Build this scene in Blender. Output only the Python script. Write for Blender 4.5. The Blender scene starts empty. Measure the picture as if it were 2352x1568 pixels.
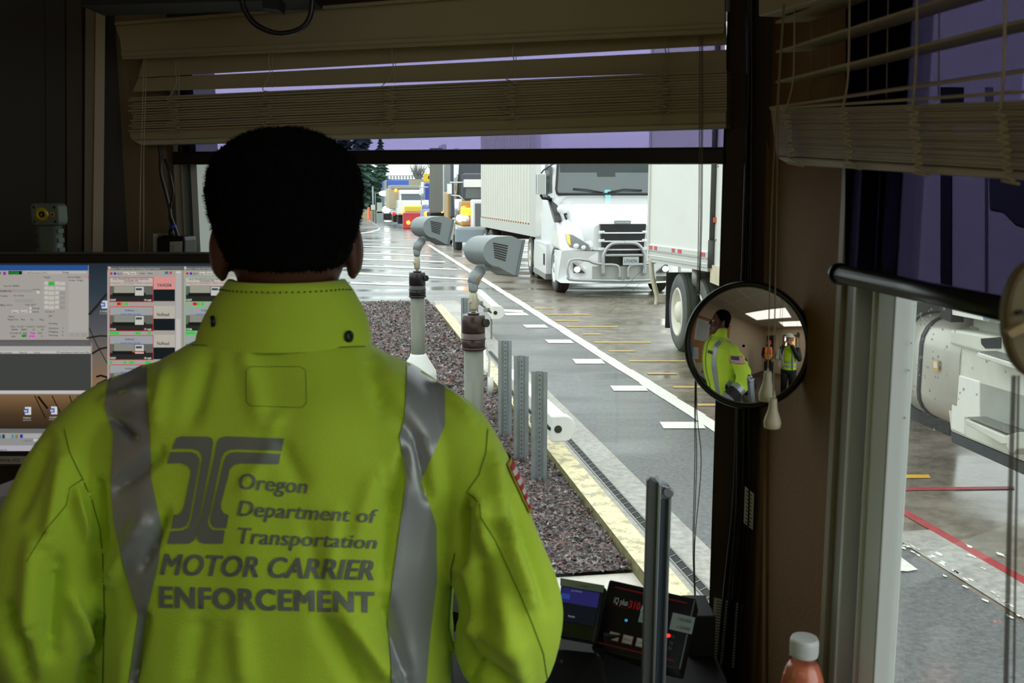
import bpy, bmesh, math, random
from math import sin, cos, pi, radians as R, atan2, sqrt
from mathutils import Vector as V, Matrix, noise
from mathutils.bvhtree import BVHTree
random.seed(11)
C = bpy.context.scene.collection
# ---------------------------------------------------------------- camera model (2352x1568, 35 mm lens on a 36 mm sensor)
F = 2287.0; PITCH = math.atan(342 / F); CH = 2.1
FW = V((0, cos(PITCH), -sin(PITCH))); UP = V((0, sin(PITCH), cos(PITCH))); EYE = V((0, 0, CH))
def ray(px, py): return FW + V((1, 0, 0)) * ((px - 1176) / F) + UP * ((784 - py) / F)
def atY(px, py, Y): d = ray(px, py); return EYE + d * (Y / d.y)
def ground(px, py, z=0.0): d = ray(px, py); return EYE + d * ((z - CH) / d.z)
def onplane(px, py, p, n): d = ray(px, py); return EYE + d * ((V(p) - EYE).dot(V(n)) / d.dot(V(n)))
# ---------------------------------------------------------------- materials
def lin(c):
    c = [x / 255 for x in c]
    return tuple((x / 12.92 if x <= .04045 else ((x + .055) / 1.055) ** 2.4) for x in c) + (1,)
MATS = {}
def mat(name, rgb, rough=.6, metal=0, emit=0, emit_rgb=None, var=0, vscale=8, bump=0, bscale=60, spec=.5, rvar=0, coat=0, alpha=1, sheen=0, stretch=None):
    if name in MATS: return MATS[name]
    m = bpy.data.materials.new(name); m.use_nodes = True; nt = m.node_tree; b = nt.nodes['Principled BSDF']
    col = lin(rgb); b.inputs['Base Color'].default_value = col
    b.inputs['Roughness'].default_value = rough; b.inputs['Metallic'].default_value = metal
    b.inputs['Specular IOR Level'].default_value = spec; b.inputs['Coat Weight'].default_value = coat
    b.inputs['Sheen Weight'].default_value = sheen
    if emit:
        b.inputs['Emission Color'].default_value = lin(emit_rgb or rgb); b.inputs['Emission Strength'].default_value = emit
    if alpha < 1: b.inputs['Alpha'].default_value = alpha
    if var or bump or rvar:
        tc = nt.nodes.new('ShaderNodeTexCoord'); src = tc.outputs['Object']
        if stretch:
            mp = nt.nodes.new('ShaderNodeMapping'); mp.inputs['Scale'].default_value = stretch; nt.links.new(src, mp.inputs[0]); src = mp.outputs[0]
    if var or rvar:
        n = nt.nodes.new('ShaderNodeTexNoise'); n.inputs['Scale'].default_value = vscale; n.inputs['Detail'].default_value = 5
        nt.links.new(src, n.inputs['Vector'])
    if var:
        r = nt.nodes.new('ShaderNodeMapRange'); r.inputs[1].default_value = .3; r.inputs[2].default_value = .7; r.inputs[3].default_value = 1 - var; r.inputs[4].default_value = 1 + var * .6
        nt.links.new(n.outputs['Fac'], r.inputs[0])
        x = nt.nodes.new('ShaderNodeVectorMath'); x.operation = 'SCALE'; x.inputs[0].default_value = col[:3]
        nt.links.new(r.outputs[0], x.inputs['Scale']); nt.links.new(x.outputs[0], b.inputs['Base Color'])
    if rvar:
        r2 = nt.nodes.new('ShaderNodeMapRange'); r2.inputs[1].default_value = .35; r2.inputs[2].default_value = .65; r2.inputs[3].default_value = max(.03, rough - rvar); r2.inputs[4].default_value = min(1, rough + rvar)
        nt.links.new(n.outputs['Fac'], r2.inputs[0]); nt.links.new(r2.outputs[0], b.inputs['Roughness'])
    if bump:
        n2 = nt.nodes.new('ShaderNodeTexNoise'); n2.inputs['Scale'].default_value = bscale; n2.inputs['Detail'].default_value = 3
        nt.links.new(src, n2.inputs['Vector'])
        bp = nt.nodes.new('ShaderNodeBump'); bp.inputs['Strength'].default_value = bump; bp.inputs['Distance'].default_value = .01
        nt.links.new(n2.outputs['Fac'], bp.inputs['Height']); nt.links.new(bp.outputs[0], b.inputs['Normal'])
    MATS[name] = m; return m
def glassmat(name, tint=(1, 1, 1), ior=1.45, rough=0.0):
    if name in MATS: return MATS[name]
    m = bpy.data.materials.new(name); m.use_nodes = True; nt = m.node_tree; nt.nodes.clear()
    o = nt.nodes.new('ShaderNodeOutputMaterial'); mx = nt.nodes.new('ShaderNodeMixShader'); t = nt.nodes.new('ShaderNodeBsdfTransparent'); g = nt.nodes.new('ShaderNodeBsdfGlossy'); f = nt.nodes.new('ShaderNodeFresnel')
    t.inputs[0].default_value = (*tint, 1); g.inputs['Roughness'].default_value = rough; f.inputs[0].default_value = ior
    ge = nt.nodes.new('ShaderNodeNewGeometry'); mr = nt.nodes.new('ShaderNodeMapRange'); mr.inputs[3].default_value = ior; mr.inputs[4].default_value = 1 / ior
    nt.links.new(ge.outputs['Backfacing'], mr.inputs[0]); nt.links.new(mr.outputs[0], f.inputs[0])
    nt.links.new(f.outputs[0], mx.inputs[0]); nt.links.new(t.outputs[0], mx.inputs[1]); nt.links.new(g.outputs[0], mx.inputs[2]); nt.links.new(mx.outputs[0], o.inputs[0])
    MATS[name] = m; return m
# ---------------------------------------------------------------- mesh builder
class MB:
    def __init__(s): s.v = []; s.f = []; s.m = []; s.s = []; s.mats = []; s.T = None
    def mi(s, m):
        if m not in s.mats: s.mats.append(m)
        return s.mats.index(m)
    def add(s, vs, fs, m, smooth=False):
        o = len(s.v); k = s.mi(m)
        for v in vs:
            v = V(v); s.v.append(s.T @ v if s.T is not None else v)
        for f in fs: s.f.append([o + i for i in f]); s.m.append(k); s.s.append(smooth)
        return s
    def box(s, lo, hi, m):
        x0, y0, z0 = lo; x1, y1, z1 = hi
        return s.add([(x0, y0, z0), (x1, y0, z0), (x1, y1, z0), (x0, y1, z0), (x0, y0, z1), (x1, y0, z1), (x1, y1, z1), (x0, y1, z1)],
                     [(0, 3, 2, 1), (4, 5, 6, 7), (0, 1, 5, 4), (1, 2, 6, 5), (2, 3, 7, 6), (3, 0, 4, 7)], m)
    def hexa(s, p, m):      # eight corners, bottom ring then top ring
        return s.add(p, [(0, 3, 2, 1), (4, 5, 6, 7), (0, 1, 5, 4), (1, 2, 6, 5), (2, 3, 7, 6), (3, 0, 4, 7)], m)
    def rings(s, rs, m, caps=True, smooth=True, closed=True):
        n = len(rs[0]); vs = [p for r in rs for p in r]; fs = []
        for i in range(len(rs) - 1):
            for j in range(n if closed else n - 1):
                a = i * n + j; b = i * n + (j + 1) % n; fs.append((a, b, b + n, a + n))
        s.add(vs, fs, m, smooth)
        if caps and closed:
            s.add(rs[0], [tuple(range(n - 1, -1, -1))], m); s.add(rs[-1], [tuple(range(n))], m)
        return s
    def tube(s, pts, r, m, n=10, caps=True, rx=None):
        pts = [V(p) for p in pts]; rr = r if isinstance(r, (list, tuple)) else [r] * len(pts); rs = []; prev = None
        for i, p in enumerate(pts):
            a = pts[max(0, i - 1)]; b = pts[min(len(pts) - 1, i + 1)]; t = (b - a).normalized() if (b - a).length > 1e-9 else V((0, 0, 1))
            if prev is None: u = t.orthogonal().normalized()
            else:
                u = prev - t * prev.dot(t); u = u.normalized() if u.length > 1e-6 else t.orthogonal().normalized()
            prev = u; w = t.cross(u)
            rs.append([p + (u * cos(2 * pi * k / n) + w * sin(2 * pi * k / n)) * rr[i] for k in range(n)])
        return s.rings(rs, m, caps)
    def cyl(s, a, b, r, m, n=20, r2=None): return s.tube([a, b], [r, r if r2 is None else r2], m, n)
    def lathe(s, prof, m, n=28, at=(0, 0, 0), smooth=True, caps=True, mtx=None):
        M = Matrix.Translation(V(at)) @ (mtx or Matrix.Identity(4))
        rs = [[M @ V((r * cos(2 * pi * k / n), r * sin(2 * pi * k / n), z)) for k in range(n)] for r, z in prof]
        return s.rings(rs, m, caps, smooth)
    def prism(s, poly, z0, z1, m, mtx=None, smooth=False):     # polygon (x, y) extruded z0..z1, through mtx
        M = mtx or Matrix.Identity(4); n = len(poly)
        a = [M @ V((x, y, z0)) for x, y in poly]; b = [M @ V((x, y, z1)) for x, y in poly]
        s.add(a + b, [(i, (i + 1) % n, (i + 1) % n + n, i + n) for i in range(n)], m, smooth)
        s.add(a, [tuple(range(n - 1, -1, -1))], m); s.add(b, [tuple(range(n))], m); return s
    def poly(s, pts, m): return s.add(pts, [tuple(range(len(pts)))], m)
    def sph(s, c, r, m, nu=20, nv=12, smooth=True):
        c = V(c); r = (r, r, r) if not isinstance(r, (tuple, list)) else r
        rs = [[c + V((r[0] * sin(pi * j / nv) * cos(2 * pi * k / nu), r[1] * sin(pi * j / nv) * sin(2 * pi * k / nu), -r[2] * cos(pi * j / nv))) for k in range(nu)] for j in range(1, nv)]
        s.rings(rs, m, False, smooth); n = nu
        s.add([c - V((0, 0, r[2]))] + rs[0], [(0, (k + 1) % n + 1, k + 1) for k in range(n)], m, smooth)
        s.add([c + V((0, 0, r[2]))] + rs[-1], [(0, k + 1, (k + 1) % n + 1) for k in range(n)], m, smooth); return s
    def build(s, name, parent=None, bevel=0, seg=2, loc=None, weld=True, angle=35):
        me = bpy.data.meshes.new(name); o = bpy.data.objects.new(name, me); C.objects.link(o)
        org = V(loc) if loc is not None else None
        vs = [v - org for v in s.v] if org is not None else s.v
        me.from_pydata([tuple(v) for v in vs], [], s.f)
        for m in s.mats: me.materials.append(m)
        me.polygons.foreach_set('material_index', s.m); me.polygons.foreach_set('use_smooth', s.s)
        if weld:
            bm = bmesh.new(); bm.from_mesh(me); bmesh.ops.remove_doubles(bm, verts=bm.verts, dist=1e-5)
            bmesh.ops.recalc_face_normals(bm, faces=bm.faces); bm.to_mesh(me); bm.free()
        if org is not None: o.location = org
        if parent: o.parent = parent
        if bevel:
            b = o.modifiers.new('b', 'BEVEL'); b.width = bevel; b.segments = seg; b.limit_method = 'ANGLE'; b.angle_limit = R(angle)
            b.harden_normals = False
        return o
def empty(name, loc=(0, 0, 0), rz=0):
    o = bpy.data.objects.new(name, None); C.objects.link(o); o.location = loc; o.rotation_euler = (0, 0, rz); o.empty_display_size = .05; return o
def tag(o, label, cat, group=None, kind=None):
    o['label'] = label; o['category'] = cat
    if group: o['group'] = group
    if kind: o['kind'] = kind
    return o
def struct(o, label=None):
    o['kind'] = 'structure'
    if label: o['label'] = label
    return o
def copy_tree(o, parent=None):
    c = o.copy(); C.objects.link(c); c.parent = parent
    for ch in list(o.children): copy_tree(ch, c)
    return c
def frame(origin, xax, zax=(0, 0, 1)):     # right handed frame: x axis given, z up, y = z cross x
    x = V(xax).normalized(); z = V(zax); y = z.cross(x).normalized(); z = x.cross(y)
    return Matrix(((x.x, y.x, z.x, origin[0]), (x.y, y.y, z.y, origin[1]), (x.z, y.z, z.z, origin[2]), (0, 0, 0, 1)))
def rrect(w, h, r, n=4, cx=0, cy=0):
    out = []
    for (sx, sy, a0) in ((1, 1, 0), (-1, 1, 90), (-1, -1, 180), (1, -1, 270)):
        for k in range(n + 1):
            a = R(a0 + 90 * k / n); out.append((cx + sx * (w / 2 - r) + r * cos(a), cy + sy * (h / 2 - r) + r * sin(a)))
    return out
def smoothpts(pts, n=6):
    pts = [V(p) for p in pts]; out = []
    for i in range(len(pts) - 1):
        p0 = pts[max(0, i - 1)]; p1 = pts[i]; p2 = pts[i + 1]; p3 = pts[min(len(pts) - 1, i + 2)]
        for k in range(n):
            t = k / n; out.append(.5 * ((2 * p1) + (p2 - p0) * t + (2 * p0 - 5 * p1 + 4 * p2 - p3) * t * t + (3 * p1 - p0 - 3 * p2 + p3) * t ** 3))
    out.append(pts[-1]); return out
_tcache = {}
def textmesh(s, bold=0.0, shear=0.0, ext=0.0, spacing=1.0, res=3):
    key = (s, bold, shear, ext, spacing)
    if key not in _tcache:
        cu = bpy.data.curves.new('t', 'FONT'); cu.body = s; cu.size = 1; cu.offset = bold; cu.shear = shear; cu.extrude = ext; cu.resolution_u = res; cu.space_character = spacing; cu.fill_mode = 'FRONT' if not ext else 'BOTH'
        o = bpy.data.objects.new('t', cu); C.objects.link(o); dg = bpy.context.evaluated_depsgraph_get(); dg.update()
        me = bpy.data.meshes.new_from_object(o.evaluated_get(dg)); vs = [v.co.copy() for v in me.vertices]; fs = [tuple(p.vertices) for p in me.polygons]
        bpy.data.objects.remove(o); bpy.data.meshes.remove(me); _tcache[key] = (vs, fs)
    return _tcache[key]
def text(mb, s, M, h, m, w=None, bold=0.0, shear=0.0, center=False):
    """text s on plane of matrix M (x right, y up), capital height h; squeezed to width w if given"""
    vs, fs = textmesh(s, bold, shear)
    if not vs: return
    x0 = min(v.x for v in vs); x1 = max(v.x for v in vs); k = h / .73
    kx = (w / (x1 - x0)) if w else k
    ox = -(x0 + x1) / 2 * kx if center else -x0 * kx
    mb.add([M @ V((v.x * kx + ox, v.y * k, 0)) for v in vs], fs, m)
# ---------------------------------------------------------------- palette
asphalt_dark = None
def M_(*a, **k): return mat(*a, **k)
cream = mat('painted_cream', (178, 168, 140), .55)
slatm = mat('blind_slat_vinyl', (176, 164, 134), .5)
cordm = mat('blind_cord', (190, 180, 150), .8)
blackp = mat('black_plastic', (16, 17, 18), .35)
blackm = mat('black_matte', (12, 12, 13), .7)
wallbrown = mat('brown_wall_paint', (128, 90, 42), .75, var=.06, vscale=3, bump=.15, bscale=150)
walldark = mat('dark_brown_trim_shaded_wall', (60, 44, 30), .7, var=.06, vscale=3)
vinyl = mat('white_vinyl', (222, 226, 222), .35)
SKY = 2.2; EXPO = 0.0
# ================================================================ OUTSIDE: ground and markings
u_ = V(ray(795, 442)); u_.z = 0; u_.normalize(); r_ = V((u_.y, -u_.x, 0))
def lat(k, z=0): return ground(795 + k * 400, 842, z).dot(r_)
def RP(a, s, z=0): p = r_ * a + u_ * s; return V((p.x, p.y, z))
def sOf(px, py, z=0): return ground(px, py, z).dot(u_)
def wetmat(name, rgb, rgb2, scale, r0, r1, bs=90, bstr=.25, pud=1.2):
    m = bpy.data.materials.new(name); m.use_nodes = True; nt = m.node_tree; b = nt.nodes['Principled BSDF']
    tc = nt.nodes.new('ShaderNodeTexCoord'); n = nt.nodes.new('ShaderNodeTexNoise'); n.inputs['Scale'].default_value = scale; n.inputs['Detail'].default_value = 8; n.inputs['Roughness'].default_value = .65
    nt.links.new(tc.outputs['Object'], n.inputs['Vector'])
    cr = nt.nodes.new('ShaderNodeValToRGB'); cr.color_ramp.elements[0].position = .35; cr.color_ramp.elements[1].position = .68
    cr.color_ramp.elements[0].color = lin(rgb); cr.color_ramp.elements[1].color = lin(rgb2)
    nt.links.new(n.outputs['Fac'], cr.inputs[0]); nt.links.new(cr.outputs[0], b.inputs['Base Color'])
    mp = nt.nodes.new('ShaderNodeMapping'); mp.inputs['Scale'].default_value = (.35, .9, 1); n2 = nt.nodes.new('ShaderNodeTexNoise'); n2.inputs['Scale'].default_value = pud; n2.inputs['Detail'].default_value = 6
    nt.links.new(tc.outputs['Object'], mp.inputs[0]); nt.links.new(mp.outputs[0], n2.inputs['Vector'])
    mr = nt.nodes.new('ShaderNodeMapRange'); mr.inputs[1].default_value = .4; mr.inputs[2].default_value = .6; mr.inputs[3].default_value = r0; mr.inputs[4].default_value = r1
    nt.links.new(n2.outputs['Fac'], mr.inputs[0]); nt.links.new(mr.outputs[0], b.inputs['Roughness'])
    n3 = nt.nodes.new('ShaderNodeTexNoise'); n3.inputs['Scale'].default_value = bs; n3.inputs['Detail'].default_value = 2; nt.links.new(tc.outputs['Object'], n3.inputs['Vector'])
    bp = nt.nodes.new('ShaderNodeBump'); bp.inputs['Distance'].default_value = .006
    m2 = nt.nodes.new('ShaderNodeMapRange'); m2.inputs[1].default_value = .4; m2.inputs[2].default_value = .6; m2.inputs[3].default_value = bstr * .15; m2.inputs[4].default_value = bstr
    nt.links.new(n2.outputs['Fac'], m2.inputs[0]); nt.links.new(m2.outputs[0], bp.inputs['Strength'])
    nt.links.new(n3.outputs['Fac'], bp.inputs['Height']); nt.links.new(bp.outputs[0], b.inputs['Normal']); b.inputs['Specular IOR Level'].default_value = .55
    return m
aspA = wetmat('wet_asphalt', (96, 98, 99), (138, 140, 140), 14, .10, .42)
aspB = wetmat('asphalt_lane', (84, 86, 88), (118, 120, 121), 30, .22, .5, 160, .5)
brownc = wetmat('wet_concrete_brown', (98, 90, 78), (144, 135, 122), 5, .14, .45, 120, .25)
gutc = wetmat('gutter_concrete', (146, 144, 138), (184, 182, 176), 18, .3, .6, 200, .4)
apron = mat('apron_concrete', (205, 200, 190), .7, var=.08, vscale=20, bump=.2, bscale=200)
def strip(mb, k0, k1, s0, s1, z, m, zk=None, n=1):
    a, b = lat(k0, zk or 0), lat(k1, zk or 0)
    mb.poly([RP(a, s0, z), RP(b, s0, z), RP(b, s1, z), RP(a, s1, z)], m)
mb = MB(); mb.box((-90, -12, -.3), (60, 260, 0), aspA)
struct(mb.build('ground', loc=(0, 0, 0)), 'wet grey asphalt road and yard outside the booth')
mb = MB()
aB = lat(1.57)
mb.poly([RP(aB, -6, .003), RP(aB + 9, -6, .003), RP(aB + 9, 44, .003), RP(aB, 44, .003)], brownc)
tag(mb.build('ground_truck_lane'), 'wet brownish concrete truck lane right of the solid white line', 'ground', kind='structure')
mb = MB(); strip(mb, 1.018, 1.57, -4, sOf(1180, 705), .003, aspB)
tag(mb.build('ground_asphalt_strip'), 'dark asphalt strip between the gutter and the white line', 'ground', kind='structure')
mb = MB(); strip(mb, .80, 1.018, -4, sOf(1060, 690), .006, gutc)
tag(mb.build('ground_gutter'), 'pale concrete gutter strip along the yellow curb', 'ground', kind='structure')
# lane paint
white = mat('road_paint_white', (232, 230, 222), .45, var=.12, vscale=30); yellowp = mat('road_paint_yellow', (204, 172, 104), .5, var=.25, vscale=25); redp = mat('road_paint_red', (168, 52, 58), .5, var=.2, vscale=12)
mb = MB()
aw0, aw1 = lat(1.535), lat(1.61)
n = 40; s0, s1 = sOf(1652, 982) - 1.2, sOf(985, 562)
for i in range(n):      # worn edges: little steps of width
    a, b = s0 + (s1 - s0) * i / n, s0 + (s1 - s0) * (i + 1) / n
    mb.poly([RP(aw0 + random.uniform(-.008, .008), a, .008), RP(aw1 + random.uniform(-.012, .012), a, .008), RP(aw1 + random.uniform(-.012, .012), b, .008), RP(aw0 + random.uniform(-.008, .008), b, .008)], white)
tag(mb.build('lane_line'), 'long solid white line running past the trucks', 'road marking', kind='structure')
def gquad(name, pts, m, label, grp, z=.009):
    mb = MB(); mb.poly([V((*ground(x, y).xy, z)) for x, y in pts], m)
    tag(mb.build(name), label, 'road marking', grp, 'structure')
for x, y, w_, h_ in ((1185, 722, 56, 6), (1230, 750, 54, 7), (1285, 785, 62, 8), (1352, 831, 70, 11), (1445, 893, 82, 12), (1568, 978, 100, 15)):
    gquad('road_dash', [(x - w_ / 2 - 3, y - h_ / 2), (x + w_ / 2 - 6, y - h_ / 2), (x + w_ / 2 + 3, y + h_ / 2), (x - w_ / 2 + 6, y + h_ / 2)], white, 'short white dash painted on the dark asphalt strip', 'white dashes beside the lane line')
for x0, x1, y in ((1227, 1271, 709), (1252, 1355, 723), (1275, 1328, 737), (1301, 1418, 751), (1336, 1380, 768), (1363, 1493, 787), (1397, 1456, 807), (1443, 1573, 830), (1485, 1554, 859), (1545, 1650, 890), (1600, 1650, 931)):
    h_ = .7 + (y - 700) * .007
    gquad('ruler_mark', [(x0, y - h_), (x1, y - h_), (x1 + 2, y + h_), (x0 + 3, y + h_)], yellowp, 'thin faded yellow ruler line painted on the truck lane', 'yellow ruler lines on the truck lane')
for (x0, y0, x1, y1) in ((820, 566, 960, 571), (815, 581, 990, 588), (815, 595, 1021, 602), (812, 610, 1047, 619), (810, 628, 1084, 642), (805, 650, 960, 656), (1140, 713, 1200, 716)):
    h_ = .9 + (y0 - 560) * .012
    gquad('stripe_mark', [(x0, y0 - h_), (x1, y1 - h_), (x1 + 3, y1 + h_), (x0, y0 + h_)], white, 'thin white cross line painted on the wet grey yard', 'white cross lines on the yard')
mb = MB(); c_ = [(846, 506), (856, 513), (868, 519), (872, 524), (866, 529), (850, 533), (828, 536)]
for i in range(len(c_) - 1):
    (xa, ya), (xb, yb) = c_[i], c_[i + 1]; mb.poly([V((*ground(xa, ya - 1).xy, .01)), V((*ground(xb, yb - 1).xy, .01)), V((*ground(xb + 2, yb + 1).xy, .01)), V((*ground(xa + 2, ya + 1).xy, .01))], white)
tag(mb.build('curved_line'), 'white curved line at the bend of the road', 'road marking', kind='structure')
# markings seen through the right window
mb = MB(); ar = lat(1.725); mb.poly([RP(ar, -3, .009), RP(ar + .07, -3, .009), RP(ar + .07, sOf(2040, 1163), .009), RP(ar, sOf(2040, 1163), .009)], redp)
tag(mb.build('red_line'), 'red line along the lane under the white tractor', 'road marking', kind='structure')
gquad('red_cross_line', [(1990, 1123), (2330, 1119), (2330, 1125), (1990, 1130)], redp, 'thin red line across the lane behind the tractor step', None)
gquad('yellow_dash', [(1990, 1092), (2133, 1092), (2138, 1100), (1990, 1100)], mat('road_paint_yellow_bright', (220, 170, 30), .5), 'short yellow line on the wet lane right of the window frame', None)
mb = MB(); ag = lat(1.585); mb.poly([RP(ag, -3, .0085), RP(ar, -3, .0085), RP(ar, 5.5, .0085), RP(ag, 5.5, .0085)], gutc)
tag(mb.build('ground_gutter_near'), 'grey concrete band between asphalt and red line', 'ground', kind='structure')
mb = MB()
rr = random.Random(4)
for i in range(120):
    s = rr.uniform(1.2, 5.4); a = ag + rr.choice((rr.uniform(-.06, .06), rr.uniform(-.06, .06), rr.uniform(.05, .5))); w_ = rr.uniform(.008, .026)
    mb.poly([RP(a + w_ * cos(t) * rr.uniform(.3, 1), s + 2.4 * w_ * sin(t) * rr.uniform(.3, 1), .0105) for t in [k * pi / 4 for k in range(8)]], white)
gq = [(2040, 1272), (2070, 1284), (2108, 1312), (2085, 1316), (2040, 1314)]
mb.poly([V((*ground(x, y).xy, .012)) for x, y in gq], white)
tag(mb.build('worn_paint'), 'flaking white paint patches by the right window', 'road marking', kind='stuff')
# gravel bed, curb, drain
gravelm = wetmat('gravel', (74, 68, 66), (120, 112, 110), 70, .8, .95, 70, 1.5); gravelm.node_tree.nodes['Principled BSDF'].inputs['Specular IOR Level'].default_value = .2
nt = gravelm.node_tree; vo = nt.nodes.new('ShaderNodeTexVoronoi'); vo.inputs['Scale'].default_value = 42; tcx = nt.nodes.new('ShaderNodeTexCoord'); nt.links.new(tcx.outputs['Object'], vo.inputs['Vector'])
sg = nt.nodes.new('ShaderNodeSeparateColor'); nt.links.new(vo.outputs['Color'], sg.inputs[0]); crg = nt.nodes.new('ShaderNodeValToRGB'); crg.color_ramp.interpolation = 'CONSTANT'; nt.links.new(sg.outputs[0], crg.inputs[0]); nt.links.new(crg.outputs[0], nt.nodes['Principled BSDF'].inputs['Base Color'])
ce = crg.color_ramp.elements; ce[0].color = lin((58, 52, 52)); ce[1].position = .85; ce[1].color = lin((116, 88, 80))
for p_, c_ in ((.25, (84, 78, 78)), (.5, (112, 106, 106)), (.7, (70, 60, 58))): e_ = ce.new(p_); e_.color = lin(c_)
sg0, sg1 = sOf(1400, 1306, .08), sOf(900, 690, .08); ac0, ac1 = lat(.77, .1), lat(.872, .12)
mb = MB(); mb.poly([RP(ac0 - 14, sg0, .07), RP(ac0, sg0, .07), RP(ac0, sg1, .07), RP(ac0 - 14, sg1, .07)], gravelm)
mb.poly([RP(ac0 - 14, sg1, .07), RP(ac0, sg1, .07), RP(ac0, sg1 + .1, 0), RP(ac0 - 14, sg1 + .1, 0)], gravelm)
tag(mb.build('ground_gravel_bed'), 'gravel bed of reddish grey stones left of the curb', 'gravel bed', kind='structure')
mb = MB(); rr = random.Random(7); sm = [mat('stone_a', (116, 109, 110), .5), mat('stone_b', (96, 89, 89), .5), mat('stone_c', (150, 144, 143), .5), mat('stone_d', (136, 94, 84), .5)]
for i in range(36000):
    far_ = i > 13000
    s = sg0 + 5.0 * rr.random() ** 1.4; a = ac0 - rr.random() * 2.2; q = rr.uniform(.010, .024)
    if far_: s = sg0 + 4.5 + (sg1 - sg0 - 4.6) * rr.random() ** .9; a = ac0 - rr.random() * 4.6; q = rr.uniform(.022, .040)
    c = RP(a, s, .075 + rr.uniform(0, .015)); t = [V((rr.uniform(-1, 1), rr.uniform(-1, 1), rr.uniform(-.7, .7))).normalized() * q * rr.uniform(.6, 1.2) for _ in range(4)]
    mb.add([c + x for x in t], [(0, 1, 2), (0, 3, 1), (1, 3, 2), (0, 2, 3)], sm[rr.choice((0, 0, 0, 1, 1, 1, 2, 3))])
tag(mb.build('gravel', weld=False), 'loose broken gravel stones covering the bed', 'gravel', kind='stuff')
mb = MB(); mb.poly([RP(ac1 - 9, -1, .05), RP(ac1, -1, .05), RP(ac1, sg0 + .0, .05), RP(ac1 - 9, sg0 + .05, .05)], apron)
mb.poly([RP(ac1 - 9, sg0, .05), RP(ac0, sg0, .05), RP(ac0, sg0, .0), RP(ac1 - 9, sg0, .0)], apron)
tag(mb.build('ground_apron'), 'pale concrete apron at the near end of the gravel bed', 'ground', kind='structure')
curbm = bpy.data.materials.new('curb_paint'); curbm.use_nodes = True; nt = curbm.node_tree; b = nt.nodes['Principled BSDF']; b.inputs['Roughness'].default_value = .6
tc = nt.nodes.new('ShaderNodeTexCoord'); n1 = nt.nodes.new('ShaderNodeTexNoise'); n1.inputs['Scale'].default_value = 9; n1.inputs['Detail'].default_value = 9; n1.inputs['Roughness'].default_value = .7
nt.links.new(tc.outputs['Object'], n1.inputs['Vector']); cr = nt.nodes.new('ShaderNodeValToRGB'); nt.links.new(n1.outputs['Fac'], cr.inputs[0]); nt.links.new(cr.outputs[0], b.inputs['Base Color'])
cr.color_ramp.elements[0].position = .42; cr.color_ramp.elements[0].color = lin((176, 168, 142)); cr.color_ramp.elements[1].position = .52; cr.color_ramp.elements[1].color = lin((234, 222, 176))
moss = mat('mossy_concrete', (112, 108, 72), .8, var=.4, vscale=14)
mb = MB(); n = 24; s0, s1 = 1.0, sOf(1010, 700, .12)
for i in range(n):
    a, b_ = s0 + (s1 - s0) * i / n, s0 + (s1 - s0) * (i + 1) / n
    mb.poly([RP(ac0 + .015, a, .12), RP(ac1 - .02, a, .12), RP(ac1 - .02, b_, .12), RP(ac0 + .015, b_, .12)], curbm)
    mb.poly([RP(ac1 - .02, a, .12), RP(ac1, a, .10), RP(ac1, b_, .10), RP(ac1 - .02, b_, .12)], curbm)
    mb.poly([RP(ac1, a, .10), RP(ac1 + .02, a, 0), RP(ac1 + .02, b_, 0), RP(ac1, b_, .10)], curbm)
    mb.poly([RP(ac0, a, .0), RP(ac0 + .015, a, .12), RP(ac0 + .015, b_, .12), RP(ac0, b_, 0)], moss)
mb.poly([RP(ac0, s1, 0), RP(ac1, s1, 0), RP(ac1, s1, .12), RP(ac0, s1, .12)], curbm)
tag(mb.build('curb'), 'worn yellow painted concrete curb along the gravel bed', 'curb', kind='structure')
root = empty('trench_drain', RP(lat(.895), 6, 0)); inv = Matrix.Translation(-root.location)
tag(root, 'long narrow slotted trench drain in the concrete gutter', 'drain')
dark = mat('drain_dark', (10, 10, 10), .6); galv = mat('galvanised_steel', (150, 158, 158), .42, .6, var=.12, vscale=14)
ad0, ad1 = lat(.884), lat(.909); sd0, sd1 = 1.5, 13
mb = MB(); mb.T = inv; mb.poly([RP(ad0, sd0, .0075), RP(ad1, sd0, .0075), RP(ad1, sd1, .0075), RP(ad0, sd1, .0075)], dark); mb.build('channel', root)
mb = MB(); mb.T = inv; i = 0; s = sd0
steel = mat('grate_steel', (140, 140, 138), .4, .5)
for a in (ad0 - .012, ad1): mb.poly([RP(a, sd0, .011), RP(a + .012, sd0, .011), RP(a + .012, sd1, .011), RP(a, sd1, .011)], steel)
while s < sd1: mb.poly([RP(ad0, s, .0105), RP(ad1, s + .04, .0105), RP(ad1, s + .048, .0105), RP(ad0, s + .008, .0105)], steel); s += .10
mb.build('grate', root)
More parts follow.
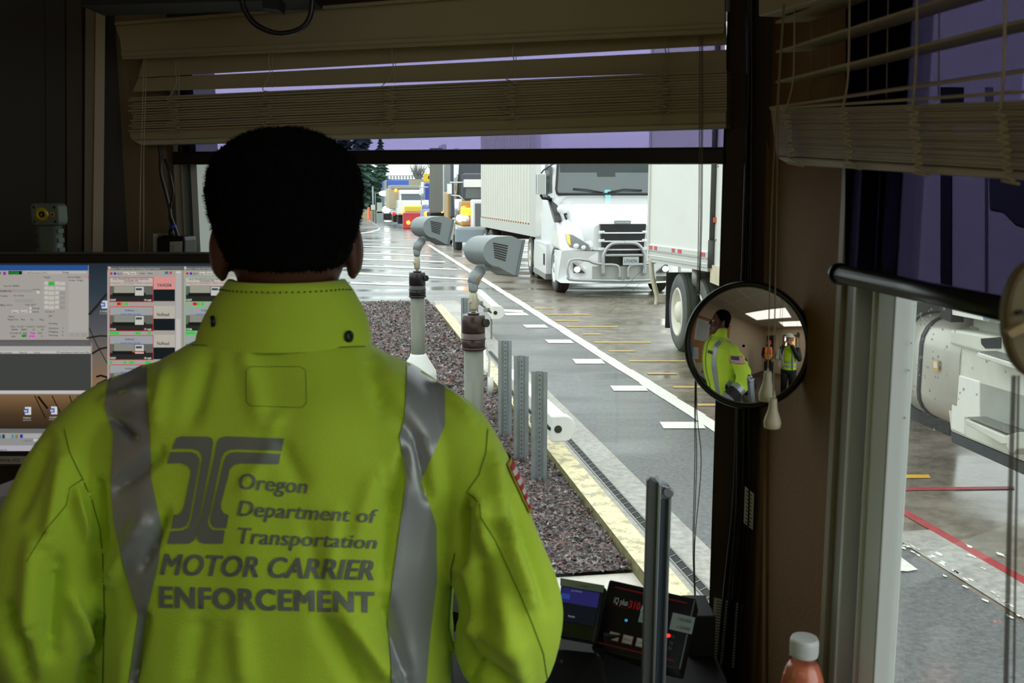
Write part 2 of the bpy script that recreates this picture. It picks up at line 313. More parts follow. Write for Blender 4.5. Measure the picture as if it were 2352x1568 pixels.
# ---------------------------------------------------------------- floodlights on pipes
pipeg = mat('galvanised_pipe', (112, 114, 103), .5, .3, var=.25, vscale=9, stretch=(1, 1, .3)); capblk = mat('black_abs_cap', (26, 24, 24), .3, var=.3, vscale=8)
lampg = mat('grey_lamp_enamel', (126, 134, 136), .35, .1); whitepvc = mat('white_pvc', (215, 216, 210), .45); brassm = mat('beige_conduit_fitting', (168, 160, 138), .4, .3); slotm = mat('slot_black', (14, 15, 16), .6)
def floodlight(base, ztop, sc_, bell, label, brown):
    """base: ground point, ztop: height of the pipe cap top. Lamp aims right."""
    root = empty('floodlight_post', base); tag(root, label, 'floodlight')
    h = ztop; r = .062 * sc_
    mb = MB(); mb.cyl((0, 0, 0), (0, 0, h - .10), r, pipeg, 24); mb.build('pole', root)
    capm = mat('brown_black_cap', (52, 34, 30), .3, var=.4, vscale=9) if brown else capblk
    mb = MB(); k = r * 1.17
    mb.lathe([(k, h - .22 * sc_), (k, h - .115 * sc_)], capm); mb.lathe([(k * 1.06, h - .155 * sc_), (k * 1.06, h - .145 * sc_)], capm); mb.lathe([(k * 1.06, h - .215 * sc_), (k * 1.06, h - .205 * sc_)], capm)
    mb.lathe([(k * .99, h - .115 * sc_), (k * .99, h - .01), (k * .93, h)], capm); mb.lathe([(k * .5, h), (k * .5, h + .012)], capm)
    mb.cyl((k * .55, -k * .8, h - .05 * sc_), (k * .6, -k * 1.12, h - .05 * sc_), .026 * sc_, blackp, 10); mb.build('cap', root)
    if bell:
        mb = MB(); mb.lathe([(.135, 0), (.135, bell - .12), (.13, bell - .08), (.075, bell - .01), (.068, bell)], whitepvc, 24); mb.build('bell_base', root)
    z = h + .012
    mb = MB(); mb.cyl((0, 0, z), (0, 0, z + .02), .014, brassm, 8); mb.lathe([(.020, 0), (.026, .012), (.026, .09), (.02, .11), (.014, .115)], brassm, 10, at=(0, 0, z + .015)); mb.cyl((-.035, 0, z + .07), (0, 0, z + .07), .012, brassm, 8)
    mb.cyl((0, 0, z + .12), (0, 0, z + .14), .013, brassm, 8); mb.build('conduit_fitting', root)
    z += .13
    mb = MB(); mb.lathe([(.026, 0), (.030, .02), (.032, .05), (.03, .07)], lampg, 14, at=(0, 0, z)); mb.tube([(0, 0, z + .05), (.012, 0, z + .09), (.06, 0, z + .135)], [.036, .042, .036], lampg, 14); mb.cyl((.012, -.045, z + .085), (.012, .045, z + .085), .012, mat('brass_bolt', (160, 120, 50), .4, .7), 8)
    mb.build('knuckle', root)
    # lamp head: side profile is a rounded wedge in x-z, extruded along y
    cx, cz = .15, z + .245
    hm = MB(); W = .098
    prof = []
    for t in range(0, 19):      # curved back (half ellipse), open face at right
        a = R(90 + 10 * t); prof.append((-.03 + .17 * cos(a), .0 + .105 * sin(a)))
    prof = [(.22, .085), (.10, .115)] + [(x, y) for x, y in prof[1:]] + [(.06, -.135), (.16, -.165)]
    Mx = Matrix.Translation((cx, 0, cz)) @ Matrix.Rotation(R(4), 4, 'Y') @ Matrix.Diagonal((.74, 1, .88, 1)) @ Matrix(((1, 0, 0, 0), (0, 0, 1, 0), (0, 1, 0, 0), (0, 0, 0, 1)))
    hm.prism(prof, -W, W, lampg, Mx, smooth=True)
    hd = hm.build('lamp_housing', root, weld=False)
    mb = MB(); mb.prism([(.22, .095), (.245, .095), (.185, -.175), (.16, -.165)], -W - .008, W + .008, mat('lamp_rim_grey', (96, 104, 107), .4), Mx); mb.build('rim', root, bevel=.004)
    mb = MB()
    for i in range(7): mb.prism([(-.10 + i * .004, .062 - i * .016), (.06 - i * .003, .046 - i * .017), (.06 - i * .003, .038 - i * .017), (-.10 + i * .004, .054 - i * .016)], -W - .003, -W + .01, slotm, Mx)
    mb.build('vent_slots', root)
    mb = MB(); mb.box((cx - .085, -.03, cz - .112), (cx - .03, .03, cz - .07), lampg); mb.box((cx - .09, -.035, cz - .120), (cx - .025, .035, cz - .110), lampg); mb.build('bracket', root, bevel=.003)
    root.rotation_euler.z = R(40); return root
p1 = atY(1090, 1150, 6.15); p1.z = 0
floodlight(V((p1.x, p1.y, .07)), atY(1090, 722, 6.15).z - .07, 1.0, 0, 'nearest grey floodlight on galvanised pipe with brown cap', True)
p2 = atY(962, 900, 8.7); p2.z = 0
fl2 = floodlight(V((p2.x, p2.y, .07)), atY(962, 625, 8.7).z - .07, 1.0, .0, 'farther grey floodlight on pipe rising from white bell base', False)
zb = atY(965, 812, 8.7).z - .07
mb = MB(); mb.lathe([(.16, 0), (.16, zb - .19), (.155, zb - .15), (.075, zb - .02), (.07, zb)], whitepvc, 24); mb.build('bell_base', fl2)
# ---------------------------------------------------------------- perforated sign posts
def upost(base, top, label, rz=0):
    root = MB(); h = top - base.z
    for sx in (-1, 1):
        root.box((sx * .045 - .012, -.004, 0), (sx * .045 + .012, 0, h), galv)
        root.hexa([(sx * .033, -.004, 0), (sx * .033 + .001, 0, 0), (sx * .016, .022, 0), (sx * .014, .018, 0), (sx * .033, -.004, h), (sx * .033 + .001, 0, h), (sx * .016, .022, h), (sx * .014, .018, h)], galv)
    root.box((-.016, .018, 0), (.016, .022, h), galv)
    z = .04
    while z < h - .02:
        root.lathe([(.0048, 0), (.0048, .0012)], slotm, 8, at=(0, .0178, z), mtx=Matrix.Rotation(R(90), 4, 'X')); z += .0254 * 1.35
    o = root.build('sign_post', loc=(0, 0, 0)); o.location = base; o.rotation_euler.z = rz; o.scale = (1.0, 1, 1)
    tag(o, label, 'post', 'perforated steel posts in the gravel'); return o
for (px, pb, pt, lb) in ((1238, 1104, 853, 'nearest perforated galvanised steel post in the gravel'), (1197, 1054, 817, 'middle perforated steel post between two others'), (1160, 1003, 782, 'third perforated steel post, beside the brown-capped pipe'), (1069, 790, 684, 'distant perforated steel post behind the near floodlight pipe'), (1084, 800, 690, 'distant perforated post right behind the near conduit fitting')):
    g = ground(px, pb, .07); t = atY(px, pt, g.y).z
    upost(V((g.x, g.y, .07)), t, lb, R(-8))
# ---------------------------------------------------------------- white sensor bars on the curb
sensw = mat('sensor_white', (232, 232, 226), .4)
def sensor(pn, yn, pf, yf, z, label, w=.13, hh=.17, legs=False):
    a = ground(pn, yn, z); b = ground(pf, yf, z); L = (b - a).length; M = frame(a, (b - a).normalized())      # local x goes away
    root = empty('sensor_bar', a); tag(root, label, 'sensor bar'); I = Matrix.Translation(-a)
    mb = MB(); mb.T = I @ M; pr = []
    for k in range(9): t = R(-90 + 22.5 * k); pr.append((-.03 - .075 * cos(t), hh / 2 * sin(t)))
    pr = [(.06, -hh / 2), ] + pr[::1] + [(.06, hh / 2)]
    mb.prism(pr, .10, L, sensw, Matrix(((0, 0, 1, 0), (1, 0, 0, 0), (0, 1, 0, 0), (0, 0, 0, 1)))); mb.build('housing', root, bevel=.004)
    mb = MB(); mb.T = I @ M; mb.prism([(x * 1.12 + .003, y * 1.15) for x, y in pr], 0, .10, sensw, Matrix(((0, 0, 1, 0), (1, 0, 0, 0), (0, 1, 0, 0), (0, 0, 0, 1)))); mb.build('end_cap', root, bevel=.012, seg=3)
    if legs:
        for q in (.3, L - .3): mb = MB(); mb.T = I @ M; mb.box((q - .02, .03, -z), (q + .02, .055, -.05), steel); mb.build('support', root)
    mb = MB(); mb.T = I @ M; mb.cyl((-.006, .02, 0), (.002, .02, 0), .028, blackp, 14); mb.build('plug', root)
    mb = MB(); mb.T = I @ M; mb.tube([(.02, .075, .0), (L * .5, .085, -.03), (L, .075, .0)], .012, blackm, 8); mb.build('cable', root)
    mb = MB(); mb.T = I @ M
    for q in (.35, L * .5, L - .3):
        mb = MB(); mb.T = I @ M; mb.box((q - .02, .055, -.03), (q + .02, .15, .03), steel); mb.build('bracket', root)
sensor(1288, 985, 1168, 868, .40, 'long white sensor bar mounted behind the three near posts')
sensor(1141, 718, 1098, 676, .42, 'farther white sensor bar on the curb behind the near floodlight', legs=True)
mb = MB(); g = ground(1120, 905, .07); mb.tube([g, g + V((.02, 0, .35)), g + V((-.03, 0, .55)), (p1.x + .07, p1.y, .98)], .013, whitepvc, 8)
mb.cyl(g + V((.03, 0, .0)), g + V((.03, 0, .18)), .03, whitepvc, 10)
tag(mb.build('conduit', loc=g), 'white flexible conduit rising beside the near floodlight pipe', 'conduit')
# ================================================================ TRUCKS
wp = mat('truck_white_paint', (236, 238, 240), .25, coat=.5); wside = mat('trailer_white_side', (214, 212, 200), .45, var=.05, vscale=2); trim_s = mat('trailer_rail_silver', (196, 196, 190), .4, .3)
tyre = mat('tyre_rubber', (30, 30, 31), .75, bump=.4, bscale=60); tyreg = mat('tyre_sidewall_dusty', (84, 85, 86), .7, var=.25, vscale=6); rimw = mat('wheel_rim_white', (216, 212, 198), .4); chrome = mat('chrome', (205, 208, 210), .12, 1); glassd = mat('truck_windscreen', (70, 82, 84), .08, spec=1)
redl = mat('tail_light_red', (200, 30, 30), .3, emit=1.5); ambl = mat('amber_lamp', (255, 150, 40), .3, emit=4); hl = mat('headlight_lit', (255, 250, 235), .3, emit=8); redr = mat('reflector_red', (196, 70, 74), .4); whr = mat('reflector_white', (206, 204, 196), .35)
def wheel(parent, c, ax, rad=.52, w=.28, rim=rimw, name='wheel', dual=False, hubout=.02):
    """c: centre of the outer face; ax: unit vector pointing outwards"""
    M = frame(c, V(ax).cross(V((0, 0, 1)))); M = Matrix.Translation(V(c)) @ V((0, 0, 1)).rotation_difference(V(ax)).to_matrix().to_4x4()
    root = MB(); root.T = M
    root.lathe([(rad * .60, -.02), (rad * .70, .0), (rad * .86, -.005), (rad * .95, -.03)], tyreg, 36, caps=False)
    root.lathe([(rad * .95, -.03), (rad, -.06), (rad, -w + .04), (rad * .93, -w)], tyre, 36, caps=False)
    for q in (.25, .5, .75): root.lathe([(rad * 1.005, -w * q - .006), (rad * 1.005, -w * q + .006)], slotm, 36, caps=False)
    for k in range(40):
        a = 2 * pi * k / 40; root.box((0, 0, 0), (0, 0, 0), tyre) if False else None
    t = root.build(name, parent)
    mb = MB(); mb.T = M
    mb.lathe([(rad * .62, -.015), (rad * .585, .0), (rad * .55, -.03), (rad * .50, -.12), (rad * .30, -.13), (rad * .26, -.02), (rad * .16, .01), (rad * .0001, .015)], rim, 30, caps=False)
    for k in range(10): a = 2 * pi * k / 10; mb.lathe([(.018, -.125), (.018, -.09)], steel, 6, at=(rad * .4 * cos(a), rad * .4 * sin(a), 0))
    mb.build('rim', t)
    if dual:
        mb = MB(); mb.T = M; mb.lathe([(rad * .5, -.34), (rad * .93, -.34), (rad, -.38), (rad, -.58), (rad * .93, -.62)], tyre, 36, caps=False); mb.build('inner_tyre', t)
    return t
def rring(xc, y, w, z0, z1, r, n=4): return [V((p[0], y, p[1])) for p in rrect(w, z1 - z0, r, n, xc, (z0 + z1) / 2)]
# ---- A: the big white tractor facing the booth, centre line at px 1430
dA = V((-.10, .995, 0)).normalized(); rA = V((dA.y, -dA.x, 0)); oA = atY(1430, 600, 20.0); oA.z = 0
rtA = empty('semi_tractor', oA, atan2(rA.y, rA.x)); tag(rtA, 'large white semi tractor with chrome bull bar facing the booth', 'truck')
S = .00875
def ax_(px): return (px - 1430) * S
def az_(py): return CH - (py - 442) * S
hood = MB()
hood.rings([rring(0, .10, 1.15, .95, 1.46, .1), rring(0, .2, 1.5, .95, 1.52, .15), rring(0, .5, 1.75, .95, 1.66, .2), rring(0, 1.0, 1.95, .95, 1.84, .25), rring(0, 1.7, 2.1, .95, 2.02, .2)], wp)
hood.build('hood', rtA, bevel=.0)
for s in (-1, 1):
    mb = MB(); x0, x1 = s * .55, s * 1.24
    mb.hexa([(x0, .05, .93), (x1, .28, .93), (x1, 1.6, .93), (x0, 1.7, .93), (s * .5, .12, 1.42), (s * 1.12, .55, 1.34), (s * 1.14, 1.6, 1.75), (x0, 1.7, 1.8)], wp)
    mb.build('fender', rtA, bevel=.10, seg=4)
mb = MB()      # bumper
mb.rings([[V((x, y + yo, z)) for x, y, z in ((-1.25, .5, .3), (-1.22, .16, .3), (-.5, 0, .28), (.5, 0, .28), (1.22, .16, .3), (1.25, .5, .3), (1.25, .5, zz), (1.22, .16, zz), (.5, 0, zz), (-.5, 0, zz), (-1.22, .16, zz), (-1.25, .5, zz))] for yo, zz in ((0, .94), (.35, .94))], wp, smooth=False)
mb.build('bumper', rtA, bevel=.04, seg=3)
mb = MB(); gy = -.012      # grille: black field with white bars
mb.prism([(ax_(1377), az_(513)), (ax_(1385), az_(600)), (ax_(1392), az_(613)), (-ax_(1392), az_(613)), (-ax_(1385), az_(600)), (-ax_(1377), az_(513))], -.16, .02, mat('grille_black', (26, 29, 32), .4), Matrix(((1, 0, 0, 0), (0, -1, 0, 0), (0, 0, 1, 0), (0, 0, 0, 1))) @ Matrix(((1, 0, 0, 0), (0, 0, 1, 0), (0, 1, 0, 0), (0, 0, 0, 1))))
mb.build('grille', rtA)
mb = MB()
for k, y_ in enumerate((532, 551, 570)):
    q = .025; mb.box((ax_(1378 + k), -.06, az_(y_) - q), (-ax_(1378 + k), -.01, az_(y_) + q * .2), wp)
    for s in (-1, 1): mb.box((s * .44 - .06, -.06, az_(y_) - q), (s * .44 + .06, -.01, az_(y_) + .035), wp)
mb.build('grille_bar', rtA, bevel=.01)
mb = MB(); M = Matrix.Translation((0, .075, az_(509))) @ Matrix.Rotation(R(90), 4, 'X'); mb.prism(rrect(.34, .065, .02), -.01, .01, mat('badge_grey', (150, 154, 158), .3, .6), M); text(mb, 'FREIGHTLINER', Matrix.Translation((0, -.0, -.02)) @ Matrix.Translation((0, .064, az_(509))) @ Matrix.Rotation(R(90), 4, 'X'), .034, wp, w=.30, center=True)
mb.build('badge', rtA)
for s in (-1, 1):
    mb = MB(); P = [(1304, 537), (1317, 538), (1338, 551), (1352, 560), (1357, 574), (1335, 571), (1312, 566), (1305, 552)]
    T = [V((s * -ax_(x), .27 + (x - 1304) * -.0042, az_(y))) for x, y in P]; B = [p + V((0, .3, 0)) for p in T]; n = len(T)
    mb.add(T + B, [tuple(range(n))] + [(i, (i + 1) % n, (i + 1) % n + n, i + n) for i in range(n)], mat('headlight_lens', (150, 156, 160), .1, .6))
    o = mb.build('headlight', rtA)
    mb = MB(); mb.sph((s * .92, .15, 1.04), (.06, .03, .05), mat('headlight_bulb', (245, 245, 240), .2), 12, 8); mb.sph((s * .78, .08, 1.01), (.05, .03, .045), mat('headlight_bulb', (245, 245, 240), .2), 12, 8)
    mb.add([V((s * -ax_(x), .262 + (x - 1304) * -.0042, az_(y))) for x, y in ((1304, 538), (1311, 539), (1313, 562), (1306, 554))], [(0, 1, 2, 3)], ambl); mb.build('bulb', o)
    mb = MB(); mb.prism([(s * .95, .68), (s * .98, .50), (s * .74, .50)] if s > 0 else [(-.98, .70), (-.74, .50), (-.97, .50)], -.1, .012, mat('fog_dark', (40, 44, 48), .3), Matrix.Translation((0, .12, 0)) @ Matrix.Rotation(R(90), 4, 'X') ); o = mb.build('fog_light', rtA)
    mb = MB(); mb.sph((s * .905, .09, .57), (.062, .04, .055), hl, 14, 10); mb.build('bulb', o)
bar = mat('bull_bar_tube', (176, 178, 180), .3, .6)
mb = MB()
for s in (1, -1):
    q = lambda pts: smoothpts([(s * ax_(x), -.14, az_(y)) for x, y in pts], 4)
    mb.tube(q([(1383, 628), (1382, 600), (1384, 578), (1400, 558), (1430, 555)]), .036, bar, 10)
    mb.tube(q([(1386, 583), (1430, 583)]), .028, bar, 8)
    mb.tube(q([(1384, 604), (1360, 600), (1345, 594), (1312, 592), (1302, 602), (1302, 628), (1314, 638), (1430, 641)]), .030, bar, 10)
    mb.tube(q([(1385, 604), (1408, 605), (1419, 612), (1420, 636)]), .030, bar, 8)
    mb.box((s * .42 - .03, -.12, .45), (s * .42 + .03, .05, .95), bar)
mb.build('bull_bar', rtA)
mb = MB(); mb.box((-.62, -.03, .36), (.62, -.005, .64), mat('bumper_plate', (186, 188, 186), .35, .3)); mb.build('bumper_panel', rtA)
mb = MB(); mb.prism(rrect(.32, .165, .01, 2), -.004, .004, mat('plate_grey', (178, 184, 186), .4), Matrix.Translation((.13, -.17, az_(596))) @ Matrix.Rotation(R(90), 4, 'X')); text(mb, 'L934096', Matrix.Translation((.13, -.176, az_(596) - .035)) @ Matrix.Rotation(R(90), 4, 'X'), .075, mat('plate_ink', (50, 60, 90), .5), w=.26, center=True); mb.build('licence_plate', rtA)
# cab and sleeper
mb = MB()
mb.rings([rring(0, 1.65, 2.2, .95, 2.06, .2), rring(0, 1.8, 2.3, .7, 2.25, .22), rring(0, 2.2, 2.36, .6, 3.0, .25), rring(0, 2.6, 2.42, .55, 3.55, .3), rring(0, 3.2, 2.46, .55, 3.9, .35), rring(0, 4.35, 2.46, .55, 4.0, .25)], wp)
mb.build('cab', rtA)
mb = MB(); mb.prism([(x, z) for x, z in ((-1.08, 0), (-1.1, .1), (-1.02, .88), (-.96, .98), (.96, .98), (1.02, .88), (1.1, .1), (1.08, 0))], 0, .03, glassd, Matrix.Translation((0, 1.66, 2.05)) @ Matrix.Rotation(R(64), 4, 'X'))
o = mb.build('windscreen', rtA)
mb = MB(); mb.T = Matrix.Translation((0, 1.66, 2.05)) @ Matrix.Rotation(R(64), 4, 'X'); mb.box((-1.0, .52, .028), (1.0, .97, .034), mat('visor_band', (26, 44, 44), .3)); mb.box((-.2, .42, .03), (.2, .74, .036), mat('visor_band', (26, 44, 44), .3)); mb.build('sun_band', rtA)
mb = MB(); M = Matrix.Translation((0, 1.66, 2.05)) @ Matrix.Rotation(R(64), 4, 'X')
mb.T = M; mb.tube([(-1.09, 0, .035), (-1.11, .1, .035), (-1.02, .9, .035), (-.95, 1, .035), (.95, 1, .035), (1.02, .9, .035), (1.11, .1, .035), (1.09, 0, .035), (-1.09, 0, .035)], .028, blackp, 6)
mb.build('windscreen_seal', rtA)
mb = MB(); mb.T = M
mb.tube([(-.75, .12, .06), (-.45, .09, .07), (-.1, .03, .05)], .014, blackp, 6); mb.tube([(.0, .03, .06), (.35, .10, .07), (.75, .08, .06)], .014, blackp, 6); mb.build('wiper', rtA)
mb = MB(); mb.T = M; mb.prism(rrect(.13, .2, .02), .035, .045, mat('teal_tag', (120, 200, 205), .4)); mb.T = M @ Matrix.Translation((0.02, .75, 0)); mb.build('hanging_tag', rtA)
mb = MB()      # door window and black swoosh
mb.prism([(1.95, 2.1), (2.0, 2.65), (2.45, 2.72), (2.8, 2.7), (2.8, 2.02)], -1.215, -1.16, glassd, Matrix(((0, 0, 1, 0), (1, 0, 0, 0), (0, 1, 0, 0), (0, 0, 0, 1)))); mb.build('side_window', rtA)
mb = MB(); mb.prism([(.95, 1.52), (1.1, 1.62), (2.2, 2.02), (3.0, 2.10), (3.0, 2.03), (2.1, 1.92), (1.1, 1.48)], -1.235, -1.1, blackp, Matrix(((0, 0, 1, 0), (1, 0, 0, 0), (0, 1, 0, 0), (0, 0, 0, 1)))); mb.build('beltline_trim', rtA)
mb = MB(); mb.box((-1.52, 1.75, 2.06), (-1.32, 1.90, 2.50), chrome); mb.tube([(-1.42, 1.85, 2.50), (-1.35, 1.9, 2.58), (-1.12, 2.0, 2.72)], .02, blackp, 6); mb.tube([(-1.42, 1.85, 2.05), (-1.38, 1.9, 1.98), (-1.1, 2.0, 1.95)], .035, blackp, 6); mb.build('side_mirror', rtA, bevel=.02)
mb = MB(); mb.sph((-1.08, .95, 1.76), (.12, .07, .10), wp, 14, 10); mb.tube([(-1.05, .95, 1.68), (-.98, 1.0, 1.52)], .02, blackp, 6); mb.tube([(-1.0, .95, 1.65), (-1.22, 1.5, 1.9)], .02, blackp, 6); mb.build('hood_mirror', rtA)
mb = MB(); mb.box((-1.26, 2.15, .32), (-1.10, 4.3, .98), wp); mb.box((-1.28, 2.1, .2), (-1.12, 4.3, .32), steel); mb.box((-1.27, 2.35, .5), (-1.265, 2.55, .75), blackm); mb.build('side_skirt', rtA, bevel=.03)
mb = MB(); mb.box((-1.1, .6, .25), (1.1, 4.3, .93), blackm); mb.build('chassis', rtA)
for y_ in (1.35,): wheel(rtA, (-1.20, y_, .51), (-1, 0, 0), .51, rim=chrome); wheel(rtA, (1.20, y_, .51), (1, 0, 0), .51)
for y_ in (4.75, 5.9): wheel(rtA, (-1.18, y_, .51), (-1, 0, 0), .51, dual=True)
mb = MB(); mb.box((-1.0, 4.3, .6), (1.0, 7.0, .95), blackm); mb.build('rear_frame', rtA)
# ---- its trailer
def pw(px, py, Y): return atY(px, py, Y)
tA0 = atY(1232, 500, 24.5); tA1 = atY(1105, 500, 32.5); tA0.z = tA1.z = 0
rt = empty('box_trailer', tA0, 0); d = (tA1 - tA0); L = d.length; M = frame((0, 0, 0), d.normalized(), (0, 0, 1))   # x back, y = to the left of that...
tag(rt, 'white box trailer with orange dot trim behind the bull-bar tractor', 'trailer')
sgn = -1 if (M @ V((0, 1, 0))).x < 0 else 1; yw = sgn * 2.55
mb = MB(); mb.T = M; mb.box((0, min(0, yw), 1.09), (L, max(0, yw), 4.05), wside); mb.build('box_body', rt)
mb = MB(); mb.T = M; yo = .02 * sgn
mb.box((0, min(-yo, yo), 1.02), (L, max(-yo, yo), 1.3), trim_s); mb.box((0, -.03, 1.02), (.6, .03, 4.05), trim_s)
k = 0
x = .2
while x < L: mb.box((x, -.026, 1.30), (x + .06, .026, 1.34), ambl if False else mat('trim_dot_brown', (170, 110, 70), .5)); x += .32
for i in range(1, 22): mb.box((i * L / 22, -.004, 1.36), (i * L / 22 + .02, .004, 4.0), mat('panel_seam', (190, 188, 178), .5))
mb.build('side_rail', rt)
mb = MB(); mb.T = M; mb.box((L - .02, -.01, 1.06), (L + .02, .08 * sgn + .0, 1.14), redl) if sgn > 0 else mb.box((L - .02, -.08, 1.06), (L + .02, .01, 1.14), redl); mb.build('marker_light', rt)
for x in (L - 1.6, L - .6): wheel(rt, M @ V((x, .0, .5)), (M.to_3x3() @ V((0, -sgn, 0))), .5, dual=True)
mb = MB(); mb.T = M; mb.box((L - 2.2, min(.3 * sgn, yw * .9), .7), (L - .2, max(.3 * sgn, yw * .9), 1.05), blackm); mb.build('undercarriage', rt)
# ---- B: trailer nearest to the window
Y0, Y1 = 14.2, 12.35; a = atY(1490, 500, Y0); b = atY(1630, 500, Y1); a.z = b.z = 0
rt = empty('cargo_trailer', a); tag(rt, 'closest white cargo trailer with red and white reflector tape and dual wheels', 'trailer')
def quadbox(mb, A, B, z0, z1, thick, m, off=0.0):      # vertical slab from A to B; thickness to the right (away from the booth); off pushes towards the booth
    dd = (B - A); dd.z = 0; dd.normalize(); nn = V((-dd.y, dd.x, 0));
    if nn.x < 0: nn = -nn
    A_, B_ = A - nn * off, B - nn * off
    mb.hexa([V((*A_.xy, z0)), V((*B_.xy, z0)), V((*(B_ + nn * thick).xy, z0)), V((*(A_ + nn * thick).xy, z0)), V((*A_.xy, z1)), V((*B_.xy, z1)), V((*(B_ + nn * thick).xy, z1)), V((*(A_ + nn * thick).xy, z1))], m)
I = Matrix.Translation(-a)
wsideB = mat('trailer_white_near', (226, 226, 220), .4, var=.03, vscale=2)
mb = MB(); mb.T = I; quadbox(mb, a, b, 1.2, 4.1, 2.4, wsideB); mb.build('box_body', rt)
mb = MB(); mb.T = I; quadbox(mb, a, b, 1.13, 1.30, .06, trim_s, .01); quadbox(mb, a, b, 1.36, 1.375, .03, wp, .015); quadbox(mb, a, b, 1.22, 1.23, .03, wp, .018)
quadbox(mb, a, a + (b - a) * .03, 1.13, 4.1, .05, whr, .02)
for i in range(40):
    for z in (1.165, 1.275): p = a + (b - a) * ((i + .5) / 40); quadbox(mb, p, p + (b - a) * .008, z, z + .014, .02, mat('rivet_dark', (90, 92, 92), .5), .0125)
mb.build('side_rail', rt)
mb = MB(); mb.T = I
quadbox(mb, a + (b - a) * .02, b, 1.305, 1.365, .02, whr, .012)
for f0, f1 in ((.04, .095), (.13, .18), (.44, .49), (.54, .60), (.90, .965)): quadbox(mb, a + (b - a) * f0, a + (b - a) * f1, 1.31, 1.362, .02, redr, .016)
mb.build('reflector_tape', rt)
e = b + V((-.0, -2.9, 0)) + V((.10, 0, 0)); b2 = b + V((.05, -.03, 0))
mb = MB(); mb.T = I; quadbox(mb, b2, e, 1.18, 4.1, 2.2, wsideB)
for (q, z) in ((.03, 1.5), (.05, 1.52), (.02, 1.72), (.05, 2.4)): p = b2 + (e - b2) * q; quadbox(mb, p, p + (e - b2) * .003, z, z + .02, .02, slotm, .008)
mb.build('front_body', rt)
mb = MB(); mb.T = I; quadbox(mb, b2, e, 1.0, 1.22, .1, mat('yellowed_sill', (204, 194, 164), .5, var=.12, vscale=8), .03); mb.build('sill', rt)
mb = MB(); mb.T = I; mb.cyl(V((*b2.xy, 1.3)) + V((-.03, -.04, 0)), V((*b2.xy, 4.1)) + V((-.03, -.04, 0)), .032, mat('door_seal_grey', (62, 64, 62), .6), 10); mb.cyl(V((*b2.xy, 1.18)) + V((-.03, -.04, 0)), V((*b2.xy, 1.52)) + V((-.03, -.04, 0)), .045, mat('door_seal_grey', (62, 64, 62), .6), 10)
mb.build('door_rod', rt)
mb = MB(); mb.T = I; p = V((*b2.xy, 1.66)) + V((.03, -.10, 0)); mb.box(p - V((.02, .02, .0)), p + V((.02, .02, .28)), blackm); mb.box(p - V((.06, .03, -.08)), p + V((-.02, .02, .14)), mat('latch_orange', (190, 90, 50), .5)); mb.build('latch', rt)
gd = mat('bumper_guard_cream', (196, 188, 168), .5, .1); ga = a + V((.03, -.10, 0))
mb = MB(); mb.T = I; mb.tube(smoothpts([V((*ga.xy, 1.18)), V((*ga.xy, .95)) + V((.02, 0, 0)), V((*ga.xy, .78)) + V((.06, 0, 0)), V((*ga.xy, .62)) + V((.10, 0, 0)), V((*ga.xy, .52)) + V((.09, 0, 0))]), [.035] * 25, gd, 8); mb.box(V((*ga.xy, .56)) + V((.1, -.03, 0)), V((*ga.xy, .67)) + V((.5, .05, 0)), gd); mb.box(V((*ga.xy, .86)) + V((.08, 0, 0)), V((*ga.xy, .93)) + V((.5, .06, 0)), steel)
mb.build('rear_guard', rt)
axB = V((-1, -.06, 0)).normalized()
c1 = atY(1553, 715, 13.2); c1.z = .525; wheel(rt, c1 - a, axB, .525, dual=True, rim=rimw)
c2 = atY(1596, 725, 12.75); c2.z = .505; wheel(rt, c2 - a + V((.03, 0, 0)), axB, .505, dual=True, rim=rimw)
mb = MB(); f = atY(1531, 700, 13.85); f.z = 0; mb.T = I; mb.box(V((f.x - .01, f.y, .22)), V((f.x + .6, f.y + .03, 1.0)), blackm); mb.build('mud_flap', rt)
mb = MB(); mb.T = I; mb.box(V((c1.x + .5, 11.5, .55)), V((c1.x + 1.9, 14.2, 1.1)), blackm); mb.cyl(V((c1.x + .2, 12.9, .85)), V((c1.x + .2, 12.9, 1.15)), .06, steel, 10); mb.build('undercarriage', rt)
# ---- C: white tractor seen through the right window, left side plane from px lines
pC = V((3.2, 7.3, 0)); dC = V((.125, -1, 0)).normalized(); nC = V((-dC.y, dC.x, 0));
if nC.x > 0: nC = -nC        # outward normal points to the booth
def cp(px, py, off=0.0): return onplane(px, py, pC + nC * off, nC)
def cslab(mb, pts, m, off=0.0, th=.5):
    A = [cp(x, y, off) for x, y in pts]; B = [p - nC * th for p in A]; n = len(A)
    mb.add(A + B, [tuple(range(n)), tuple(range(2 * n - 1, n - 1, -1))] + [(i, (i + 1) % n, (i + 1) % n + n, i + n) for i in range(n)], m)
rt = empty('semi_tractor', (pC.x, pC.y, 0)); tag(rt, 'white tractor with ribbed side steps seen through the right window', 'truck'); I = Matrix.Translation((-pC.x, -pC.y, 0))
dirtyw = mat('dirty_white_fairing', (206, 208, 196), .45, var=.12, vscale=4)
def cpart(name, pts, m, off=0, th=.5, bev=.0, parent=None):
    mb = MB(); mb.T = I; cslab(mb, pts, m, off, th); return mb.build(name, parent or rt, bevel=bev)
cpart('fairing', [(2182, 760), (2240, 768), (2248, 806), (2352, 840), (2520, 893), (2520, 1135), (2352, 1062), (2182, 991), (2176, 940), (2178, 800)], dirtyw, 0, .6, .02)
cpart('lower_panel', [(2186, 856), (2250, 875), (2250, 960), (2215, 960), (2215, 1000), (2184, 985)], mat('fairing_light', (226, 228, 220), .4), .008, .05, .01)
cpart('recess_panel', [(2252, 880), (2352, 910), (2430, 935), (2430, 1010), (2352, 985), (2252, 955)], mat('recess_grey', (158, 162, 152), .5, var=.1, vscale=5), .012, .05)
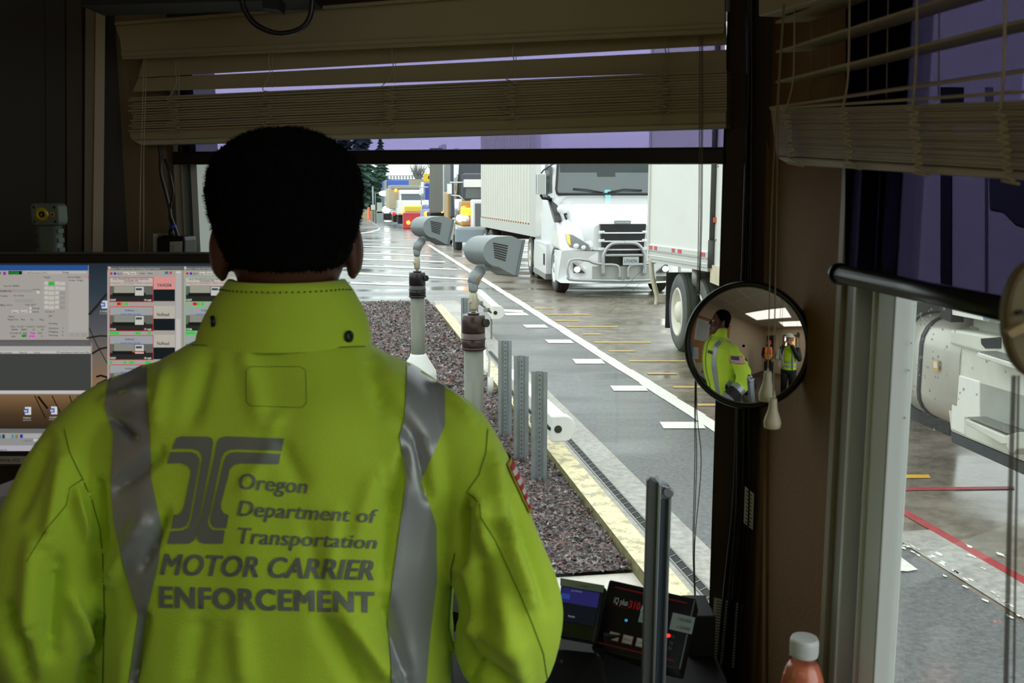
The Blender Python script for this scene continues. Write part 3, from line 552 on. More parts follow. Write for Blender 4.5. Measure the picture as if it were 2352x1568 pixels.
cpart('upper_housing', [(2182, 756), (2200, 758), (2306, 776), (2400, 800), (2520, 850), (2520, 905), (2352, 842), (2244, 808), (2180, 790)], dirtyw, .03, .5, .02)
cpart('intake', [(2252, 777), (2291, 774), (2297, 779), (2297, 800), (2262, 800), (2253, 790)], mat('intake_black', (24, 34, 36), .25), .04, .03, .004)
st = cpart('step', [(2243, 808), (2352, 842), (2352, 833 + 22), (2243, 820)], dirtyw, .16, .2, .008)
mb = MB(); mb.T = I
for i in range(16):
    f = i / 15; x = 2250 + f * 110; y = 806 + f * 33; cslab(mb, [(x, y), (x + 6, y + 1.5), (x + 6, y + 4), (x, y + 2.5)], mat('step_rib', (120, 124, 118), .5), .15, .16)
mb.build('tread', st)
st = cpart('step', [(2218, 962), (2308, 1001), (2310, 1020), (2300, 1020), (2218, 975)], dirtyw, .16, .2, .008)
mb = MB(); mb.T = I
for i in range(18):
    f = i / 17; x = 2222 + f * 92; y = 957 + f * 36; cslab(mb, [(x, y), (x + 5, y + 2), (x + 5, y + 4), (x, y + 2)], mat('step_rib', (120, 124, 118), .5), .15, .16)
mb.build('tread', st)
cpart('step_bracket', [(2308, 1000), (2336, 992), (2338, 1030), (2322, 1045), (2308, 1020)], dirtyw, .15, .15, .008)
cpart('skirt', [(2184, 991), (2352, 1062), (2520, 1133), (2520, 1165), (2352, 1090), (2186, 1015)], mat('rubber_skirt', (46, 56, 60), .4), -.01, .05)
# fuel tank, a lying drum behind the fairing
tc_ = cp(2150, 870, -.30); ax1 = cp(2185, 870, -.30); dd = (ax1 - tc_).normalized(); dd.z = 0; dd.normalize()
mb = MB(); mb.T = I; r = .40; z0 = cp(2150, 855, .0).z
q = [tc_.copy(), ax1 + dd * .6]; q = [V((*p.xy, z0)) for p in q]
Mt = frame(q[0], dd); Lt = (q[1] - q[0]).length
def tankring(x, k): return [Mt @ V((x, py_, pz_)) for py_, pz_ in rrect(.62 * k, .80 * k, .22 * k, 5)]
mb.rings([tankring(-.02, .9), tankring(0, 1), tankring(Lt, 1)], mat('tank_alloy', (188, 186, 176), .3, .4)); o = mb.build('fuel_tank', rt)
for k_, x in enumerate((.03, .27)):
    mb = MB(); mb.T = I; mb.rings([tankring(x, 1.02), tankring(x + .05, 1.02)], mat('tank_strap', (34, 42, 46), .4)); mb.build('tank_strap', o)
mb = MB(); mb.T = I; cslab(mb, [(2142, 826), (2154, 829), (2154, 852), (2142, 849)], mat('amber_label', (200, 160, 90), .5), .04, .01); cslab(mb, [(2144, 830), (2152, 832), (2152, 846), (2144, 844)], whr, .045, .01); mb.build('tank_label', o)
# sleeper body, trailer bottom edge and dark frame behind
mb = MB(); mb.T = I
cslab(mb, [(1900, 560), (2185, 590), (2185, 740), (2180, 1010), (1900, 900)], mat('frame_black', (22, 24, 26), .5, var=.3, vscale=5), -.75, .1); mb.build('frame_rail', rt)
cpart('cab_wall', [(2236, 720), (2400, 760), (2600, 820), (2600, 900), (2236, 785)], mat('cab_beige', (170, 172, 158), .5), -.12, .4)
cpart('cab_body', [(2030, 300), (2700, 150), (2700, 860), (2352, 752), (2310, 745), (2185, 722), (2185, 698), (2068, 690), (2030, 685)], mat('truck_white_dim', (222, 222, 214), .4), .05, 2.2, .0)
cpart('cab_gap', [(2160, 200), (2184, 200), (2184, 740), (2160, 730)], blackm, .06, .1)
cpart('sleeper_seam', [(2262, 200), (2266, 200), (2266, 730), (2262, 729)], mat('seam_grey', (110, 112, 108), .5), .06, .05)
mb = MB(); mb.T = I; cslab(mb, [(2256, 700), (2274, 706), (2272, 740), (2258, 734)], mat('bracket_grey', (130, 134, 130), .4), .12, .1); cslab(mb, [(2259, 707), (2268, 710), (2267, 732), (2259, 729)], mat('blue_sticker', (60, 130, 190), .4), .125, .01); mb.build('marker_bracket', rt)
cpart('side_mirror', [(2265, 300), (2352, 260), (2420, 240), (2420, 545), (2330, 520), (2300, 490), (2270, 485)], mat('mirror_black', (14, 18, 20), .3), .5, .15, .02)
# ---------------------------------------------------------------- far trucks: parts placed at real distance
def far(name, label, cat, Y, px, parts, dr=(-.165, .985), lights=()):
    o = atY(px, 480, Y); o.z = 0; rt = empty(name, o); tag(rt, label, cat, 'trucks waiting in the queue' if cat == 'truck' else None); D = V((dr[0], dr[1], 0)).normalized()
    for (nm, x0, y0, x1, y1, m, front, depth) in parts:
        Yf = Y + front; mb = MB(); P = [atY(x0, y1, Yf), atY(x1, y1, Yf), atY(x1, y0, Yf), atY(x0, y0, Yf)]
        for p in P: p -= o
        if P[0].z < 0: P[0].z = P[1].z = 0.0
        Bk = [p + D * depth for p in P]
        mb.hexa([P[0], P[1], Bk[1], Bk[0], P[3], P[2], Bk[2], Bk[3]], m); mb.build(nm, rt, bevel=.06 if depth > .3 else .01)
    for (nm, x, y, r, m, front) in lights:
        p = atY(x, y, Y + front) - o; mb = MB(); mb.sph(p, (r, .06, r), m, 12, 8); mb.build(nm, rt)
    return rt
dk = mat('truck_charcoal', (62, 66, 76), .3, coat=.4); visor = mat('visor_white', (240, 242, 244), .3); yel = mat('plow_yellow', (222, 206, 70), .4); redpl = mat('plow_red', (196, 56, 66), .4); bluec = mat('tarp_blue', (72, 104, 190), .5); tan = mat('dump_body_tan', (190, 178, 150), .6, var=.15, vscale=1); goldp = mat('truck_gold', (176, 140, 70), .35); blt = mat('truck_blue', (60, 80, 160), .3)
T2 = far('semi_tractor', 'charcoal semi tractor with tall chrome stack and amber lights', 'truck', 36, 1110, [
    ('sleeper', 1034, 372, 1190, 500, dk, 4.2, 2.5), ('cab', 1064, 398, 1175, 470, dk, 2.8, 1.4), ('visor', 1066, 412, 1172, 430, visor, 2.55, .25), ('windscreen', 1069, 431, 1170, 456, glassd, 2.7, .1),
    ('hood', 1060, 462, 1172, 520, goldp, .6, 2.2), ('grille_surround', 1083, 458, 1147, 524, visor, .2, .4), ('grille', 1091, 467, 1139, 519, mat('grille_mesh_grey', (110, 112, 116), .4, .4), .17, .05),
    ('bumper', 1047, 526, 1183, 556, mat('bumper_blue_chrome', (150, 162, 172), .2, .8), .0, .25), ('bumper_top', 1052, 521, 1178, 527, chrome, .02, .3), ('step_box', 1033, 510, 1046, 552, whr, 2.0, 3.), ('cab_side', 1028, 440, 1040, 520, goldp, 4.5, 1.5), ('wheel', 1047, 540, 1062, 575, tyre, .8, 1.0), ('wheel', 1165, 540, 1180, 575, tyre, .8, 1.0), ('wheel', 1030, 545, 1040, 568, tyre, 5, 1.0)],
    lights=(('headlight', 1056, 501, .13, hl, .2), ('headlight', 1070, 502, .13, mat('headlight_bulb', (245, 245, 240), .2), .3), ('amber_light', 1065, 488, .12, ambl, .3), ('amber_light', 1065, 480, .11, ambl, .3), ('amber_light', 1076, 486, .14, ambl, .3)))
mb = MB(); o = T2.location
mb.cyl(atY(1048, 470, 39) - o, atY(1048, 340, 39) - o, .10, chrome, 14); mb.build('exhaust_stack', T2)
mb = MB(); mb.cyl(atY(1053, 500, 37.6) - o, atY(1053, 457, 37.6) - o, .15, chrome, 14); mb.build('air_cleaner', T2)
mb = MB(); mb.tube([atY(1034, 419, 38) - o, atY(1064, 419, 38.2) - o], .03, chrome, 6); mb.box(atY(1027, 445, 38) - o, atY(1038, 422, 38.15) - o, visor); mb.tube([atY(1036, 448, 38) - o, atY(1055, 450, 38) - o, atY(1067, 462, 38) - o], .03, chrome, 6); mb.build('side_mirror', T2)
far('box_trailer', 'tall trailer with flat dark grey front and white side', 'trailer', 46, 1005, [('front_panel', 987, 340, 1016, 487, mat('panel_dark_grey', (116, 116, 110), .5), 0, .1), ('side_panel', 1016, 330, 1026, 488, mat('panel_white', (222, 228, 230), .4), .05, 2.0), ('undercarriage', 988, 488, 1026, 500, blackm, .4, 2.), ('wheel', 990, 489, 1020, 506, tyre, .6, 1.), ('marker_light', 1014, 486, 1018, 489, ambl, -.05, .1), ('marker_light', 1030, 491, 1034, 495, redl, -.05, .1)])
T3 = far('plow_truck', 'white dump truck with red plow and yellow box on its nose', 'truck', 58, 945, [
    ('plow', 926, 488, 980, 526, redpl, 0, .6), ('yellow_box', 930, 473, 968, 487, yel, 1.2, .8), ('hood', 914, 460, 970, 492, wp, 2.2, 2.0), ('cab', 918, 436, 968, 474, wp, 4.2, 1.6), ('visor', 918, 437, 962, 445, wp, 4.0, .3), ('windscreen', 922, 446, 968, 460, glassd, 4.15, .1), ('dump_body', 893, 433, 968, 480, tan, 6.2, 5.), ('tarp', 898, 425, 970, 434, mat('tarp_grey', (150, 150, 146), .6), 6.1, 5.), ('wheel', 914, 493, 926, 514, tyre, 3, 1.2), ('wheel', 903, 492, 912, 510, tyre, 8, 1.2), ('fender', 912, 478, 924, 494, wp, 2.6, 1.8), ('wheel', 884, 490, 900, 505, tyre, 14, 2)],
    lights=(('amber_light', 938, 511, .12, ambl, -.05), ('amber_light', 925, 488, .1, ambl, 2.), ('marker_light', 905, 491, .12, redl, 6.), ('amber_light', 909, 437, .1, ambl, 6.)))
T5 = far('dump_trailer', 'blue tarped dump trailer at the back of the queue', 'truck', 78, 912, [('tarp', 888, 413, 939, 438, bluec, 0, 9), ('frame', 883, 414, 889, 470, galv, -.1, .4), ('body', 885, 430, 937, 484, mat('trailer_blue_grey', (84, 96, 120), .5), .1, 9), ('wheel', 884, 486, 897, 502, tyre, .5, 1.2)], lights=(('headlight', 887, 482, .30, mat('headlight_bright', (255, 255, 250), .3, emit=30), -.5),))
T4 = far('semi_tractor', 'blue semi tractor with chrome stacks partly behind grey panel', 'truck', 50, 975, [('cab', 976, 420, 1010, 485, blt, 2.5, 2), ('hood', 972, 480, 1000, 502, mat('truck_light_blue', (140, 154, 214), .3), .5, 2), ('bumper', 972, 500, 1006, 510, chrome, .2, .3), ('wheel', 972, 500, 980, 518, tyre, .8, 1)], lights=(('amber_light', 980, 491, .14, ambl, .3), ('amber_light', 985, 494, .12, ambl, .3)))
mb = MB(); o = T4.location; mb.cyl(atY(970, 470, 52) - o, atY(970, 418, 52) - o, .07, chrome, 10); mb.cyl(atY(977, 481, 51.2) - o, atY(977, 459, 51.2) - o, .18, chrome, 12); mb.build('exhaust_stack', T4)
mb = MB(); mb.tube([atY(963, 429, 51) - o, atY(984, 430, 51) - o], .03, chrome, 6); mb.box(atY(964, 448, 51) - o, atY(968, 432, 51.1) - o, chrome); mb.build('side_mirror', T4)
# yellow sign behind the grey panel
mb = MB(); Ys = 60; a0 = atY(973, 416, Ys); b0 = atY(1001, 399, Ys); mb.box((a0.x, Ys, a0.z), (b0.x, Ys + .05, b0.z), mat('sign_yellow', (232, 196, 50), .5)); text(mb, 'OP', Matrix.Translation((atY(978, 0, Ys).x, Ys - .01, atY(0, 412.5, Ys).z)) @ Matrix.Rotation(R(90), 4, 'X'), .27, blackm, w=.62, bold=.02)
mb.cyl(((a0.x + b0.x) / 2, Ys + .1, 0), ((a0.x + b0.x) / 2, Ys + .1, a0.z + .2), .05, galv, 8)
tag(mb.build('road_sign', loc=(a0.x, Ys, 0)), 'yellow road sign with black lettering above the blue tractor', 'sign')
# ---------------------------------------------------------------- overpass, hill, trees
Yb = 125; bc = mat('bridge_concrete', (176, 170, 148), .8, var=.08, vscale=.4); rail = mat('bridge_rail', (120, 122, 120), .6)
rt = empty('overpass', (0, Yb, 0)); tag(rt, 'concrete road overpass with railing beyond the trucks', 'bridge')
def pb(mb, x0, y0, x1, y1, Y, dY, m): a, b = atY(x0, y1, Y), atY(x1, y0, Y); mb.box((a.x, Y - Yb, max(0, a.z)), (b.x, Y + dY - Yb, b.z), m)
mb = MB(); pb(mb, 858, 411, 1100, 424, Yb, 8, bc); mb.build('deck', rt)
mb = MB(); pb(mb, 855, 408, 868, 470, Yb + .5, 7, bc)
P = [(845, 430), (860, 412), (888, 412), (872, 470), (852, 462)]; A = [atY(x, y, Yb - 1) - V((0, Yb, 0)) for x, y in P]; B = [p + V((0, 8, 0)) for p in A]; n = len(A)
mb.add(A + B, [tuple(range(n)), tuple(range(2 * n - 1, n - 1, -1))] + [(i, (i + 1) % n, (i + 1) % n + n, i + n) for i in range(n)], bc); pb(mb, 940, 424, 975, 470, Yb, 7, bc); mb.build('abutment', rt)
mb = MB()
pb(mb, 856, 403, 1100, 404.5, Yb, .2, rail); pb(mb, 856, 407, 1100, 408, Yb, .2, rail)
for i in range(34): pb(mb, 862 + i * 7, 403, 863.6 + i * 7, 412, Yb, .3, rail)
mb.build('railing', rt)
grassm = mat('verge_grass', (120, 150, 78), .9, var=.3, vscale=.5); earth = mat('verge_brown', (140, 132, 100), .9, var=.3, vscale=.4)
def hillp(pts, Y0, Y1, m, name, label):
    mb = MB(); A = [atY(x, y, Y0) for x, y in pts]; B = [p + V((-3, Y1 - Y0, .3)) for p in A]; base = [V((p.x, p.y - 4, 0)) for p in A]; n = len(A)
    for i in range(n - 1): mb.add([base[i], base[i + 1], A[i + 1], A[i]], [(0, 1, 2, 3)], m); mb.add([A[i], A[i + 1], B[i + 1], B[i]], [(0, 1, 2, 3)], m)
    o = mb.build(name); struct(o, label)
hillp([(560, 455), (700, 452), (835, 447), (850, 450), (866, 458), (880, 470), (888, 490)], 96, 120, grassm, 'ground_grass_bank', 'grassy bank below the overpass')
hillp([(560, 485), (830, 484), (860, 488), (884, 494)], 84, 95, earth, 'ground_verge', 'brown verge left of the road bend')
needle = mat('conifer_needles', (54, 82, 70), .85, var=.35, vscale=.6); needle2 = mat('conifer_needles_dark', (40, 60, 54), .85, var=.35, vscale=.6); bark = mat('bark', (70, 60, 50), .9)
def conifer(px, ytop, Y, wpx, m, label, seed):
    rr = random.Random(seed); t = atY(px, ytop, Y); H = t.z; Rr = wpx / 2 / F * Y; root = empty('conifer_tree', (t.x, Y, 0)); tag(root, label, 'tree', 'trees by the overpass')
    mb = MB(); mb.cyl((0, 0, 0), (0, 0, H * .95), .45, bark, 8, .05); mb.build('trunk', root)
    mb = MB(); z = H * .12
    while z < H:
        f = 1 - (z - H * .12) / (H * .88); rad = Rr * (f ** .75) * rr.uniform(.75, 1.1) + .15; n = int(9 + 9 * f)
        for k in range(n):
            a = 2 * pi * (k + rr.random()) / n; L_ = rad * rr.uniform(.6, 1.15); dz = -L_ * rr.uniform(.15, .4); w_ = L_ * .28; c, s = cos(a), sin(a)
            tip = V((c * L_, s * L_, z + dz)); mid = V((c * L_ * .5, s * L_ * .5, z + dz * .3)); pp = V((-s, c, 0)) * w_
            mb.add([V((0, 0, z + .3)), mid + pp, tip, mid - pp, mid - V((0, 0, w_ * .9))], [(0, 1, 2, 3), (1, 4, 2), (2, 4, 3), (0, 4, 1), (0, 3, 4)], m)
        z += H * .022 + .12
    mb.build('foliage', root, weld=False)
for a_ in ((826, 250, 92, 110, needle, 'tall blue-green conifer nearest the head, by the overpass', 1), (873, 312, 100, 70, needle, 'shorter pointed conifer standing at the overpass end', 2), (790, 270, 104, 110, needle2, 'dark conifer mostly behind the head', 3), (700, 250, 110, 130, needle2, 'broad dark conifer behind the head, farther left', 4)): conifer(*a_)
def baretree(px, ytop, Y, wpx, seed, label):
    rr = random.Random(seed); t = atY(px, ytop, Y); H = t.z; root = empty('bare_tree', (t.x, Y, 0)); tag(root, label, 'tree', 'bare trees beyond the overpass'); bm_ = mat('bare_twigs', (150, 148, 146), .9)
    mb = MB(); mb.cyl((0, 0, 0), (0, 0, H * .6), .3, bm_, 6, .1); mb.build('trunk', root)
    mb = MB(); Rr = wpx / 2 / F * Y
    for i in range(130):
        a = rr.random() * 2 * pi; z = H * rr.uniform(.45, .75); q = V((cos(a) * Rr * rr.uniform(.2, 1), sin(a) * Rr * rr.uniform(.2, 1), H * rr.uniform(.75, 1))); mb.tube([(0, 0, z * .9), (q.x * .5, q.y * .5, (z + q.z) / 2), q], [.07, .05, .03], bm_, 3, False)
    mb.build('twigs', root, weld=False)
baretree(960, 375, 150, 50, 1, 'pale bare tree beyond the overpass, left one'); baretree(1000, 372, 155, 40, 2, 'pale bare tree beyond the overpass behind the yellow sign')
# small roadside things at the bend
mb = MB(); Yp = 74
def pbx(mb, x0, y0, x1, y1, Y, m): a, b = atY(x0, y1, Y), atY(x1, y0, Y); mb.box((a.x, Y, a.z), (b.x, Y + .1, b.z), m)
a = atY(857, 480, Yp); mb.cyl((a.x, Yp, 0), (a.x, Yp, atY(0, 428, Yp).z), .06, galv, 6); pbx(mb, 852, 470, 862, 482, Yp - .1, whr)
tag(mb.build('signal_pole', loc=(a.x, Yp, 0)), 'thin grey pole with a small white sign at the bend', 'pole')
mb = MB(); pbx(mb, 866, 465, 877, 489, 72, mat('cabinet_grey', (176, 190, 180), .6)); a = atY(871, 489, 72); mb.box((a.x - .3, 72, 0), (a.x + .3, 72.5, max(.1, a.z + .1)), galv); tag(mb.build('roadside_cabinet', loc=(a.x, 72, 0)), 'pale grey cabinet beside the road bend', 'cabinet')
mb = MB(); a = atY(847, 493, 80); mb.lathe([(.22, 0), (.14, .06), (.10, .9), (.03, .95)], mat('cone_orange', (232, 110, 70), .5), 10, at=(a.x, 80, 0)); tag(mb.build('traffic_cone', loc=(a.x, 80, 0)), 'orange traffic tube on the verge at the bend', 'cone')
mb = MB(); a = atY(862, 444, 70); mb.tube([(a.x, 70, 0), (a.x, 70, a.z), (a.x + .5, 70, a.z + .1)], .04, galv, 6); mb.sph((a.x + .6, 70, a.z), (.35, .2, .18), mat('lamp_lit', (255, 255, 255), .3, emit=5), 10, 8); tag(mb.build('street_lamp', loc=(a.x, 70, 0)), 'lit roadside lamp above the pale cabinet', 'lamp')
# ================================================================ THE BOOTH
FLZ, CLZ = .45, 2.92
class Plane:
    def __init__(s, o, xax):
        s.M = frame(o, xax); s.I = s.M.inverted(); s.n = s.M.to_3x3() @ V((0, 1, 0)); s.o = V(o)
    def l(s, px, py, off=0.0):      # local coordinates of the picture point on the plane at that offset
        return s.I @ onplane(px, py, s.o + s.n * off, s.n)
    def w(s, v): return s.M @ V(v)
FP = Plane((.370, 1.75, 0), (.9187, -.395, 0)); RPn = Plane((.398, 1.5, 0), (.0972, -.9953, 0))
FW_OFF = .02; RW_OFF = .067         # inner wall faces
def slab(mb, P, pts, m, off=0.0, th=.01):
    A = [P.M @ P.l(x, y, off) for x, y in pts]; B = [a + P.n * th for a in A]; n = len(A)
    mb.add(A + B, [tuple(range(n)), tuple(range(2 * n - 1, n - 1, -1))] + [(i, (i + 1) % n, (i + 1) % n + n, i + n) for i in range(n)], m); return mb
# --- walls
lxL = FP.l(290, 500, FW_OFF).x; cor = 0
c = FP.l(1757, 500, FW_OFF); corner = FP.M @ c; lxR = c.x; corner.z = 0
gx0, gx1 = FP.l(405, 500, FW_OFF).x, FP.l(1655, 700, FW_OFF).x
SILL, HEAD = 1.22, 2.46; RSILL = 1.11
def wallbox(mb, P, x0, x1, z0, z1, off, th, m): mb.T = P.M; mb.box((x0, off, z0), (x1, off + th, z1), m); mb.T = None
beige = mat('beige_wall_paint', (140, 124, 96), .7, var=.05, vscale=4, bump=.1, bscale=140)
mb = MB(); T = .14
wallbox(mb, FP, lxL - .0, gx0, FLZ, CLZ, FW_OFF, T, beige); wallbox(mb, FP, gx0, gx1, FLZ, SILL, FW_OFF, T, walldark); wallbox(mb, FP, gx0, gx1, HEAD, CLZ, FW_OFF, T, walldark); wallbox(mb, FP, gx1, lxR + .10, FLZ, CLZ, FW_OFF, T, walldark)  # strip right of the window faces away from light; shade put into its brown
struct(mb.build('wall_front'), 'front booth wall around the big window')
T = .045; FHEAD = HEAD; HEAD = 2.78
c = RPn.I @ corner; rx0 = c.x; rg0 = RPn.l(1950, 900, RW_OFF).x; rg1 = rg0 + 1.75
mb = MB()
wallbox(mb, RPn, rx0, rg0, FLZ, CLZ, RW_OFF, T, wallbrown); wallbox(mb, RPn, rg0, rg1, FLZ, RSILL, RW_OFF, T, wallbrown); wallbox(mb, RPn, rg0, rg1, HEAD, CLZ, RW_OFF, T, wallbrown)
wallbox(mb, RPn, rg1, rg1 + .45, FLZ, CLZ, RW_OFF, T, wallbrown); wallbox(mb, RPn, rg1 + .45, rg1 + 1.7, FLZ, RSILL, RW_OFF, T, wallbrown); wallbox(mb, RPn, rg1 + .45, rg1 + 1.7, HEAD, CLZ, RW_OFF, T, wallbrown); wallbox(mb, RPn, rg1 + 1.7, 4.3, FLZ, CLZ, RW_OFF, T, wallbrown)
struct(mb.build('wall_right'), 'brown right booth wall between the two windows')
mb = MB(); slab(mb, RPn, [(1757, -200), (1763, -200), (1757, 1640), (1750, 1640)], mat('bead_brown', (140, 106, 66), .5), RW_OFF - .004, .004); struct(mb.build('trim_1'), 'thin corner bead of the brown wall')
creamw = mat('cream_wall_paint', (196, 176, 146), .8, var=.04, vscale=3)
BY = -2.6; LX = -2.0
A = FP.M @ V((lxL, FW_OFF, 0)); A.z = 0
darkw = mat('dark_cabinet_brown', (44, 34, 24), .6, var=.1, vscale=3)
mb = MB(); B = V((-1.55, 2.02, 0)); q = (B - A); q.normalize(); nn = V((q.y, -q.x, 0)); nn = nn if nn.y > 0 else -nn
mb.hexa([V((*A.xy, FLZ)), V((*B.xy, FLZ)), V((*(B + nn * .1).xy, FLZ)), V((*(A + nn * .1).xy, FLZ)), V((*A.xy, CLZ)), V((*B.xy, CLZ)), V((*(B + nn * .1).xy, CLZ)), V((*(A + nn * .1).xy, CLZ))], darkw)
struct(mb.build('wall_front_left'), 'dark brown panelled wall left of the window')
LP = Plane((A.x, A.y, 0), (A - B))
mb = MB(); slab(mb, LP, [(197, -80), (222, -80), (212, 640), (193, 640)], mat('tan_trim', (128, 112, 88), .6), -.02, .02); slab(mb, LP, [(222, -80), (243, -80), (236, 640), (212, 640)], mat('pale_trim', (186, 168, 140), .5), -.03, .03)
struct(mb.build('trim_2'), 'pale vertical trim board on the dark left wall')
mb = MB(); slab(mb, LP, [(152, -80), (188, -80), (188, 640), (155, 640)], mat('panel_brown', (64, 52, 38), .6, var=.2, vscale=20, stretch=(1, 1, .1)), -.012, .012); slab(mb, LP, [(104, -80), (148, -80), (150, 640), (108, 640)], darkw, -.008, .008)
struct(mb.build('trim_3'), 'dark brown door casing boards at the left')
mb = MB(); mb.box((LX - .1, BY, FLZ), (LX, 2.02, CLZ), creamw); mb.box((LX - .1, 1.98, FLZ), (-1.5, 2.1, CLZ), darkw); struct(mb.build('wall_left'), 'left booth wall')
# back wall with a doorway to a lit corridor
dx0, dx1 = -.78, -.22
mb = MB(); rxb = (RPn.M @ V((4.2, RW_OFF, 0))).x
mb.box((LX - .1, BY - .1, FLZ), (dx0, BY, CLZ), creamw); mb.box((-1.75, BY, FLZ), (-1.25, BY + .03, 2.5), darkw); mb.box((dx0, BY - .1, 2.46), (dx1, BY, CLZ), creamw); mb.box((dx0, BY - .1, FLZ), (dx1, BY, FLZ + .95), walldark); mb.box((dx1, BY - .1, FLZ), (rxb + .3, BY, CLZ), creamw); 
struct(mb.build('wall_back'), 'cream back wall with a service opening')
mb = MB(); mb.box((dx0 - .05, BY, FLZ + .9), (dx0, BY + .03, 2.51), walldark); mb.box((dx1, BY, FLZ + .9), (dx1 + .05, BY + .03, 2.51), walldark); mb.box((dx0 - .05, BY, 2.46), (dx1 + .05, BY + .03, 2.52), walldark); struct(mb.build('trim_4'), 'dark frame of the service opening')
mb = MB(); mb.box((-1.2, BY - 2.1, FLZ), (1.8, BY - 2.0, CLZ), mat('warm_wall', (214, 186, 130), .8)); mb.box((-1.2, BY - 2.1, CLZ), (1.8, BY - .1, CLZ + .05), creamw); struct(mb.build('wall_far_room'), 'warm lit wall of the room behind the opening')
cl_ = bpy.data.lights.new('corridor_lamp', 'AREA'); cl_.energy = 18; cl_.size = .8; cl_.color = (1, .85, .62); lo = bpy.data.objects.new('corridor_lamp', cl_); C.objects.link(lo); lo.location = (-.5, BY - 1.0, CLZ - .06)
mb = MB(); mb.box((-.70, BY - 1.99, 1.6), (-.52, BY - 1.97, 1.95), blackm); mb.box((-.685, BY - 1.969, 1.615), (-.535, BY - 1.965, 1.935), whr); tag(mb.build('picture_frame'), 'small framed notice on the warm wall behind the opening', 'picture')
tile = mat('ceiling_tile', (206, 200, 188), .9, bump=.3, bscale=120)
mb = MB(); mb.box((LX - .1, BY - .1, CLZ), (1.05, 2.9, CLZ + .06), tile)
for i in range(8): mb.box((LX, BY + i * .61, CLZ - .006), (1.0, BY + i * .61 + .02, CLZ), vinyl)
for i in range(6): mb.box((LX + i * .61, BY, CLZ - .006), (LX + i * .61 + .02, 2.3, CLZ), vinyl)
struct(mb.build('ceiling'), 'white tile ceiling of the booth')
mb = MB(); mb.box((LX - .1, BY - 2.1, FLZ - .1), (1.05, 2.9, FLZ), mat('carpet_brown', (96, 82, 66), .95, var=.2, vscale=60)); struct(mb.build('floor'), 'brown carpet floor')
lm = mat('added_fill_glow', (255, 250, 240), .5, emit=1.0)  # glow for ceiling panels added only to brighten the jacket
for (x, y) in ((-1.5, -1.1), (-.75, -2.3)):
    mb = MB(); mb.box((x, y, CLZ - .02), (x + 1.4, y + .8, CLZ - .008), vinyl); o = mb.build('added_ceiling_light', loc=(x, y, CLZ)); tag(o, 'square light panel added to brighten the jacket, behind the officer' if y > -1 else 'square light panel added to brighten the jacket, by the back wall', 'ceiling light', 'added fill light panels')
    mb = MB(); mb.box((.03, .03, -.024), (1.37, .77, -.0205), lm); mb.build('diffuser', o)
# --- windows
HEAD = FHEAD
mb = MB(); mb.T = FP.M
fx0, fx1 = gx0, gx1
mb.box((fx0, FW_OFF + .02, SILL), (fx1, FW_OFF + .12, SILL + .05), vinyl); mb.box((fx0, FW_OFF + .02, HEAD - .05), (fx1, FW_OFF + .12, HEAD), vinyl)
a_, b_, c_, d_ = [FP.l(x, 480, .09).x for x in (438, 455, 466, 480)]
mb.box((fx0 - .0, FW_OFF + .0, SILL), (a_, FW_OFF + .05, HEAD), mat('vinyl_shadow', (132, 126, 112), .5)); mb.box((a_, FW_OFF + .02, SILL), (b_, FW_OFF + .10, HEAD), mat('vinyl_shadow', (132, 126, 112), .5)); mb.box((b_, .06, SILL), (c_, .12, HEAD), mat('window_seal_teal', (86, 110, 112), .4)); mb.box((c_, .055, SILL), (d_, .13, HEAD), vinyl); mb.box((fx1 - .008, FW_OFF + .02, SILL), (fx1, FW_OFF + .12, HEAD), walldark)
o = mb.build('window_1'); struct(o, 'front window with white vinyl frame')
gl = glassmat('window_glass', (.93, .97, .955)); mb = MB(); mb.T = FP.M; mb.box((d_ - .01, .125, SILL + .04), (fx1, .129, HEAD - .04), gl); mb.build('pane', o)
HEAD = 2.78
mb = MB()
for (xa, xb, xc, xd, o0, th, m) in ((1945, 1957, 1940, 1952, -.004, .03, mat('frame_beige', (150, 140, 118), .5)), (1957, 1968, 1952, 1963, -.002, .03, mat('frame_beige2', (120, 110, 90), .5)), (1968, 1981, 1956, 1968, .004, .05, mat('frame_greige', (146, 142, 128), .4))):
    pass
SH = -16
fr = [(1950, 1963, mat('frame_beige', (150, 140, 118), .5), -.012), (1963, 1990, mat('frame_greige', (172, 166, 146), .4), -.006), (1990, 1998, vinyl, -.012), (1998, 2022, mat('window_seal_teal', (86, 110, 112), .4), .012), (2022, 2027, vinyl, -.004), (2027, 2068, vinyl, .0)]
mb.T = RPn.M
for (xa, xb, m, o_) in fr:
    f0, f1 = RPn.l(xa + SH, 760, RW_OFF + .0).x, RPn.l(xb + SH, 760, RW_OFF).x
    mb.box((f0, RW_OFF + o_, RSILL), (f1, RW_OFF + .03, HEAD), m)
gx = RPn.l(2068 + SH, 760, RW_OFF).x
mb.box((gx, RW_OFF, RSILL), (rg1, RW_OFF + .06, RSILL + .06), vinyl); mb.box((gx, RW_OFF, HEAD - .05), (rg1, RW_OFF + .06, HEAD), vinyl); mb.box((rg1 - .05, RW_OFF, RSILL), (rg1, RW_OFF + .06, HEAD), vinyl)
o = mb.build('window_2', bevel=.002); struct(o, 'right window with white vinyl frame')
mb = MB(); mb.T = RPn.M; mb.box((gx - .01, RW_OFF + .018, RSILL + .05), (rg1 - .04, RW_OFF + .022, HEAD - .04), gl); mb.build('pane', o)
mb = MB(); mb.T = RPn.M; a = rg1 + .45
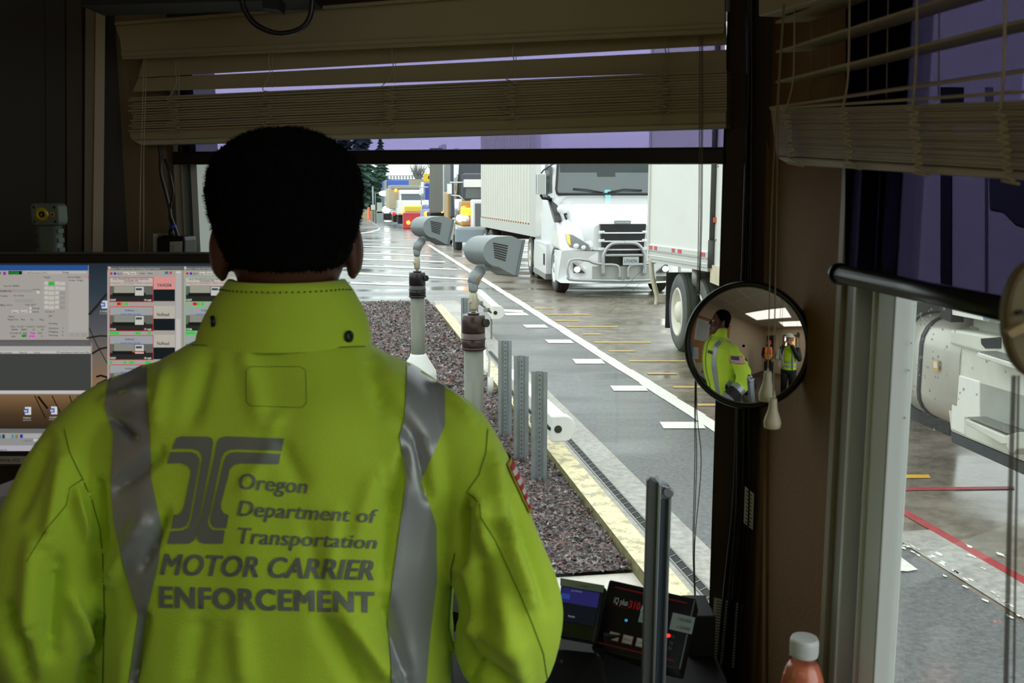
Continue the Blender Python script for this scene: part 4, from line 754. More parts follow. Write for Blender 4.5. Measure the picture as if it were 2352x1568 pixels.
mb.box((a, RW_OFF, RSILL), (a + .06, RW_OFF + .06, HEAD), vinyl); mb.box((a + 1.19, RW_OFF, RSILL), (a + 1.25, RW_OFF + .06, HEAD), vinyl); mb.box((a, RW_OFF, RSILL), (a + 1.25, RW_OFF + .06, RSILL + .06), vinyl); mb.box((a, RW_OFF, HEAD - .06), (a + 1.25, RW_OFF + .06, HEAD), vinyl)
struct(mb.build('window_3'), 'second right window behind the camera')
mb = MB(); dropm = glassmat('water_drop', (.96, .98, .98), 1.33, .05); rr = random.Random(12); dw = mat('drop_bright', (225, 232, 232), .15, alpha=.75)
for i in range(70):
    x, y = rr.uniform(2066, 2330), rr.uniform(700, 1010)
    if rr.random() < .5: x = rr.uniform(2066, 2180); y = rr.uniform(700, 900)
    p = RPn.M @ RPn.l(x, y, RW_OFF + .0225); r = rr.uniform(.0006, .0013); mb.sph(p, (r, r, r * 1.4), dw, 8, 6)
mb.build('water_drops', o)['kind'] = 'stuff'
mb = MB()
for (x0, y0, x1, y1) in ((1402, 692, 1440, 655), (1440, 655, 1482, 612), (1447, 676, 1470, 650), (1398, 718, 1416, 702)): mb.tube([FP.M @ FP.l(x0, y0, .1245), FP.M @ FP.l(x1, y1, .1245)], .0004, dw, 5)
mb.build('water_streaks', bpy.data.objects['window_1'])['kind'] = 'stuff'
# --- front roller shade
def shademat(name, t, f):
    m = bpy.data.materials.new(name); m.use_nodes = True; nt = m.node_tree; nt.nodes.clear(); o = nt.nodes.new('ShaderNodeOutputMaterial'); mx = nt.nodes.new('ShaderNodeMixShader'); t_ = nt.nodes.new('ShaderNodeBsdfTransparent'); g = nt.nodes.new('ShaderNodeBsdfDiffuse')
    t_.inputs[0].default_value = (*t, 1); g.inputs[0].default_value = (*f, 1); mx.inputs[0].default_value = .10; nt.links.new(t_.outputs[0], mx.inputs[1]); nt.links.new(g.outputs[0], mx.inputs[2]); nt.links.new(mx.outputs[0], o.inputs[0]); return m
shm = shademat('purple_screen_fabric', (.53, .48, .66), (.03, .026, .05)); shm2 = shademat('screen_fabric_grazing_view', (.27, .24, .36), (.014, .012, .02))  # second tint darkened to stand for light lost at the grazing view
rt = empty('roller_shade', FP.M @ V((-.7, .05, 2.0))); I = Matrix.Translation(-rt.location); tag(rt, 'purple tinted roller shade half lowered over the front window', 'roller shade')
mb = MB(); mb.T = I; slab(mb, FP, [(420, 78), (1665, 20), (1665, 350), (408, 350)], shm, .028, .0006); mb.build('fabric', rt)
mb = MB(); mb.T = I; slab(mb, FP, [(394, 348), (1664, 337), (1664, 377), (394, 378)], blackp, .010, .018); mb.build('bottom_bar', rt, bevel=.004)
# --- right roller shade
rt = empty('roller_shade', RPn.M @ V((.1, .04, 2.0))); I = Matrix.Translation(-rt.location); tag(rt, 'purple roller shade on the right window, tint darkened for the grazing view', 'roller shade')
mb = MB(); mb.T = I; slab(mb, RPn, [(1944, -150), (2500, -500), (2800, -800), (2800, 900), (2420, 730), (1940, 622)], shm2, .035, .0006); mb.build('fabric', rt)
mb = MB(); mb.T = I
e0, e1 = RPn.M @ RPn.l(1928, 629, .030), RPn.M @ RPn.l(2480, 746, .030); mb.cyl(e0, e1, .0125, blackp, 16); mb.cyl(e0 - (e1 - e0).normalized() * .004, e0 + (e1 - e0).normalized() * .004, .0150, blackp, 16); mb.build('bottom_bar', rt)
# --- blinds
def slat(mb, P, a, b, off, depth, th, m, tilt=0.0):
    pa, pb_ = P.l(*a, off), P.l(*b, off); dz = sin(tilt) * depth; dy = cos(tilt) * depth
    A = [P.M @ v for v in (pa, pb_, pb_ + V((0, dy, dz)), pa + V((0, dy, dz)))]
    up = V((0, 0, th)); mb.hexa([*A, *[x + up for x in A]], m)
def squig(P, top, y0, y1, x0, x1, off, amp, turns, r, seed, tail=None, xamp=1.0):
    rr = random.Random(seed); pts = []
    if top: pts += [(x, y, off) for x, y in top]
    n = turns * 2
    for i in range(n + 1):
        f = i / n; x = x0 + (x1 - x0) * f + (amp if i % 2 else -amp) * rr.uniform(.5, 1.1); pts.append((x, y0 + (y1 - y0) * f + rr.uniform(-2, 2), off - rr.uniform(0, .006)))
    if tail: pts += [(x, y, off) for x, y in tail]
    mb = MB(); mb.tube(smoothpts([P.M @ P.l(x, y, o) for x, y, o in pts], 5), r, cordm, 6); return mb
rt = empty('venetian_blind', FP.M @ V((-.7, 0, 2.1))); I = Matrix.Translation(-rt.location); tag(rt, 'cream venetian blind bunched up over the front window', 'blind')
def T_(mb): mb.v = [I @ v for v in mb.v]; return mb
mb = MB(); slab(mb, FP, [(262, 52), (268, 72), (275, 92), (280, 137), (1662, 77), (1666, 60), (1664, -35), (1660, -60)], slatm, -.045, .010); slab(mb, FP, [(262, 58), (1664, -50), (1664, -60), (262, 50)], slatm, -.055, .012); slab(mb, FP, [(276, 118), (1664, 52), (1663, 64), (278, 130)], slatm, -.049, .01)
T_(mb).build('valance', rt, bevel=.002)
mb = MB()
slab(mb, FP, [(330, 128), (1668, 60), (1668, 103), (318, 178)], slatm, -.012, .003); slab(mb, FP, [(318, 180), (1668, 114), (1668, 163), (304, 211)], slatm, -.010, .003)
n = 15; rr = random.Random(3)
for i in range(n):
    f = i / (n - 1); slat(mb, FP, (300 + rr.uniform(-6, 6), 228 + f * 80 + rr.uniform(-.5, .5)), (1669, 167 + f * 90 + rr.uniform(-.6, .6)), -.025 + rr.uniform(-.003, .003), .05, .0038, slatm, R(rr.uniform(-1, 1) + 1.5))
T_(mb).build('slats', rt)
mb = MB(); slab(mb, FP, [(296, 307), (1668, 256), (1668, 281), (302, 322)], slatm, -.027, .05); slab(mb, FP, [(302, 322), (1668, 281), (1668, 293), (322, 333)], mat('rail_light_edge', (196, 190, 165), .5), -.020, .04); T_(mb).build('bottom_rail', rt, bevel=.002)
for k, (x, yt, yb) in enumerate(((398, 228, 300), (612, 206, 296), (895, 196, 280), (1172, 182, 268), (1522, 168, 250))):
    T_(squig(FP, [(x + 6, yt - 90), (x + 5, yt - 60), (x + 8, yt - 40), (x - 4, yt - 12)], yt, yb, x + 2, x - 2, -.034, 17, 8, .0009, k, [(x - 22, yb + 6), (x + 20, yb + 2), (x - 5, yb + 20), (x + 18, yb + 30)])).build('ladder_cord', rt)
    mb = MB(); mb.tube([FP.M @ FP.l(x + 14, yt - 92, -.03), FP.M @ FP.l(x + 13, yt - 4, -.03)], .0007, cordm, 5); T_(mb).build('ladder_cord', rt)
mb = MB(); mb.tube([FP.M @ FP.l(x, y, -.036) for x, y in ((1500, 256), (1400, 262), (1320, 268))], .0001, slatm, 3) if False else None
mb = MB()
for x in (331, 337): mb.tube([FP.M @ FP.l(x, 135, -.05), FP.M @ FP.l(x - 7, 350, -.05), FP.M @ FP.l(x - 12 + (x - 331) * .8, 640, -.05)], .0009, cordm, 5)
T_(mb).build('lift_cord', rt)
mb = MB()
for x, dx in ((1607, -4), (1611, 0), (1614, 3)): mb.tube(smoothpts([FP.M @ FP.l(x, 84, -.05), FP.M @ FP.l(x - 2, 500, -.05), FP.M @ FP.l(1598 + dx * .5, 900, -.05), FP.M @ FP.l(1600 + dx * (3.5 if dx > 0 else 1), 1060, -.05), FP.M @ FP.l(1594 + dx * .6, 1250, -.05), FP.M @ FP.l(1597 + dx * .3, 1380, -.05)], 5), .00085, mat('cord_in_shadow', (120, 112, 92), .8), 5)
T_(mb).build('lift_cord', rt)
mb = MB(); p = FP.M @ FP.l(1597, 1376, -.05); q = FP.M @ FP.l(1590, 1550, -.05); mb.tube([p, (p + q) / 2, q], .0022, cordm, 6); mb.lathe([(.003, 0), (.004, -.003)], cordm, 8, at=p); T_(mb).build('lift_cord', rt)
def tassel(p, L, parent, m):
    mb = MB(); mb.lathe([(.0045, 0), (.0055, -.003), (.0058, -.010), (.0065, -.016), (.0105, -.028), (.0120, -.034), (.0110, -.041), (.0085, -.0425)], m, 18, at=p); mb.cyl(p, V(p) + V((0, 0, .004)), .0012, m, 6); return mb
tm = mat('tassel_ivory', (206, 196, 168), .4)
T_(tassel(FP.M @ FP.l(1590, 1545, -.05), 1, None, tm)).build('tassel', rt)
rt = empty('venetian_blind', RPn.M @ V((.2, 0, 2.1))); I = Matrix.Translation(-rt.location); tag(rt, 'cream venetian blind bunched low over the right window', 'blind')
mb = MB(); slab(mb, RPn, [(1742, 5), (1742, 38), (1990, -32), (2400, -180), (2400, -300), (1742, -80)], slatm, -.05, .05); T_(mb).build('valance', rt, bevel=.002)
mb = MB()
for (a, b) in (((1781, 54), (2420, -200)), ((1782, 122), (2420, -78)), ((1781, 191), (2500, 14))): slat(mb, RPn, a, b, -.03, .05, .003, slatm, R(4))
slat(mb, RPn, (1767, 250), (2500, 148), -.03, .05, .003, slatm, R(10)); slat(mb, RPn, (1769, 253), (2500, 205), -.03, .05, .003, slatm, R(4))
n = 24
for i in range(n): f = i / (n - 1); slat(mb, RPn, (1771 + 12 * f, 256 + f * 100), (2500, 232 + f * 168 + rr.uniform(-1, 1)), -.028 + rr.uniform(-.002, .002), .05, .0021, slatm)
T_(mb).build('slats', rt)
mb = MB(); slab(mb, RPn, [(1786, 358), (2500, 404), (2500, 424), (1812, 378), (1790, 366)], slatm, -.03, .05); T_(mb).build('bottom_rail', rt, bevel=.002)
for k, (x, yt, yb, r_c) in enumerate(((1806, 262, 360, .0010), (1938, 254, 366, .0012), (2097, 252, 382, .0013), (2300, 258, 400, .0014))):
    xt = (1826, 1952, 2107, 2309)[k]
    T_(squig(RPn, [(xt, -40), (xt - 2, 120), (xt - 6, 195), (x - 2, yt - 8)], yt, yb, x, x + 14, -.036, 11 + k, 9, r_c, 20 + k, [(x + 30, yb + 16), (x + 2, yb + 14), (x + 40, yb + 22)])).build('ladder_cord', rt)
for (x, x2) in ((1866, 1862), (1907, 1903), (1996, 1993), (2041, 2036), (2158, 2156), (2360, 2358)):
    mb = MB(); mb.tube([RPn.M @ RPn.l(x, -60, -.0 + .015), RPn.M @ RPn.l(x2, 226, .015)], .0008, cordm, 5); T_(mb).build('ladder_cord', rt)
mb = MB(); lc = mat('pull_cord', (150, 140, 116), .8)
for (xa, xb, yb) in ((1800, 1764, 852), (1803, 1776, 915)): mb.tube(smoothpts([RPn.M @ RPn.l(xa, 10, -.055), RPn.M @ RPn.l(xa - 14, 220, -.055), RPn.M @ RPn.l(xb + 8, 500, -.055), RPn.M @ RPn.l(xb, yb, -.055)], 4), .0009, lc, 5)
T_(mb).build('lift_cord', rt)
for (x, y) in ((1764, 852), (1776, 914)): T_(tassel(RPn.M @ RPn.l(x, y, -.055), 1, None, tm)).build('tassel', rt)
# --- cables on the dark post
rt = empty('cable_bundle', FP.M @ V((.05, 0, 1.4))); I = Matrix.Translation(-rt.location); tag(rt, 'bundle of black cables running down the dark corner post', 'cables')
cabm = mat('black_cable', (18, 18, 19), .35)
for k in range(6):
    xs = [1712 + k * 3, 1716 + k * 3, 1708 + k * 4, 1694 + k * 5, 1688 + k * 6, 1668 + k * 8, 1642 + k * 10]; ys = [-80, 150, 500, 900, 1150, 1350, 1620]
    mb = MB(); mb.tube(smoothpts([FP.M @ FP.l(x + (3 * sin(k * 2 + i)), y, -.004 - .004 * (k % 2)) for i, (x, y) in enumerate(zip(xs, ys))], 5), .0033 - .0003 * (k % 3), cabm, 8); T_(mb).build('cable', rt)
inkm = mat('ink_dark', (40, 40, 44), .6); paperm = mat('paper_white', (206, 204, 196), .8)
def paper(name, pts, P, off, label, lines, rows=8):
    mb = MB(); slab(mb, P, pts, paperm, off, .0006)
    (x0, y0), (x1, y1), (x2, y2), (x3, y3) = pts[:4]
    rr = random.Random(5)
    for r in range(rows):
        f = (r + .8) / (rows + .6)
        for (u0, u1) in lines:
            u1 = u1 - rr.uniform(0, .1) * (u1 - u0)
            P0 = lambda u, v: (x0 + (x1 - x0) * u + (x3 - x0) * v, y0 + (y1 - y0) * u + (y3 - y0) * v)
            slab(mb, P, [P0(u0, f), P0(u1, f), P0(u1, f + .25 / rows), P0(u0, f + .25 / rows)], inkm, off - .0006, .0004)
    tag(mb.build(name), label, 'paper')
paper('paper_label', [(1711, 1116), (1732, 1134), (1729, 1217), (1708, 1200)], FP, -.010, 'small printed white label taped to the dark post', [(.15, .85)], 9)
paper('notice_sheet', [(1640, 1372), (1704, 1387), (1698, 1536), (1632, 1520)], FP, -.0, 'white sheet with columns of numbers behind the cables', [(.1, .3), (.36, .56), (.62, .88)], 22)
# --- convex mirror
mc = atY(1713, 793, 1.585); viewd = (EYE - mc).normalized()
RM = .30; rad = .0955; tilt = R(14.5)
# axis: view direction turned away to the left
ax = Matrix.Rotation(-tilt, 3, 'Z') @ viewd; ax = (ax - V((0, 0, .075))).normalized()
Mm = Matrix.Translation(mc) @ V((0, 0, 1)).rotation_difference(ax).to_matrix().to_4x4()
rt = empty('convex_mirror', mc); tag(rt, 'round black-rimmed convex mirror on the post reflecting the officer', 'mirror'); I = Matrix.Translation(-mc)
mb = MB(); mb.T = I @ Mm; N = 40; h0 = sqrt(RM * RM - rad * rad); pf = []
for j in range(N): r = rad * (1 - j / N) ; pf.append((max(r, 1e-5), sqrt(RM * RM - r * r) - h0 - .002))
mb.lathe(pf, mat('mirror_glass', (250, 250, 250), .0, 1), 96, caps=False); mb.build('mirror_face', rt)
mb = MB(); mb.T = I @ Mm; mb.lathe([(rad - .002, -.006), (rad - .001, .0005), (rad, .002), (rad + .004, .004), (rad + .0075, .0), (rad + .0085, -.010), (rad + .006, -.016), (rad - .004, -.018)], mat('mirror_rim_black', (10, 10, 11), .22), 72); mb.build('rim', rt)
mb = MB(); mb.T = I; mb.cyl(mc - ax * .02, mc + V((.055, .13, 0)), .008, blackm, 10); mb.build('bracket', rt)
# ================================================================ monitor, desk and small things
def emit(name, rgb, k=1.0):
    if name in MATS: return MATS[name]
    m = mat(name, (8, 8, 8), .4, emit=k, emit_rgb=rgb, spec=.2); return m
desk = mat('desk_laminate', (18, 17, 17), .8)
mb = MB(); mb.box((-1.45, 1.42, 1.30), (-.18, 1.92, 1.335), desk); mb.box((-.18, 1.42, 1.30), (-.02, 1.66, 1.335), desk); mb.box((-.02, 1.26, 1.30), (.34, 1.66, 1.335), desk); mb.box((-1.45, 1.5, FLZ), (-1.40, 1.88, 1.30), desk); mb.box((.28, 1.4, FLZ), (.33, 1.6, 1.30), desk)
tag(mb.build('desk', loc=(-.6, 1.6, FLZ)), 'dark standing-height desk below the front window', 'desk')
mb = MB(); mb.T = RPn.M; mb.box((.10, .0 - .13, 1.30), (1.5, RW_OFF, 1.335), mat('counter_dark', (58, 46, 34), .5)); mb.T = None
tag(mb.build('counter'), 'dark counter below the right window', 'counter')
# --- monitor
Ym = 1.76; L_ = lambda x, y, o=0.0: atY(x, y, Ym - o)
mo = L_(150, 830); mo.z = 1.335; rt = empty('computer_monitor', mo); tag(rt, 'wide black computer monitor showing weigh station windows', 'monitor'); I = Matrix.Translation(-mo)
def fr(mb, x0, y0, x1, y1, o0, o1, m):
    a, b, c, d = [L_(x, y, 0) for x, y in ((x0, y1), (x1, y1), (x1, y0), (x0, y0))]
    P = [I @ V((p.x, p.y - o1, p.z)) for p in (a, b)] + [I @ V((p.x, p.y - o0, p.z)) for p in (b, a)] + [I @ V((p.x, p.y - o1, p.z)) for p in (d, c)] + [I @ V((p.x, p.y - o0, p.z)) for p in (c, d)]
    mb.hexa(P, m)
mb = MB(); fr(mb, -265, 583, 590, 604, -.03, .006, blackp); fr(mb, -265, 1036, 590, 1072, -.03, .006, blackp); fr(mb, -265, 604, -250, 1036, -.03, .006, blackp); fr(mb, 575, 604, 590, 1036, -.03, .006, blackp); fr(mb, -265, 583, 590, 1072, -.05, -.004, blackm)
mb.build('bezel', rt, bevel=.002)
mb = MB(); fr(mb, -265, 579, 590, 583, -.01, .004, mat('bezel_edge_grey', (70, 72, 70), .4)); mb.build('bezel_edge', rt)
mb = MB(); a = I @ V((mo.x, Ym + .02, 1.335)); mb.box(a + V((-.13, -.02, 0)), a + V((.13, .18, .012)), blackm); mb.box(a + V((-.03, .02, .01)), a + V((.03, .05, .3)), blackm); mb.build('stand', rt)
scr = bpy.data.materials.new('desktop_wallpaper'); scr.use_nodes = True; nt = scr.node_tree; b = nt.nodes['Principled BSDF']; b.inputs['Base Color'].default_value = (.01, .01, .01, 1); b.inputs['Roughness'].default_value = .4
tc = nt.nodes.new('ShaderNodeTexCoord'); sp = nt.nodes.new('ShaderNodeSeparateXYZ'); cr = nt.nodes.new('ShaderNodeValToRGB'); nt.links.new(tc.outputs['Generated'], sp.inputs[0]); nt.links.new(sp.outputs['Z'], cr.inputs[0]); nt.links.new(cr.outputs[0], b.inputs['Emission Color']); b.inputs['Emission Strength'].default_value = 1
el = cr.color_ramp.elements; el[0].position = 0; el[0].color = lin((8, 7, 6)); el[1].position = 1; el[1].color = lin((28, 40, 52))
for p_, c_ in ((.09, (14, 12, 9)), (.12, (44, 34, 24)), (.2, (70, 54, 36)), (.24, (92, 70, 46)), (.34, (132, 102, 72)), (.5, (110, 98, 88)), (.66, (78, 80, 84)), (.85, (44, 56, 66))): e_ = el.new(p_); e_.color = lin(c_)
mb = MB(); fr(mb, -250, 604, 575, 1036, -.004, .0, scr); screen = mb.build('screen', rt)
def sub(name, parent, rects, texts=(), lines=(), base=.0006):
    mb = MB()
    for i, (x0, y0, x1, y1, c, lv) in enumerate(rects): fr(mb, x0, y0, x1, y1, base + lv * .0002 - .0002, base + lv * .0002, emit('ui_%d_%d_%d' % c, c))
    for (s, x, y, h, c, w_) in texts:
        p = I @ L_(x, y, 0); p.y -= base + .0018; k = Ym / F / 1.0
        text(mb, s, Matrix.Translation(p) @ Matrix.Rotation(R(90), 4, 'X'), h * k, emit('ui_%d_%d_%d' % c, c), w=w_ * k, bold=.01)
    for pts, r, c in lines: mb.tube([(I @ L_(x, y, 0)) - V((0, base, 0)) for x, y in pts], r * Ym / F, emit('ui_%d_%d_%d' % c, c), 5)
    return mb.build(name, parent, weld=False)
sub('wallpaper_grass', screen, [], lines=[([(245, 675), (225, 700), (205, 722)], 3, (38, 34, 32)), ([(205, 752), (222, 790), (250, 840), (255, 880)], 1, (30, 26, 22)), ([(252, 772), (230, 771), (200, 776)], 2, (34, 30, 26)), ([(250, 797), (230, 801), (212, 812)], 2.5, (34, 30, 26)), ([(252, 868), (232, 862), (222, 865)], 2.5, (20, 16, 12)), ([(250, 870), (225, 882), (210, 905)], 3, (20, 16, 12)), ([(80, 908), (105, 960)], 1.2, (24, 18, 12)), ([(120, 908), (146, 962)], 1.2, (24, 18, 12)), ([(160, 908), (170, 940)], 1.2, (24, 18, 12)), ([(178, 908), (190, 925)], 1.2, (24, 18, 12)), ([(88, 910), (110, 938)], 2.5, (20, 15, 10))], base=.0008)
G = (158, 154, 148); GD = (120, 116, 112); K = (50, 50, 52); Wt = (196, 192, 184); GN = (40, 176, 60)
rects = [(-250, 609, 204, 780, G, 0), (-250, 609, 203, 621, (36, 78, 140), 1), (20, 622, 51, 630, (14, 34, 16), 2), (58, 622, 143, 629, (172, 168, 162), 1), (146, 622, 199, 628, (176, 172, 166), 1), (158, 639, 202, 762, (166, 162, 156), 1), (112, 647, 124, 654, GN, 2), (50, 767, 62, 774, (80, 140, 84), 2), (68, 767, 82, 775, (214, 110, 200), 2), (0, 624, 2, 630, K, 2), (8, 624, 14, 631, (130, 50, 140), 2)]
for i in range(6):
    y = 646 + i * 11
    rects += [(102, y, 111, y + 8, (186, 182, 176), 1), (112, y + 1, 125, y + 9, (184, 182, 172) if i else GN, 2), (127, y, 136, y + 8, (186, 182, 176), 1), (137, y + 1, 150, y + 9, (184, 182, 172) if i < 2 else (146, 142, 138), 2)]
rects += [(0, 664, 76, 671, (148, 144, 140), 1), (35, 686, 76, 694, (150, 146, 142), 1), (27, 712, 43, 719, (190, 186, 180), 1), (47, 712, 63, 719, (190, 186, 180), 1), (85, 667, 91, 674, Wt, 1), (68, 705, 73, 710, Wt, 1), (68, 713, 73, 718, Wt, 1), (161, 765, 170, 773, (150, 146, 142), 2), (174, 765, 183, 773, (150, 146, 142), 2), (187, 765, 200, 773, (150, 146, 142), 2), (203, 632, 205, 640, (200, 60, 60), 2)]
tx = [('10250', 23, 629, 6, GN, 22), ('Weight', 102, 638, 4, K, 15), ('Group Weight', 157, 638, 4, K, 30), ('Group  Weight', 160, 645, 4, K, 33), ('Acct No 000899', 10, 658, 4, K, 36), ('No Plate', 78, 666, 3.4, K, 16), ('INFORMATION', 0, 670, 4, K, 28), ('Trailer', 2, 681, 4, K, 18), ('No of Axles', 33, 680, 3.6, K, 24), ('Make VOLV', 3, 702, 4, K, 28), ('Year 2017', 59, 701, 4, K, 26), ('Warning', 74, 709, 4, K, 18), ('Citation', 74, 717, 4, K, 17), ('Save', 30, 718, 4, K, 11), ('Cancel', 48, 718, 4, K, 14), ('Gross  0', 106, 717, 4, K, 20), ('Status', 21, 728, 4, K, 14), ('Weight Prmt', 19, 735, 4, K, 25), ('Pos', 50, 735, 4, K, 9), ('Tax', 71, 735, 4, K, 8), ('Reg', 93, 735, 4, K, 9), ('IRP', 114, 727, 4, K, 8), ('Pending', 114, 744, 4, K, 19), ('Scan  Comb 1 Comb 2  Comb 3', 26, 751, 4, K, 80), ('000   000     0      0', 28, 758, 4, K, 74), ('Comb 4  ISS   Tax   Clr', 24, 766, 4, K, 76), ('000', 28, 774, 4, K, 9), ('47', 53, 773, 4, (20, 60, 24), 7), ('17.14', 69, 773.5, 4, (80, 20, 70), 11), ('0', 96, 773, 4, K, 3), ('Citations     1', 113, 755, 4, K, 34), ('Weighing      0', 113, 763, 4, K, 34), ('Warnings      0', 113, 771, 4, K, 34), ('Image', 147, 627, 4, K, 13), ('CDB Description (12341)', 62, 628, 3.6, (90, 88, 86), 48)]
sub('program_window', screen, rects, tx)
sub('list_window', screen, [(-250, 787, 212, 905, (150, 146, 142), 0), (-250, 786, 211, 794, (96, 96, 98), 1), (-250, 795, 210, 805, (168, 166, 162), 1), (-250, 805, 208, 811, (184, 180, 176), 1), (-250, 812, 210, 896, (62, 64, 62), 1), (-250, 896, 207, 903, (186, 184, 182), 1), (207, 896, 211, 902, (160, 160, 160), 2)],
    [('Scale Location', -4, 813 - 2.4, 4, K, 34), ('Plate ID', 47, 810.5, 4, K, 17), ('Carrier', 80, 810.3, 4, K, 15), ('CP Lanes Reason Axle Gross Wgt', 132, 810, 4, K, 76), ('o o', 199, 789, 4, (60, 60, 62), 9)], base=.0016)
tsky = (150, 156, 158)
def reports(x, name, right, border, plates):
    rects = [(x, 611, right, 900, G, 0), (x, 611, right, 620, (92, 92, 90), 1), (x + 2, 612, x + 7, 619, Wt, 2), (x + 157, 622, x + 169, 900, (170, 168, 164), 1), (x + 158, 622, x + 168, 627, Wt, 2), (x + 158, 732, x + 168, 900, (186, 182, 176), 2), (x + 132, 623, x + 140, 629, (60, 110, 140), 2), (x + 143, 623, x + 148, 629, (200, 50, 50), 2), (x + 37, 624, x + 50, 631, Wt, 1), (x + 53, 624, x + 66, 631, Wt, 1)]
    texts = [('Report - Double Click Plate Text Background To Invert', x + 9, 618, 4, (170, 170, 168), 112), ('R', x + 2.6, 618.6, 5, (190, 40, 40) if border[0] > 150 else (40, 160, 60), 4), ('85 %', x + 24, 630, 4, K, 10), ('Help', x + 38, 630, 4, K, 10), ('VWS', x + 54, 630, 4, K, 11), ('Index', x + 76, 629, 4, K, 12), ('Plate', x + 95, 629, 4, K, 10)]
    lines = []
    for i, y in enumerate((636, 703, 769, 836)):
        r_ = x + 105
        rects += [(x + 5, y, r_ + 1, y + 57, border, 1), (x + 6.5, y + 1.5, r_ - .5, y + 55.5, (96, 98, 92), 2), (x + 6.5, y + 1.5, r_ - .5, y + 20, tsky if i else (180, 178, 172), 3), (x + 6.5, y + 40, r_ - .5, y + 55.5, (40, 40, 38), 3), (x + 106, y - 1, x + 155, y + 28, plates[i][1], 1), (x + 106, y + 28, x + 155, y + 55, (20, 28, 32), 1)]
        # little picture of a truck: box and cab
        rects += [(x + 16, y + 18, x + 62, y + 36, (132, 134, 124) if i else (150, 150, 136), 4), (x + 12, y + 36, x + 88, y + 44, (26, 26, 26), 4), (x + 64, y + 22, x + 84, y + 42, (190, 190, 184), 5), (x + 66, y + 25, x + 80, y + 30, (60, 70, 74), 6)]
        if i == 2: rects.append((x + 58, y + 36, x + 84, y + 39, (196, 70, 60), 6))
        texts += [(plates[i][0], x + 115, y + 22, 8, (20, 20, 22), 33 if i == 0 else 28), (('13247', '13236', '13227', '13220')[i], x + 7, y + 54, 4.5, (235, 235, 230), 14), (('14 mph', '17 mph', '18 mph', '16 mph')[i], x + 86, y + 54, 4.5, (235, 235, 230), 16)]
        if i == 0: texts += [('LKQ TRANSPORTATION SERVICES', x + 14, y + 6, 4, K, 82), ('YAHS304 OR', x + 38, y + 10.5, 4, K, 34), ('OVERGVW OVERWEIGHT SPEED CHANGE', x + 8, y + 15.5, 4, (190, 40, 40), 96)]
        else: texts += [('NoRead  --', x + 42, y + 11, 4.5, K, 28), ('PLATE_NOT_FOUND', x + 32, y + 20, 4.5, (60, 60, 190), 46)]
    mb = MB()
    o = sub(name, screen, rects, texts, base=.003)
    mb = MB()
    def dot(cx, cy, r, c): p = I @ L_(cx, cy, 0); k = Ym / F; mb.lathe([(r * k, 0), (r * k, .0003)], emit('ui_%d_%d_%d' % c, c), 14, at=(p.x, p.y - .0045, p.z), mtx=Matrix.Rotation(R(90), 4, 'X'))
    dot(x + 10, 627.5, 3, (210, 30, 30)); dot(x + 18.5, 627.5, 3, (30, 50, 190))
    for (dx, yy, c) in ((26, 697, (200, 30, 30)), (30, 697, (200, 30, 30)), (35, 697, (50, 190, 70)), (45, 697, (50, 190, 70)), (9, 764, (50, 190, 70)), (14, 764, (50, 190, 70)), (20, 764, (50, 190, 70)), (25, 764, (50, 190, 70)), (68, 764, (50, 190, 70)), (74, 764, (50, 190, 70)), (97, 764, (50, 190, 70)), (9, 831, (50, 190, 70)), (41, 831, (50, 190, 70)), (54, 831, (50, 190, 70)), (59, 831, (50, 190, 70)), (91, 831, (50, 190, 70)), (97, 831, (50, 190, 70))): dot(x + dx, yy, 3.6, c)
    mb.build('status_dots', screen)['kind'] = 'stuff'
reports(248, 'report_window', 421, (200, 40, 44), (('YAHS304', (206, 140, 136)), ('NoRead', (176, 172, 160)), ('NoRead', (176, 172, 160)), ('D00140', (176, 172, 160))))
reports(422, 'report_window', 573, (70, 200, 80), (('NoRead', (176, 172, 160)),) * 4)
def icon(x, y, nm, lb):
    sub('desktop_icon', screen, [(x, y, x + 14, y + 18, (200, 202, 204), 0), (x - 2, y + 4, x + 8, y + 14, (50, 84, 160), 1)], [('W', x - 1, y + 12, 6, (235, 235, 240), 8), (nm, x - 3, y + 26, 4, (190, 188, 184), 18), (lb, x - 4, y + 31, 3.5, (150, 148, 144), 20)], base=.001)
icon(58, 934, 'Citation', 'updates'); icon(118, 933, 'CASE', 'CATEGORY'); icon(234, 690, 'CASE', '10-16-NC')
sub('browser_window', screen, [(-250, 984, 134, 995, (104, 104, 104), 0), (-250, 994, 130, 1006, (150, 150, 150), 1), (0, 998, 4, 1006, (90, 120, 150), 2), (6, 997, 12, 1006, (60, 60, 60), 2), (27, 997, 33, 1006, (60, 150, 140), 2), (36, 997, 42, 1006, (130, 120, 70), 2), (47, 997, 53, 1005, (30, 50, 160), 2), (-250, 1006, 122, 1022, (138, 138, 138), 0), (55, 996, 128, 1005, (176, 176, 176), 1), (78, 1007, 84, 1013, (190, 190, 190), 2), (85, 1007, 91, 1013, (190, 190, 190), 2), (-250, 1022, 88, 1036, (168, 164, 172), 3)], [('search', 1, 1034, 5, (70, 70, 76), 17), ('OM 00', 55, 1013, 4, (100, 100, 100), 20)], base=.0012)
mb = MB(); p = I @ L_(-6, 1068, .0065); 
fr(mb, -60, 1045, 70, 1063, .0062, .0068, mat('sticker_cream', (196, 192, 178), .5)); q = I @ L_(-1, 1058, 0); q.y -= .0070; text(mb, 'ORWsb_POE', Matrix.Translation(q) @ Matrix.Rotation(R(90), 4, 'X'), 8.5 * Ym / F, inkm, w=53 * Ym / F); mb.build('asset_sticker', rt)
